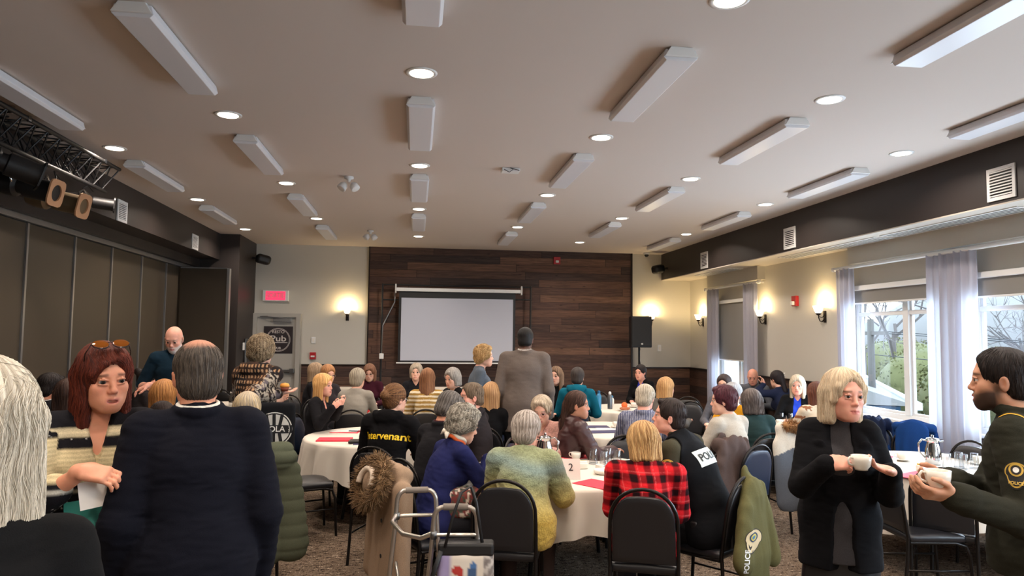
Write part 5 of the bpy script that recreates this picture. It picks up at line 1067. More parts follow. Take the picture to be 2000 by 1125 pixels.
def decal_patch(info, part, pts_fn, org, d, right, layers, name='patch'):
    """round or square patch pressed on a garment; layers = [(scale, colour, lift)]"""
    d = unit(np.array(d, float)); r = unit(np.array(right, float)-d*np.dot(right, d)); up = np.cross(-d, r); vs, fs, g = info['parts'][part]; bv = decal_bvh(vs, fs); dd = Vector(d); par = None
    for k, (sc, c, lift) in enumerate(layers):
        P_ = pts_fn(40); v = []; n = len(P_)
        for q in (1., .66, .33):
            for x, y in P_:
                p = Vector(np.array(org)+(r*x+up*y)*sc*q); h, nn, i, ds = bv.ray_cast(p-dd*.2, dd); h = h if h is not None else bv.find_nearest(p)[0]; v.append(tuple(h-dd*lift))
        p = Vector(np.array(org)); h, nn, i, ds = bv.ray_cast(p-dd*.2, dd); h = h if h is not None else bv.find_nearest(p)[0]; v.append(tuple(h-dd*lift))
        f = [(a*n+i, a*n+(i+1) % n, (a+1)*n+(i+1) % n, (a+1)*n+i) for a in (0, 1) for i in range(n)]+[(2*n+i, 2*n+(i+1) % n, 3*n) for i in range(n)]
        o = mesh_obj(name if k == 0 else 'emblem', v, f, M['flatcloth'], info['root'] if par is None else par, np.tile(lin(c), (len(v), 1))); par = par or o
    return par
m = mat('flatcloth', rough=.8); vcol(m)
disc = lambda n: [(math.cos(t), math.sin(t)) for t in np.linspace(0, 2*math.pi, n+1)[:-1]]
shield = lambda n: [(math.cos(t)*(1 if math.sin(t) > -.2 else .85), math.sin(t)*(1.0 if math.sin(t) > 0 else 1.45)) for t in np.linspace(0, 2*math.pi, n+1)[:-1]]
rect = lambda w, h: (lambda n: [(w*max(-1, min(1, 1.42*math.cos(t))), h*max(-1, min(1, 1.42*math.sin(t)))) for t in np.linspace(0, 2*math.pi, n+1)[:-1]])
star = lambda n: [((1 if i % 4 < 2 else .45)*math.cos(2*math.pi*i/n), (1 if i % 4 < 2 else .45)*math.sin(2*math.pi*i/n)) for i in range(n)]
def police_patch(info, part, org, d, right, sc=1.):
    decal_patch(info, part, shield, org, d, right, [(.046*sc, (24, 22, 22), .003), (.041*sc, (206, 168, 70), .0045), (.036*sc, (30, 28, 26), .006)], 'patch')
    decal_patch(info, part, disc, np.array(org)+V(0, 0, .012)*sc, d, right, [(.026*sc, (214, 176, 78), .0075), (.019*sc, (44, 40, 36), .009), (.011*sc, (232, 230, 226), .0105)], 'emblem')
    decal_text(info, part, 'POLICE', .016*sc, np.array(org)-V(0, 0, .040)*sc, d, right, 'gold_thread', .010, bold=.0004)
mat('gold_thread', (222, 184, 84), .6); mat('print_yellow', (248, 206, 30), .6); mat('print_white', (232, 232, 228), .6); mat('print_black', (24, 26, 28), .6)
# patterns: r = torso coordinates, a = arm coordinate, v = body coordinates
def mixc(c1, c2, m): return lin(c1)*(1-m[:, None])+lin(c2)*m[:, None]
def sstep(x, w=.08): return np.clip(x/w+.5, 0, 1)
def plaid(r, a, v):
    u = v[:, 0]+.35*v[:, 1]; w = v[:, 2]; p = .092
    bu = sstep(np.sin(u/p*2*np.pi)-.15, .5); bw = sstep(np.sin(w/p*2*np.pi)-.15, .5); b = (bu+bw)/2
    c = lin((214, 36, 44))*(1-b[:, None])**1.6+lin((34, 14, 18))*(1-(1-b[:, None])**1.6)
    ln = np.maximum(np.exp(-(((u/p) % 1-.62)/.02)**2), np.exp(-(((w/p) % 1-.62)/.02)**2))*.45
    return c*(1-ln[:, None])+lin((240, 120, 120))*ln[:, None]
def mint(r, a, v):
    z = v[:, 2]+.03*np.sin(v[:, 0]*9); m = sstep(z-.78, .22); c = mixc((196, 168, 84), (150, 156, 118), m); m2 = np.exp(-((z-.97)/.05)**2)*.75; c = c*(1-m2[:, None])+lin((128, 150, 150))*m2[:, None]
    m3 = np.exp(-((z-.665)/.012)**2)*.5; return c*(1-m3[:, None])+lin((170, 140, 60))*m3[:, None]
def redhead_top(r, a, v):
    z = v[:, 2]-.04*(a >= 0); c = np.tile(lin((22, 21, 25)), (len(v), 1))
    for lo, hi, col in ((1.265, 1.385, (206, 190, 150)), (1.425, 1.455, (222, 208, 172)), (1.02, 1.13, (196, 178, 138)), (1.232, 1.243, (215, 210, 195)), (.80, .90, (190, 172, 134))):
        m = sstep(z-lo, .01)*sstep(hi-z, .01); rib = .86+.14*np.sin(z*420); c = c*(1-m[:, None])+lin(col)*(m*rib)[:, None]
    for lo, hi in ((1.392, 1.422), (1.14, 1.23)):
        m = sstep(z-lo, .01)*sstep(hi-z, .01)*(wob(v, 44, 3) > .62); c = c*(1-m[:, None]*.85)+lin((205, 204, 200))*m[:, None]*.85
    return c
def stripes(c1, c2, per, duty=0., vert=False):
    return lambda r, a, v: mixc(c1, c2, sstep(np.sin((v[:, 0]+.2*v[:, 1] if vert else v[:, 2]+.1*v[:, 1])/per*2*np.pi)-duty, .5))
def camo(r, a, v):
    c = mixc((62, 46, 38), (36, 32, 32), sstep(wob(v, 7, 3), .3)); m = (np.abs(wob(v, 16, 8)) < .16)*(a >= 0); c = np.where(m[:, None], lin((168, 156, 140)), c); m = (a >= 0)*(wob(v, 9, 4) > .2)*~m; c = np.where(m[:, None], lin((96, 88, 92)), c)
    m = (a < 0)*(v[:, 2] > 1.30)*(v[:, 1] < .02)*(np.sin(v[:, 0]*230) > .2)*(np.sin(v[:, 2]*140) > 0); return np.where(m[:, None], lin((176, 138, 104)), c)
def bears(r, a, v):
    c = np.tile(lin((216, 200, 176)), (len(v), 1)); u = (v[:, 0]+v[:, 1]*.6)/.13; w = v[:, 2]/.11; row = np.floor(w); du = (u+.5*(row % 2)) % 1-.5; dw = w % 1-.5
    m = ((du/.30)**2+((dw-.06)/.16)**2 < 1) | ((((du-.3)/.10)**2+((dw-.10)/.11)**2) < 1) | ((np.abs(np.abs(du)-.19) < .06)*(dw < 0)*(dw > -.26)); return np.where(m[:, None], lin((142, 92, 62)), c)
def floralblk(r, a, v): return np.where((wob(v, 26, 9) > .9)[:, None], lin((196, 200, 206)), lin((30, 32, 38)))
def maroonblk(r, a, v): return np.where((wob(v, 22, 9) > .85)[:, None], lin((190, 140, 130)), lin((58, 22, 34)))
SHORT = {}
def seated(desc, label, *args, ck='black', chair_on=True, cface=None, **kw):
    i = person(label, *args, **kw); f = i['face'] if cface is None else cface; rz = -math.radians(f); L = i['root'].location
    if chair_on: i['chair'] = chair(L[0]-math.sin(rz)*.035, L[1]+math.cos(rz)*.035, f, ('navy blue' if ck == 'navy' else 'black')+' padded banquet chair under the '+desc, ck)
    return i
BL = (17, 17, 19)
def scarf(i):
    N, H_ = i['N'], i['Hc']; B = frame(unit(H_-N), i['A1'][0]); v, f = [], []; cols = []
    for k, (c, dz) in enumerate((((214, 96, 44), .0), ((226, 216, 200), .018))):
        b = len(v); tube_into(v, f, [N+B[2]*(dz+.004*math.sin(a*5))+B[0]*math.cos(a)*.066+B[1]*math.sin(a)*.066 for a in np.linspace(0, 2*math.pi, 25)[:-1]], .015, 7, True); cols += [lin(c)]*(len(v)-b)
    b = len(v); tube_into(v, f, [N-B[1]*.066+B[2]*.01, N-B[1]*.095+B[2]*.0+B[0]*.03, N-B[1]*.09-B[2]*.03+B[0]*.045], [.012, .018, .006], 7); tube_into(v, f, [N-B[1]*.066+B[2]*.01, N-B[1]*.095+B[2]*.01-B[0]*.03, N-B[1]*.09-B[2]*.02-B[0]*.05], [.012, .018, .006], 7); cols += [lin((226, 216, 200))]*(len(v)-b)
    mesh_obj('scarf', v, f, M['flatcloth'], i['root'], np.array(cols))
# --- standing
white_hair = person('woman seen from behind at the left edge with long wavy white hair', (-34, 706, 1.32), -8, sit=False, arms=('down', 'down'), hair=('long', .36, .015), hair_c=(226, 216, 198), hair_c2=(168, 158, 140), hairwave=2.2, top=cloth('sweater', BL), outer=cloth('jacket', (15, 15, 16), neck='crew', hem=.2, e=.016), skin='light', neck_up=.045, sw=.135)
redhead = person('red-haired woman with sunglasses on her head in a black and cream striped top', (207, 672, 2.62), 178, sit=False, hy=-16, hp=4, hr=3, arms=('down', hand(163, 920, 2.32, f=(.95, -.12, -.16), n=(.1, .55, -.8), curl=(30, 36, 24), thumb=.6, pole=(-.8, .3, -.5))),
    skin='warm', hair=('half', .16, .013), hair_c=(112, 50, 34), hair_c2=(62, 26, 20), hairwave=2.0, top=cloth('blouse', fn=redhead_top, neck='v', vd=.17, hem=.16, loose=.018, sleeve=.78, e=.014), mouth=.006, brow=(96, 58, 44), eye_c=(70, 74, 72), bottom=(34, 32, 34), g=1.05)
suit = person('tall balding man in a dark navy suit jacket seen from behind', (389, 667, 2.6), -4, sit=False, male=True, arms=('down', 'down'), hy=-4, hp=6, hair=('short', .1, .008), thin=.75, hair_c=(96, 86, 76), hair_c2=(56, 50, 46), skin='warm', top=cloth('shirt', (214, 210, 200), neck='collar', e=.006), outer=cloth('suit_jacket', (15, 16, 25), neck='blazer', hem=.20, open=(.02, .05), e=.020, fold=.006, loose=.006), g=1.03, fat=.03, sw=.172, bottom=(26, 27, 38))
blazer_w = person('blonde woman in a black blazer and leather skirt holding a white coffee cup', (1646, 720, 3.4), 172, sit=False, hy=-26, hr=-2, arms=(hand(1741, 921, 3.12, f=(-.93, -.10, .28), n=(-.25, -.25, 1), curl=(16, 22, 18), thumb=-.2, pole=(.35, .1, -1)), hand(1618, 905, 3.12, f=(.95, -.18, .05), n=(.1, .75, -.6), curl=(38, 44, 26), thumb=.4, pole=(-.35, .1, -1))),
    skin='pink', hair=('part', .120, .012), hair_c=(230, 214, 186), hair_c2=(190, 166, 136), top=cloth('turtleneck', (60, 58, 60), neck='turtle', hem=.14, e=.008), outer=cloth('blazer', (15, 15, 18), neck='blazer', hem=.22, open=(.050, .070), lapel=1, e=.018, fold=.004, flare=.01, loose=.005), sw=.130, g=.96, skirt='leather', bottom=(18, 18, 21), brow=(120, 92, 70), eye_c=(80, 60, 44), lips=(190, 100, 96))
officer = person('bearded dark-haired police officer in olive uniform holding a coffee cup', (1952, 679, 2.78), -84, sit=False, male=True, hy=-8, arms=(hand(1858, 968, 2.50, f=(-1, .05, .10), n=(-.1, .5, .85), curl=(24, 30, 22), thumb=.1, pole=(.6, -.3, -.8)), hand(1853, 940, 2.72, f=(-1, -.12, .0), n=(0, -.6, .7), curl=(26, 30, 22), thumb=.2, pole=(.6, .4, -.8))),
    skin='tan', hair=('crop', .1, .007), hair_c=(44, 36, 34), hair_c2=(26, 22, 22), beard=.95, beard_c=(36, 28, 25), brow=(36, 28, 26), mouth=.004, top=cloth('uniform_jacket', (42, 42, 34), neck='stand', hem=.07, e=.016, loose=.006, cuff=1, fold=.006), bottom=(30, 31, 32), g=1.05)
server = person('bald server with a white beard in a dark teal shirt leaning over the left table', (341, 637, 6.9), 188, sit=False, male=True, lean=16, hp=20, hy=8, arms=('down', hand(290, 752, 6.7, pole=(-.4, .2, -.8), f=(-.8, -.3, -.4), n=(0, 0, -1))), hair=('ring', .1, .002), hair_c=(200, 190, 180), beard=.95, beard_c=(216, 210, 204), skin='pink',
    top=cloth('shirt', (24, 44, 58), neck='collar', sleeve=.45, e=.014), bottom=(22, 22, 24), brow=(150, 130, 120))
waitress = person('waitress with ash curly hair in a patterned brown shirt seen from behind', (512, 657, 6.0), 24, sit=False, arms=('fold', hand(545, 768, 5.9, f=(.9, .25, .1), n=(0, 0, 1), curl=(10, 14, 10), pole=(-.2, -.5, -.8))), hair=('curly', .1, .030), curl=.011, hair_c=(172, 152, 122), hair_c2=(98, 80, 62),
    top=cloth('shirt', fn=camo, neck='hood', hem=.1, e=.016, loose=.012), bottom=(24, 25, 28), hy=8, g=1.08)
person('curly blonde woman standing in a grey sweater beside the projection screen', (946, 674, 8.2), 88, sit=False, arms=('fold', 'down'), hair=('curly', .1, .020), curl=.012, hair_c=(212, 178, 124), hair_c2=(150, 112, 70), top=cloth('sweater', (84, 92, 102), neck='scoop', hem=.12), g=1.05)
person('tall man in a brown-grey tweed blazer standing with his back to the camera', (1026, 640, 7.35), 4, sit=False, male=True, hp=8, arms=('down', 'down'), skin='dark', hair=('crop', .1, .009), hair_c=(24, 20, 19), top=cloth('shirt', (206, 200, 194), neck='collar'), outer=cloth('tweed_blazer', (100, 90, 84), neck='blazer', hem=.24, open=(.02, .05), e=.022, flare=.02), g=1.08, fat=.02, sw=.190, bottom=(30, 28, 30))
# --- seated, front table
navy = seated('woman in the navy sweater', 'curly grey-haired woman in a navy sweater and orange scarf at the front table', (906, 793, 4.9), 62, lean=24, hp=12, hy=14, arms=('lap', hand(952, 893, 4.95, f=(.9, .3, -.05), n=(0, 0, -1))), hair=('curly', .1, .026), curl=.012, hair_c=(190, 184, 170), hair_c2=(112, 104, 94), skin='light', glasses=(50, 40, 60), top=cloth('sweater', (33, 37, 80), neck='crew', fold=.006, loose=.006), extras=lambda i: scarf(i), g=1.1, brow=(120, 110, 100))
mintw = seated('woman in the mint and yellow sweater', 'grey-haired woman in a mint and yellow sweater with her back to the camera', (1028, 806, 4.75), 6, lean=20, hp=10, hy=10, arms=('tablein', 'table'), hair=('short', .1, .022), hair_c=(206, 196, 186), hair_c2=(140, 128, 118), hairwave=1.5, skin='pink', top=dict(name='sweater', fn=mint, neck='crew', mat='fuzzy', loose=.014, e=.020, fold=.009), g=1.20, fat=.07, bottom=(60, 48, 44), sw=.165)
plaidw = seated('woman in the plaid shirt', 'blonde bobbed woman in a red and black plaid shirt seen from behind', (1256, 826, 4.5), 2, lean=18, hp=12, hy=-22, arms=('tablein', 'tablein'), hair=('bob', .095, .020), hair_c=(222, 184, 128), hair_c2=(150, 108, 66), skin='light', top=dict(name='plaid_shirt', fn=plaid, neck='collar', loose=.016, e=.014, hem=.12), g=1.16, fat=.02, bottom=(34, 32, 34), sw=.175)
police2 = seated('seated police officer', 'dark-haired police officer in a black vest leaning over the front table', (1306, 773, 4.85), -66, cface=-38, male=True, lean=28, hy=-26, hp=-16, arms=('tablein', 'table'), hair=('short', .1, .010), hair_c=(52, 40, 36), hair_c2=(34, 26, 24), skin='pink', top=cloth('uniform_shirt', (62, 58, 44), neck='stand', e=.014, loose=.008, fold=.006), outer=cloth('vest', (17, 18, 21), neck='crew', sleeve=0, e=.034, fold=.003, extra=lambda L: [RC(L['J']['arm'+n_][0]+L['A1'][2]*.03, L['J']['arm'+n_][1], .088, .080, .012, 's') for n_ in 'LR']), g=1.16, fat=.03, bottom=(28, 28, 30), sw=.195, tlr=(.78, 1.32))
suit2 = seated('grey-haired man in the dark suit', 'grey-haired man in a dark suit bending behind the navy sweater woman', (878, 765, 5.35), 48, male=True, lean=20, hp=26, arms=('table', 'table'), hair=('short', .1, .012), hair_c=(128, 122, 116), hair_c2=(70, 64, 60), skin='warm', top=cloth('shirt', (60, 24, 34), neck='collar'), outer=cloth('suit_jacket', (30, 29, 32), neck='blazer', open=(.02, .05), lapel=1))
pinkw = seated('woman in the pink cardigan', 'woman with glasses and grey-blonde hair in a fuzzy pink cardigan', (1058, 774, 6.4), 192, lean=16, hp=14, arms=('table', 'tablein'), hair=('short', .1, .020), hair_c=(206, 190, 166), hair_c2=(140, 122, 104), glasses=(120, 60, 70), skin='light', top=dict(name='cardigan', c=(206, 158, 146), neck='v', mat='fuzzy', e=.018, loose=.010), lips=(190, 90, 96))
hoodie = seated('woman in the black hoodie', 'woman with a messy bun in a black hoodie lettered in yellow', (772, 750, 5.9), 24, lean=12, hy=22, arms=('table', 'table'), hair=('back', .03, .012), hair_c=(150, 108, 70), hair_c2=(84, 58, 42), glasses=(30, 26, 26), skin='light', top=cloth('hoodie', (18, 17, 19), neck='hood', e=.022, loose=.018, fold=.006), g=1.15, sw=.17)
# --- around the left-centre table
seated('blonde woman in the black cardigan', 'light blonde woman in a black cardigan with raised clasped hands', (632, 730, 7.75), 112, lean=6, hy=6, arms=(hand(664, 792, 7.55, f=(.4, -.3, .7), n=(-.6, .6, 0), curl=(45, 45, 30)), hand(651, 795, 7.45, f=(.8, .1, .6), n=(.3, .9, .1), curl=(40, 45, 30), pole=(.1, -.5, -.8))), hair=('half', .21, .014), hair_c=(232, 186, 120), hair_c2=(184, 130, 76), skin='pink', top=dict(name='blouse', fn=floralblk, neck='v', vd=.12), outer=cloth('cardigan', (24, 23, 26), neck='v', open=(.05, .06), e=.018), ck='navy', mouth=.0)
seated('woman with round glasses beside the pale door wall', 'strawberry blonde woman with glasses partly hidden behind the black cardigan', (641, 712, 9.4), 150, hp=8, arms=('table', 'table'), hair=('back', .14, .014), hair_c=(196, 140, 92), hair_c2=(140, 96, 62), glasses=(190, 170, 160), top=cloth('sweater', (50, 46, 50)))
seated('ash blonde woman at far left', 'ash blonde long-haired woman with sunglasses on her head facing right', (618, 708, 9.9), 95, arms=('table', 'lap'), hair=('long', .30, .014), hair_c=(178, 152, 122), hair_c2=(128, 104, 82), top=cloth('sweater', (30, 29, 32)))
seated('woman in the pale grey top', 'woman with short pale hair in a grey top seen from behind', (699, 720, 8.6), 8, lean=10, hy=14, arms=('table', 'table'), hair=('short', .1, .018), hair_c=(196, 184, 160), hair_c2=(124, 114, 100), top=cloth('sweater', (146, 140, 130)), g=1.12)
seated('smiling woman in burgundy', 'brown-haired woman with dark glasses smiling in a burgundy print top', (722, 711, 10.5), 186, hp=14, arms=('table', 'tablein'), hair=('half', .18, .014), hair_c=(134, 94, 70), hair_c2=(92, 62, 46), glasses=(26, 22, 24), top=dict(name='blouse', fn=maroonblk, neck='crew'))
seated('grey-haired woman facing the camera', 'woman with short grey-blonde hair in a black top facing the camera', (813, 710, 10.4), 186, arms=('tablein', 'table'), hair=('half', .07, .018), hair_c=(186, 172, 152), hair_c2=(128, 114, 98), top=cloth('sweater', (28, 28, 31), neck='v'))
seated('woman in the striped mustard sweater', 'long brown-haired woman in a mustard and white striped sweater', (835, 720, 8.75), 2, lean=12, hp=6, arms=('table', 'table'), hair=('long', .30, .014), hair_c=(96, 62, 46), hair_c2=(150, 104, 70), hairwave=2, top=dict(name='sweater', fn=stripes((158, 124, 62), (226, 214, 190), .05, .2), neck='crew', loose=.012), g=1.08)
seated('grey-bobbed woman in black', 'grey bobbed woman in black turning to the left of the screen', (884, 716, 8.9), -135, lean=10, hp=8, arms=('table', 'lap'), hair=('half', .08, .016), hair_c=(166, 160, 152), hair_c2=(104, 98, 94), top=cloth('sweater', (26, 26, 28), neck='v'))
# --- centre
seated('short-haired laughing woman', 'woman with cropped hair and an earring laughing in a dark shirt', (921, 743, 6.15), -72, lean=10, hy=-36, arms=('table', 'table'), hair=('crop', .1, .006), hair_c=(122, 104, 84), hair_c2=(84, 70, 56), skin='pink', mouth=.012, top=cloth('shirt', (40, 36, 38), neck='collar', e=.014), ck='navy', extras=lambda i: mesh_earring(i)) if 0 else None
def mesh_earring(i):
    v, f = [], []; c = i['Hc']+i['AH'].T@V(-.080, -.004, -.052); tube_into(v, f, [c, c-V(0, 0, .012), c-V(0, 0, .03), c-V(0, 0, .04)], [.003, .008, .011, .003], 8); mesh_obj('earring', v, f, M['gloss'], i['root'], np.tile(lin((40, 36, 34)), (len(v), 1)))
seated('short-haired laughing woman', 'woman with cropped hair and an earring laughing in a dark shirt', (921, 743, 6.15), -72, lean=10, hy=-36, arms=('table', 'table'), hair=('crop', .1, .006), hair_c=(122, 104, 84), hair_c2=(84, 70, 56), skin='pink', mouth=.012, top=cloth('shirt', (40, 36, 38), neck='collar', e=.014), ck='navy', extras=mesh_earring)
seated('straight blonde woman behind the laughing woman', 'woman with long straight blonde hair seen from behind in black', (960, 747, 7.2), 14, arms=('lap', 'lap'), hair=('long', .26, .014), hair_c=(214, 170, 120), hair_c2=(158, 116, 78), top=cloth('sweater', BL))
seated('woman in the brown leather jacket', 'dark-haired woman in a brown leather jacket facing right', (1128, 763, 6.25), 66, hy=28, lean=6, arms=('lap', 'table'), hair=('back', .24, .008), hair_c=(48, 34, 30), hair_c2=(84, 58, 46), skin='brown', top=cloth('shirt', (60, 40, 36)), outer=cloth('leather_jacket', (58, 32, 32), neck='blazer', e=.022, loose=.012, fold=.008, mat='leather'), ck='navy')
seated('person in the teal hoodie', 'person with short dark hair in a teal hoodie seen from behind', (1128, 718, 9.2), 6, male=True, arms=('table', 'table'), hair=('short', .1, .014), hair_c=(74, 66, 62), hair_c2=(44, 38, 36), skin='light', top=cloth('hoodie', (16, 92, 112), neck='hood', loose=.012), ck='navy')
seated('white-haired man in the striped shirt', 'white-haired man in a blue pinstriped shirt seen from behind', (1260, 752, 6.7), 14, male=True, lean=12, hp=16, arms=('table', 'table'), hair=('short', .1, .014), hair_c=(214, 204, 184), hair_c2=(160, 148, 130), skin='pink', top=dict(name='shirt', fn=stripes((88, 92, 116), (150, 152, 168), .022, .3, True), neck='collar', loose=.012, e=.014), g=1.08, fat=.03)
seated('blonde woman behind the white-haired man', 'woman with long blonde hair and grey top near the far table', (1301, 737, 8.5), 38, hy=8, arms=('table', 'table'), hair=('long', .24, .014), hair_c=(212, 168, 112), hair_c2=(160, 116, 72), top=cloth('sweater', (96, 92, 88)))
seated('smiling woman in royal blue', 'smiling dark-haired woman in royal blue and black beside the loudspeaker', (1251, 712, 11.3), -150, lean=14, arms=('table', 'tablein'), hair=('back', .14, .010), hair_c=(36, 28, 30), skin='pink', top=cloth('blouse', (44, 52, 160), neck='v'), outer=cloth('cardigan', BL, neck='v', open=(.075, .09), e=.018), mouth=.003)
seated('woman half hidden by the tweed blazer', 'blonde-streaked woman in black half hidden behind the tweed blazer man', (1086, 707, 9.6), -160, arms=('table', 'table'), hair=('long', .26, .012), hair_c=(140, 110, 84), hair_c2=(60, 44, 38), top=cloth('sweater', BL))
# --- right side
seated('maroon-haired woman', 'woman with short maroon hair in a pale grey top facing left', (1412, 754, 6.15), -50, hy=-42, lean=10, arms=('table', 'table'), hair=('short', .1, .020), hair_c=(88, 40, 50), hair_c2=(50, 24, 32), skin='light', top=cloth('sweater', (176, 168, 156), neck='crew', loose=.012), g=1.16, fat=.02, ck='navy')
p30 = seated('woman in the dark green top', 'woman with dark grey-brown bob in a dark green top', (1467, 761, 6.95), -28, hp=10, lean=14, arms=('table', 'table'), hair=('bob', .10, .018), hair_c=(66, 56, 52), hair_c2=(112, 102, 98), top=cloth('sweater', (34, 52, 52), loose=.01), g=1.08)
seated('woman with dark hair behind the maroon-haired woman', 'dark-haired woman whose eyes show above the maroon-haired woman', (1414, 731, 8.4), -165, arms=('table', 'table'), hair=('back', .02, .010), hair_c=(58, 44, 42), top=cloth('sweater', (90, 90, 96)))
seated('grey-haired woman in yellow', 'grey-haired woman in a yellow top behind the maroon-haired woman', (1431, 748, 7.6), -160, arms=('tablein', 'table'), hair=('short', .1, .018), hair_c=(176, 176, 178), hair_c2=(130, 130, 134), top=cloth('sweater', (206, 146, 32)))
seated('bald man in grey', 'bald man in a grey pullover sitting by the narrow window', (1470, 720, 10.9), 186, male=True, lean=16, hp=14, arms=('table', 'tablein'), hair=('bald', 0, 0), hair_c=(120, 90, 70), skin='pink', top=cloth('pullover', (92, 96, 104), neck='turtle'), g=1.15)
clipw = person('dark-haired woman with a white butterfly clip in a navy top', (1516, 718, 9.3), -42, sit=False, s=None, lean=34, hp=6, arms=(hand(1490, 748, 9.1, f=(-.3, 0, .9), n=(-1, 0, 0)), 'lap'), hair=('back', .18, .010), hair_c=(40, 32, 36), top=cloth('top', (30, 36, 58), neck='crew'), g=1.1) if 0 else seated('woman with the butterfly clip', 'dark-haired woman with a white butterfly hair clip in a navy top', (1517, 718, 10.0), -42, lean=22, hp=4, arms=(hand(1492, 750, 9.9, f=(-.3, 0, .9), n=(-1, 0, 0)), 'lap'), hair=('back', .18, .010), hair_c=(40, 32, 36), top=cloth('top', (30, 36, 58), neck='crew'), g=1.12, tlr=(.8, 1.3))
def clip(i):
    v, f = [], []; A = i['AH']; c = i['Hc']+A.T@V(.045, -.088, .052)
    for a in (45, 135, 225, 315): d = A.T@V(math.cos(math.radians(a)), -.2, math.sin(math.radians(a))); tube_into(v, f, [c, c+d*.02, c+d*.042], [.004, .012, .004], 6)
    mesh_obj('hair_clip', v, f, M['gloss'], i['root'], np.tile(lin((226, 218, 206)), (len(v), 1)))
clip(clipw)
seated('blonde woman facing the camera in royal blue', 'blonde woman facing the camera in black cardigan over royal blue', (1557, 733, 8.9), -174, lean=10, arms=('table', 'table'), hair=('half', .15, .016), hair_c=(214, 200, 176), hair_c2=(158, 140, 116), skin='pink', top=cloth('blouse', (40, 70, 190), neck='v'), outer=cloth('cardigan', BL, neck='v', open=(.05, .06), e=.018))
seated('woman in the bear-print sweater', 'reddish-brown-haired woman in a cream sweater with brown bears', (1594, 747, 7.9), -22, lean=10, arms=('table', 'table'), hair=('long', .17, .018), hair_c=(112, 66, 48), hair_c2=(74, 42, 32), top=dict(name='sweater', fn=bears, neck='crew', loose=.012), g=1.1)
# --- left side
p7 = seated('blonde woman next to the green coat', 'blonde-grey haired woman sitting behind the navy suit man', (484, 768, 5.35), -14, lean=6, hy=30, arms=('lap', 'lap'), hair=('bob', .13, .020), hair_c=(214, 190, 146), hair_c2=(168, 156, 140), top=cloth('sweater', (60, 62, 66)))
seated('dark-haired man at the far left', 'dark-haired man in a dark jacket at the left table turning away', (101, 712, 6.2), 48, male=True, hy=10, hp=10, arms=('table', 'table'), hair=('short', .1, .012), hair_c=(40, 32, 30), skin='warm', top=cloth('shirt', (190, 186, 180), neck='collar'), outer=cloth('jacket', (30, 30, 33), neck='blazer', e=.022))
seated('long dark-haired woman at the left', 'woman with long dark brown hair beside the red-haired woman', (134, 728, 5.9), 10, arms=('table', 'table'), hair=('long', .30, .018), hair_c=(48, 34, 30), hair_c2=(74, 52, 42), top=cloth('sweater', (34, 30, 32)))
seated('woman with the high bun', 'dark-haired woman with a bun facing right below the partition', (289, 704, 8.0), 70, hp=6, arms=('table', 'lap'), hair=('back', .075, .010), hair_c=(40, 30, 28), skin='warm', top=cloth('sweater', (40, 36, 38)))
seated('copper-blonde woman', 'woman with copper blonde hair between the redhead and the navy suit', (322, 735, 5.95), 6, hy=24, arms=('table', 'table'), hair=('bob', .16, .018), hair_c=(206, 146, 84), hair_c2=(156, 104, 60), top=cloth('sweater', (60, 54, 50)))
seated('dark-bunned woman low at left', 'dark-haired woman with a low bun in front of the copper-blonde woman', (318, 764, 5.2), -6, hp=10, lean=12, arms=('table', 'table'), hair=('back', -.01, .012), hair_c=(46, 32, 28), top=cloth('sweater', (40, 36, 40)), tlr=(.7, 1.1))
# ---------------------------------------------------------------- more chairs, coats, bags, walker, things in hands
def at_z(px, py, z): r = CM.T@np.array([(px-1000)/F_PX, (py-562.5)/F_PX, 1.]); return CAM+r*(z-1.8)/r[2]
def chair_at(px, py, face, label, kind='black', d=None):
    """px, py: top of the back; face relative to the line of sight"""
    p = at_z(px, py, .925) if d is None else at_depth(px, py, d); az = math.degrees(math.atan2(p[0], p[1])); f = face+az; a = math.radians(f)
    return chair(p[0]+math.sin(a)*.27, p[1]+math.cos(a)*.27, f, label, kind)
empty_ch = chair(-.97, 6.72, 68, 'empty black chair with a shiny seat left of the left-centre table'); mintw['chair'].location.x -= .085
chair_at(1222, 851, 170, 'empty black chair behind the upturned glasses of the front table'); chair_at(1838, 915, 2, 'black chair with a slotted back pushed in at the right table, beneath the officer cup')
side_ch = chair_at(1722, 905, 62, 'empty black chair partly hidden by the woman in the black blazer'); bl1 = chair_at(1785, 838, 186, 'chair with the bright blue coat by the wide windows', d=7.1); bl2 = chair_at(1706, 832, 200, 'chair with the navy coat by the wide windows', 'navy', d=7.5); chair_at(1898, 862, 215, 'black chair behind the officer at the right table', d=6.2)
chair_at(563, 762, 190, 'black chair with a slotted back in front of the grey door', d=10.2); chair_at(430, 770, 20, 'black chair behind the far left table pitcher', d=11.0); chair_at(1345, 755, 195, 'black chair with an arched back against the far right dado', d=10.6); chair_at(1350, 772, 200, 'black chair in front of the arched one near the far right corner', d=9.8)
chair_at(747, 743, 190, 'black chair on the far side of the far middle table', d=11.2); chair_at(1168, 770, 185, 'black chair behind the blue water bottle', d=11.4); brown_ch = chair_at(1425, 868, -50, 'chair with the brown jacket hanging on its back', d=5.9); chair_at(1000, 770, 185, 'chair glimpsed left of the tweed blazer', 'navy', d=8.1)
CHX = lambda c: (c.location.x, c.location.y, c.rotation_euler.z)
def drape(c, name, prims, h, label, cat, col, post=None, m='cloth', fn=None, off=(0, 0)):
    x, y, rz = CHX(c); vs, fs = implicit(prims, h, (), post or (lambda P: .006*wob(P, 5, 3, (1.6, 1, .6))), pad=.008)
    o = mesh_obj(name, vs, fs, M[m], None, fn(vs) if fn else np.tile(lin(col), (len(vs), 1))); o.location = (x, y, 0); o.rotation_euler = (0, 0, rz); return tag(o, label, cat)
YF_ = (0, 1, 0)
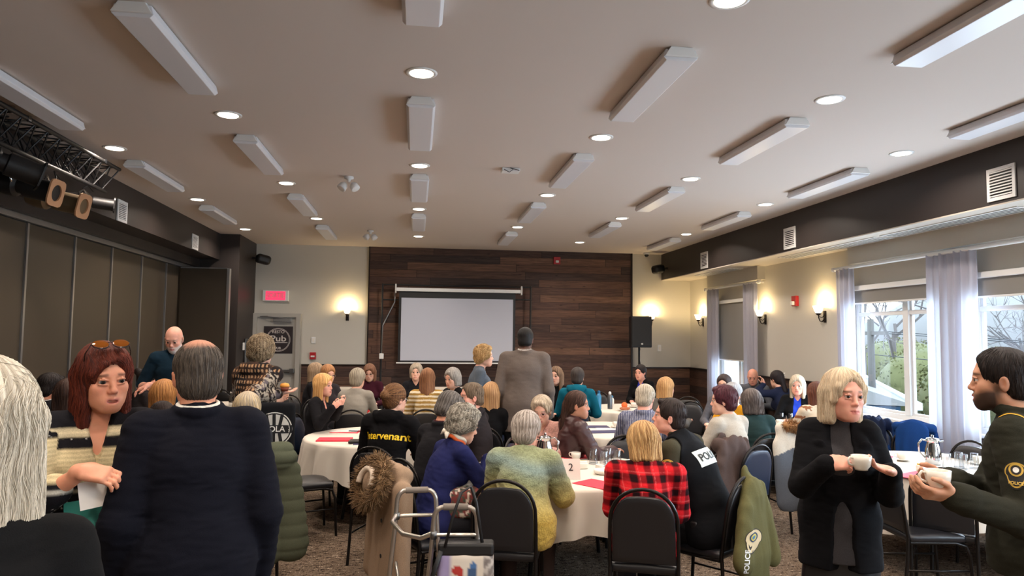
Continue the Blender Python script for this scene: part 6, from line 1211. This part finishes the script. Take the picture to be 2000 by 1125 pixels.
def coat_prims(zb=.3, w=.21, sl=.35, wb=.25, hood=False):
    q = [RC((-.15, -.275, .925), (.15, -.275, .925), .050, .050, .03), RC((0, -.315, .84), (0, -.335, zb+.12), w, wb, .05, sq=(YF_, 5.0)), RC((0, -.20, .86), (0, -.19, .62), w*.9, w*.85, .05, sq=(YF_, 7.0))]
    for sx in (-1, 1): q += [RC((sx*(w-.02), -.31, .86), (sx*(w+.045), -.335, sl), .055, .048, .03, sq=(YF_, 1.6))]
    q += [HS((0, 0, zb), (0, 0, -1), .01)]
    if hood: q += [EL((0, -.36, .84), (.15, .06, .12), k=.04)]
    return q
quilt = lambda P: .013*np.abs(np.sin(P[:, 2]*math.pi/.088+.4*np.sin(P[:, 0]*4)))**.55*-1+.006*wob(P, 5, 4)+.006
# green puffer on the chair of the blonde woman at left
drape(p7['chair'], 'puffer_coat', [RC((.05, -.30, .93), (.20, -.31, .95), .075, .065, .04), EL((.17, -.33, .90), (.12, .08, .085), k=.03), RC((.0, -.33, .82), (.0, -.35, .30), .17, .20, .05, sq=(YF_, 3.2)), RC((.22, -.33, .80), (.27, -.36, .28), .10, .115, .03, sq=(YF_, 2.)), RC((-.20, -.33, .80), (-.22, -.36, .22), .08, .085, .03), HS((0, 0, .14), (0, 0, -1), .01)], .0095,
      'long olive-green quilted puffer coat draped over a chair beside the navy suit', 'coat', (80, 84, 68), quilt)
drape(empty_ch, 'leather_coat', coat_prims(.30, .20, .42, .20), .010, 'dark brown leather coat heaped on the back of the empty chair', 'coat', (44, 32, 30), lambda P: .014*wob(P, 6, 5), 'leather')
# beige parka with fur-trimmed hood on the navy sweater woman's chair
pk = drape(navy['chair'], 'parka', [RC((-.12, -.29, .90), (.12, -.29, .90), .06, .06, .03), RC((.0, -.33, .80), (.0, -.36, .20), .18, .22, .05, sq=(YF_, 3.5)), RC((-.20, -.33, .82), (-.24, -.35, .25), .065, .06, .03), RC((.20, -.33, .82), (.24, -.35, .30), .065, .06, .03), EL((0, -.42, .84), (.13, .09, .12), k=.04), HS((0, 0, .08), (0, 0, -1), .01)], .0095,
           'long beige parka with a fur-trimmed hood hanging on a chair behind the walker', 'coat', (152, 128, 106), lambda P: .010*wob(P, 5, 6, (1.6, 1, .5))+.010*np.exp(-((P[:, 0]-.02)/.012)**2)*(P[:, 1] < -.34))
def fur(parent, pts, r, c1, c2, n, L=.035, seed=1, closed=True, name='fur_trim'):
    rs = np.random.RandomState(seed); v, f = [], []; tube_into(v, f, pts, r, 8, closed); cols = [lin(c1)]*len(v); P_ = [np.array(p, float) for p in pts]; m_ = len(P_)
    for k in range(n):
        i = rs.randint(m_ if closed else m_-1); t = rs.rand(); p = P_[i]*(1-t)+P_[(i+1) % m_]*t; ax_ = unit(P_[(i+1) % m_]-P_[i]); d = unit(np.cross(ax_, rs.randn(3))); s = p+d*r*.9
        tip = s+unit(d+rs.randn(3)*.35+V(0, 0, -.25))*L*(.6+.7*rs.rand()); b = len(v); tube_into(v, f, [s, (s+tip)/2+rs.randn(3)*.002, tip], [.0030, .0024, .0006], 3, False, False); tt = rs.rand(); cols += [lin(c1)*(1-tt)+lin(c2)*tt]*(len(v)-b)
    return mesh_obj(name, v, f, M['strand'], parent, np.array(cols))
ring = [V(.155*math.cos(a), -.46+.05*math.sin(a), .86+.12*math.sin(a)) for a in np.linspace(0, 2*math.pi, 21)[:-1]]
fur(pk, ring, .032, (148, 118, 84), (96, 74, 52), 2600, .05, 3)
v, f = [], []; tube_into(v, f, [V(.105*math.cos(a), -.50+.03*math.sin(a), .87+.075*math.sin(a)) for a in np.linspace(-.3, 3.5, 12)], .020, 8); o = mesh_obj('hood_binding', v, f, M['cloth'], pk, np.tile(lin((226, 208, 188)), (len(v), 1)))
for zz in (.62, .40): o = MB().lathe([(.001, .004), (.013, .003), (.014, 0)], (.05, -.405, zz), 12, frame((0, -1, 0))).build('button', 'black_plastic', pk)
# olive police jacket on the seated officer's chair
jk = drape(police2['chair'], 'police_jacket', [RC((.02, -.26, .96), (.02, -.30, .80), .035, .12, .05, sq=(YF_, 2.2)), RC((.02, -.31, .80), (-.02, -.33, .46), .13, .20, .05, sq=(YF_, 3.2)), RC((.12, -.31, .84), (.24, -.34, .40), .05, .065, .02, sq=(YF_, 1.5)), RC((-.10, -.32, .74), (-.20, -.35, .46), .07, .085, .04, sq=(YF_, 1.6)), RC((.06, -.32, .5), (.10, -.33, .14), .10, .085, .04, sq=(YF_, 2.5)), HS((0, 0, .05), (0, 0, -1), .01)], .0085,
           'olive green police jacket with a sleeve badge hanging on a chair', 'jacket', (92, 88, 56), lambda P: .010*wob(P, 6, 9, (1.6, 1, .6)))
def info_of(o):
    n = len(o.data.vertices); v = np.zeros(n*3, np.float32); o.data.vertices.foreach_get('co', v); return dict(root=o, parts=dict(x=(v.reshape(-1, 3), [tuple(p.vertices) for p in o.data.polygons], o)))
ij = info_of(jk); vw = V(jk.location.x, jk.location.y, 0); a_ = jk.rotation_euler.z; dd = unit(V(math.cos(a_)*vw[0]+math.sin(a_)*vw[1], -math.sin(a_)*vw[0]+math.cos(a_)*vw[1], -.25)); org = V(-.03, -.33, .58)-dd*.12; rr = unit(np.cross(dd, V(0, 0, 1))+V(0, 0, -.25))
decal_patch(ij, 'x', shield, org, dd, rr, [(.055, (40, 34, 28), .003), (.050, (196, 176, 138), .0045)], 'patch'); decal_patch(ij, 'x', disc, org+V(0, 0, .01), dd, rr, [(.026, (40, 60, 86), .007), (.018, (196, 178, 84), .0085), (.010, (60, 110, 140), .010)], 'emblem')
decal_text(ij, 'x', 'POLICE', .042, org-rr*.045-V(0, 0, .13), dd, V(0, 0, 1)+rr*.1, 'print_white', .003, bold=.001); decal_patch(ij, 'x', rect(.030, .009), org+rr*.19+V(0, 0, .07), dd, rr, [(1, (190, 196, 190), .004)], 'reflective_strip')
drape(brown_ch, 'brown_jacket', coat_prims(.42, .16, .50, .19), .009, 'brown-grey jacket hung on a chair behind the seated police officer', 'jacket', (84, 70, 66), lambda P: .012*np.sin(P[:, 0]*50+wob(P, 4, 3)*3)+.010*wob(P, 5, 11, (1.6, 1, .6)))
fc = drape(p30['chair'], 'fur_collar_coat', [RC((.06, -.33, .98), (.20, -.36, .80), .06, .10, .05, sq=(YF_, 1.4)), RC((.12, -.34, .82), (.12, -.36, .34), .15, .13, .05, sq=(YF_, 2.6)), RC((.26, -.34, .80), (.30, -.36, .44), .055, .05, .02), HS((0, 0, .24), (0, 0, -1), .01)], .010, 'grey coat with white lining and tan fur collar on a chair behind the blazer woman', 'coat', (100, 104, 110), lambda P: .008*wob(P, 5, 13, (1.5, 1, .6)),
           fn=lambda vs: np.where((vs[:, 2] > .80+.5*(vs[:, 0]-.1))[:, None], lin((222, 214, 200)), lin((98, 104, 114))))
fur(fc, [V(.03+.26*math.sin(t*.9)+.02, -.42+.02*math.sin(3*t), 1.02-.30*(t/2.2)**1.4+.03*math.sin(t*2)) for t in np.linspace(0, 2.2, 10)], .032, (172, 124, 78), (112, 78, 50), 1300, .04, 5, False)
drape(bl1, 'blue_coat', coat_prims(.40, .17, .45, .21), .010, 'bright blue coat spread over a chair below the wide window', 'coat', (22, 54, 104), lambda P: .018*np.sin(P[:, 0]*75+wob(P, 3, 2)*2)*np.clip((.97-P[:, 2])*4, 0, 1)+.008*wob(P, 5, 8))
drape(bl2, 'navy_coat', coat_prims(.40, .16, .45, .18, True), .010, 'dark navy coat on the chair left of the bright blue coat', 'coat', (28, 36, 58), lambda P: .016*np.sin(P[:, 0]*60+wob(P, 3, 4)*3)+.012*wob(P, 6, 15))
# --- aluminium walker
def pz(px, py, d): return at_depth(px, py, d)
o0 = at_depth(850, 1000, 4.05); t = empty('walking_frame', (o0[0], o0[1], 0), 'folding aluminium walking frame with grey hand grips in front of the parka', 'walker'); L0 = V(o0[0], o0[1], 0)
fa, fb, na, nb = [p-L0 for p in (at_z(776, 958, .87), at_z(852, 956, .87), at_z(848, 990, .87), at_z(932, 990, .87))]
def side(a, b):
    u = unit((b-a)*V(1, 1, 0)); r_ = .055; z = .87
    pts = [a+V(0, 0, -.87+.02)-u*.07, a+V(0, 0, -.25)-u*.012, a+V(0, 0, -r_*1.2)]+[a+u*r_*(1-math.cos(q))+V(0, 0, -r_*1.2*(1-math.sin(q))) for q in np.linspace(.3, math.pi/2, 5)]
    pts += [b-u*r_*(1-math.cos(q))+V(0, 0, -r_*1.2*(1-math.sin(q))) for q in np.linspace(math.pi/2, .3, 5)]+[b+V(0, 0, -r_*1.2), b+V(0, 0, -.25)+u*.012, b+V(0, 0, -.85)+u*.07]
    return pts, u
mat('walker_alu', (196, 190, 182), .28, .9); mat('grip_grey', (122, 112, 102), .7); mat('rubber', (60, 58, 56), .8)
for a, b in ((fa, fb), (na, nb)):
    pts, u = side(a, b); fr_ = MB().tube(pts, .0135, 12).build('side_frame', 'walker_alu', t, smooth=True, auto=1.); m0 = (a+b)/2
    for dz in (-.15, -.52): p, q = a+V(0, 0, dz)-u*.01, b+V(0, 0, dz)+u*.01; MB().tube([p, q], .011, 10).build('crossbar', 'walker_alu', t, smooth=True, auto=1.)
    MB().tube([a+u*.05, b-u*.05], .0185, 12).build('hand_grip', 'grip_grey', t, smooth=True, auto=1.)
    for p in (pts[0], pts[-1]): MB().lathe([(.019, 0), (.021, .01), (.018, .05)], (p[0], p[1], .0), 12).build('rubber_foot', 'rubber', t, smooth=True)
w_ = (na-fa); ou = unit(V(w_[1], -w_[0], 0))*(1 if (unit(V(w_[1], -w_[0], 0))@(fa-fb)) > 0 else -1)
MB().tube([fa+V(0, 0, -.14), fa+V(0, 0, -.17)+ou*.05+w_*.1, fa+V(0, 0, -.19)+ou*.07+w_*.5, na+V(0, 0, -.17)+ou*.05-w_*.1, na+V(0, 0, -.14)], .0135, 10).build('front_bar', 'walker_alu', t, smooth=True, auto=1.)
MB().tube([fa+V(0, 0, -.42), fa+V(0, 0, -.50)+ou*.05+w_*.35, na+V(0, 0, -.50)+ou*.05-w_*.35, na+V(0, 0, -.55)], .009, 8).build('front_bar', 'walker_alu', t, smooth=True, auto=1.)
for p in (fa, na): MB().lathe([(.018, -.02), (.02, 0), (.018, .02)], tuple(p+V(0, 0, -.15)), 12).build('joint', 'steel', t, smooth=True)
# tote bag hung on the near side of the walker: plain landscape print with a red and a blue bird shape
tb = at_z(905, 1010, .80); tg = empty('tote_bag', (tb[0], tb[1]-.10, 0), 'black-topped tote bag printed with two birds hanging on the walking frame', 'bag', rz=-.12); tg.location.z = .10; x0 = .0
MB().box(-.14, .16, -.05, .05, .53, .60).build('black_top', 'black_plastic', tg, bevel=.015)
vs, fs = implicit([BX((.01, 0, .37), (.15, .052, .18), .03)], .012, (), lambda P: .005*wob(P, 7, 3)); cb_ = mixc((214, 204, 190), (150, 138, 176), sstep(-.07-vs[:, 0], .02))
for cx, cz, rx, rz_, c_ in ((-.035, .46, .030, .024, (176, 52, 44)), (-.015, .44, .016, .03, (176, 52, 44)), (.045, .45, .028, .034, (58, 84, 120)), (.052, .485, .02, .018, (70, 110, 160))):
    m_ = (((vs[:, 0]-cx)/rx)**2+((vs[:, 2]-cz)/rz_)**2 < 1) & (vs[:, 1] < -.02); cb_[m_] = lin(c_)
m_ = (vs[:, 0] > .10); cb_[m_] = mixc((188, 180, 172), (120, 112, 108), sstep(wob(vs[m_], 16, 3), .3)); mesh_obj('printed_body', vs, fs, M['flatcloth'], tg, cb_)
MB().tube([(-.10, -.05, .58), (-.06, -.06, .74), (-.02, -.03, .86), (.03, .02, .885), (.06, .02, .8), (.10, -.03, .58)], .009, 6).build('strap', 'black_plastic', tg, smooth=True); MB().tube([(-.12, -.05, .56), (-.16, -.05, .44), (-.19, -.04, .30)], .014, 6).build('strap', 'black_plastic', tg, smooth=True)
# --- writing and badges on clothes
i = hoodie; A = i['A1']; decal_text(i, 'hoodie', 'Intervenant', .082, i['W']+A[2]*.20-A[1]*.2+A[0]*.012, A[1], A[0], 'print_yellow', .004, bold=.0016)
i = police2; A = i['A1']; S_, E_, T_ = i['J']['armL'][:3]; out = unit(-A[0]*1.0-A[1]*.25); ctr = S_+(E_-S_)*.32; police_patch(i, 'uniform_shirt', ctr+out*.12, -out, -A[1]*-1+0*A[0], 1.15) if 0 else (lambda vw: police_patch(i, 'uniform_shirt', ctr-vw*.12, vw, np.cross(vw, V(0, 0, 1)), 1.15))(unit((ctr-i['w2l'](CAM))*V(1, 1, 0)+V(.30, 0, 0)))
decal_patch(i, 'vest', rect(.12, .050), i['W']+A[2]*.21-A[1]*.25+A[0]*.0, A[1], A[0], [(1.12, (206, 214, 208), .004)], 'reflective_label'); decal_text(i, 'vest', 'POLICE', .072, i['W']+A[2]*.21-A[1]*.25, A[1], A[0], 'print_black', .0065, bold=.0012)
decal_patch(i, 'vest', rect(.10, .13), i['W']-A[2]*.005-A[1]*.25+A[0]*.06, A[1], A[0], [(1, (74, 92, 106), .003)], 'back_panel') if 0 else None
P_ = i['P']; g_ = i['root']; MB().tube([P_+V(.20*math.cos(a), .165*math.sin(a), .02) for a in np.linspace(0, 2*math.pi, 25)[:-1]], .022, 6, True).build('duty_belt', 'black_leather', g_, smooth=True)
MB().tube([P_+V(-.13, -.17, .14), P_+V(-.13, -.18, -.06)], .015, 8).build('baton', 'black_plastic', g_, smooth=True, auto=1.); vs, fs = implicit([BX(P_+V(-.195, -.02, .0), (.022, .04, .06), .015), BX(P_+V(-.20, .04, .05), (.018, .025, .035), .012)], .009); mesh_obj('holster', vs, fs, M['black_leather'], g_); MB().box(-.035, .035, -.19, -.165, -.03, .035, None, P_).build('pouch', 'chrome', g_, bevel=.01) if 0 else MB().tube([P_+V(-.03, -.195, .03), P_+V(-.05, -.20, 0), P_+V(-.03, -.195, -.03), P_+V(.0, -.20, 0)], .006, 6, True).build('handcuffs', 'chrome', g_, smooth=True)
i = officer; S_, E_, T_ = i['J']['armL'][:3]; out = V(-1, 0, 0); ctr = S_+(E_-S_)*.42; police_patch(i, 'uniform_jacket', ctr+out*.12, -out, np.cross(-out, V(0, 0, 1)), .85)
sh = S_+i['A1'][0]*.03; mat('braid_yellow', (232, 178, 40), .6)
for k in (-.009, .009): decal_patch(i, 'uniform_jacket', rect(.040, .0040), S_+V(.01+k, .0, .2), V(0, 0, -1), V(0, 1, 0), [(1, (232, 178, 40), .003)], 'shoulder_stripe')
Pb = i['P']; vs, fs = implicit([RC(Pb+V(0, 0, .03), Pb+V(0, 0, .055), .152, .152, .02, sq=(V(0, 1, 0), 1.35)), HS(Pb+V(0, 0, .065), (0, 0, 1), .004), HS(Pb+V(0, 0, .02), (0, 0, -1), .004)], .01); mesh_obj('duty_belt', vs, fs, M['black_leather'], i['root'])
# sunglasses on the redhead
i = redhead; A = i['AH']; R_ = rotm(-62, 0, 0); gv, gf = [], []; c0 = i['Hc']+A.T@V(0, .055, .135)
tf = lambda p: c0+A.T@(R_.T@V(*p))
for sx in (-1, 1):
    tube_into(gv, gf, [tf((sx*.034+.028*math.cos(a), .0, .024*math.sin(a))) for a in np.linspace(0, 2*math.pi, 17)[:-1]], .0022, 6, True); tube_into(gv, gf, [tf((sx*.062, .0, .006)), tf((sx*.076, -.04, .004)), tf((sx*.078, -.10, -.01))], .002, 6)
tube_into(gv, gf, [tf((-.007, 0, .008)), tf((0, .003, .012)), tf((.007, 0, .008))], .002, 6); sg = mesh_obj('sunglasses', gv, gf, M['gloss'], i['root'], np.tile(lin((40, 26, 22)), (len(gv), 1)))
for sx in (-1, 1):
    lv = [tf((sx*.034+.026*math.cos(a), .004*math.cos(0), .022*math.sin(a))) for a in np.linspace(0, 2*math.pi, 17)[:-1]]+[tf((sx*.034, .010, 0))]; mesh_obj('lens', lv, [(k, (k+1) % 16, 16) for k in range(16)], mat('amber_lens', (150, 86, 30), .05, .6) if sx < 0 else M['amber_lens'], sg)
# things in hands
def prop_at(kind, make, p, rz, label, cat, tilt=None):
    t = put(kind, make, p[0], p[1], p[2], rz, label, cat)
    if tilt: t.rotation_euler = (tilt[0], tilt[1], rz)
    return t
p = W_(1682, 903, 3.08); prop_at('coffee_cup', mk_cup, p-V(0, 0, .032), math.pi*1.02, 'white coffee cup held by the woman in the black blazer', 'cup')
p = W_(1832, 936, 2.50); prop_at('coffee_cup', mk_cup, p-V(0, 0, .030), math.pi*.93, 'white coffee cup held by the bearded police officer', 'cup')
p = W_(196, 962, 2.36); o = MB().box(-.062, .062, -.001, .001, -.045, .045).build('note_sheet', 'white_paper'); o.location = p; o.rotation_euler = (math.radians(-14), math.radians(-9), math.radians(20)); tag(o, 'white sheet of paper held by the red-haired woman', 'paper')
p = W_(185, 1005, 2.42); o = MB().box(-.09, .09, -.004, .004, -.055, .055).build('document_folder', mat('teal_folder', (36, 128, 118), .6)); o.location = p; o.rotation_euler = (math.radians(-14), math.radians(-6), math.radians(16)); tag(o, 'teal document folder held against the striped blouse', 'folder')
p = W_(556, 757, 5.86); t = empty('muffin', p-V(0, 0, .03), 'small orange-topped muffin in the hand of the waitress', 'muffin'); MB().lathe([(.001, 0), (.026, 0), (.036, .035)], n=16).build('case', mat('muffin_case', (120, 54, 34), .7), t, smooth=True); MB().lathe([(.037, .035), (.040, .045), (.032, .062), (.001, .070)], n=16).build('top', mat('muffin_top', (224, 150, 62), .6), t, smooth=True)
# bag with round lettered emblem on the waitress
i = waitress; A = i['A0']; q = i['P']+V(.22, -.17, .0); vs, fs = implicit([BX(q+V(0, 0, .0), (.19, .03, .24), .03, rotm(0, 0, 14).T)], .012, (), lambda P: .005*wob(P, 5, 3)); ap = mesh_obj('apron', vs, fs, M['cloth'], i['root'], np.tile(lin((26, 27, 30)), (len(vs), 1))); ia = dict(root=i['root'], parts=dict(a=(vs, fs, ap)))
dr = V(-math.sin(math.radians(14))*0, 1, 0); rg = V(1, 0, 0); c_ = q+V(.04, -.1, .03)
decal_patch(ia, 'a', disc, c_, dr, rg, [(.135, (226, 226, 220), .003), (.127, (26, 27, 30), .0045), (.118, (214, 214, 208), .006)], 'emblem'); decal_patch(ia, 'a', rect(.135, .032), c_, dr, rg, [(1, (26, 27, 30), .008)], 'band'); decal_text(ia, 'a', 'COLA', .062, c_, dr, rg, 'print_white', .010, bold=.001)
for ang in (-.5, .0, .5): decal_patch(ia, 'a', rect(.012, .075), c_+V(.05*ang*2, 0, -.07), dr, V(1, 0, .4*ang), [(1, (26, 27, 30), .009)], 'motif'); decal_patch(ia, 'a', rect(.012, .05), c_+V(.05*ang*2, 0, .07), dr, V(1, 0, -.4*ang), [(1, (26, 27, 30), .009)], 'motif')
# floral bag and papers by the navy sweater woman
p = W_(905, 975, 4.72); vs, fs = implicit([BX((0, 0, 0), (.12, .06, .10), .04)], .010, (), lambda P: .008*wob(P, 7, 3)); c3 = np.where((wob(vs, 20, 4) > .35)[:, None], lin((222, 206, 190)), np.where((wob(vs, 24, 9) > .1)[:, None], lin((120, 52, 48)), lin((64, 74, 60))))
o = mesh_obj('floral_bag', vs, fs, M['flatcloth'], None, c3); o.location = (p[0], p[1], max(.62, p[2]-.02)); tag(o, 'small floral fabric bag on the lap of the woman in navy', 'bag')
p = W_(925, 940, 4.80); o = MB().box(-.085, .085, -.002, .002, -.11, .11).build('booklet', 'white_paper'); o.location = p; o.rotation_euler = (math.radians(-35), math.radians(12), math.radians(-10)); tag(o, 'white booklet propped up beside the navy sweater woman', 'booklet')
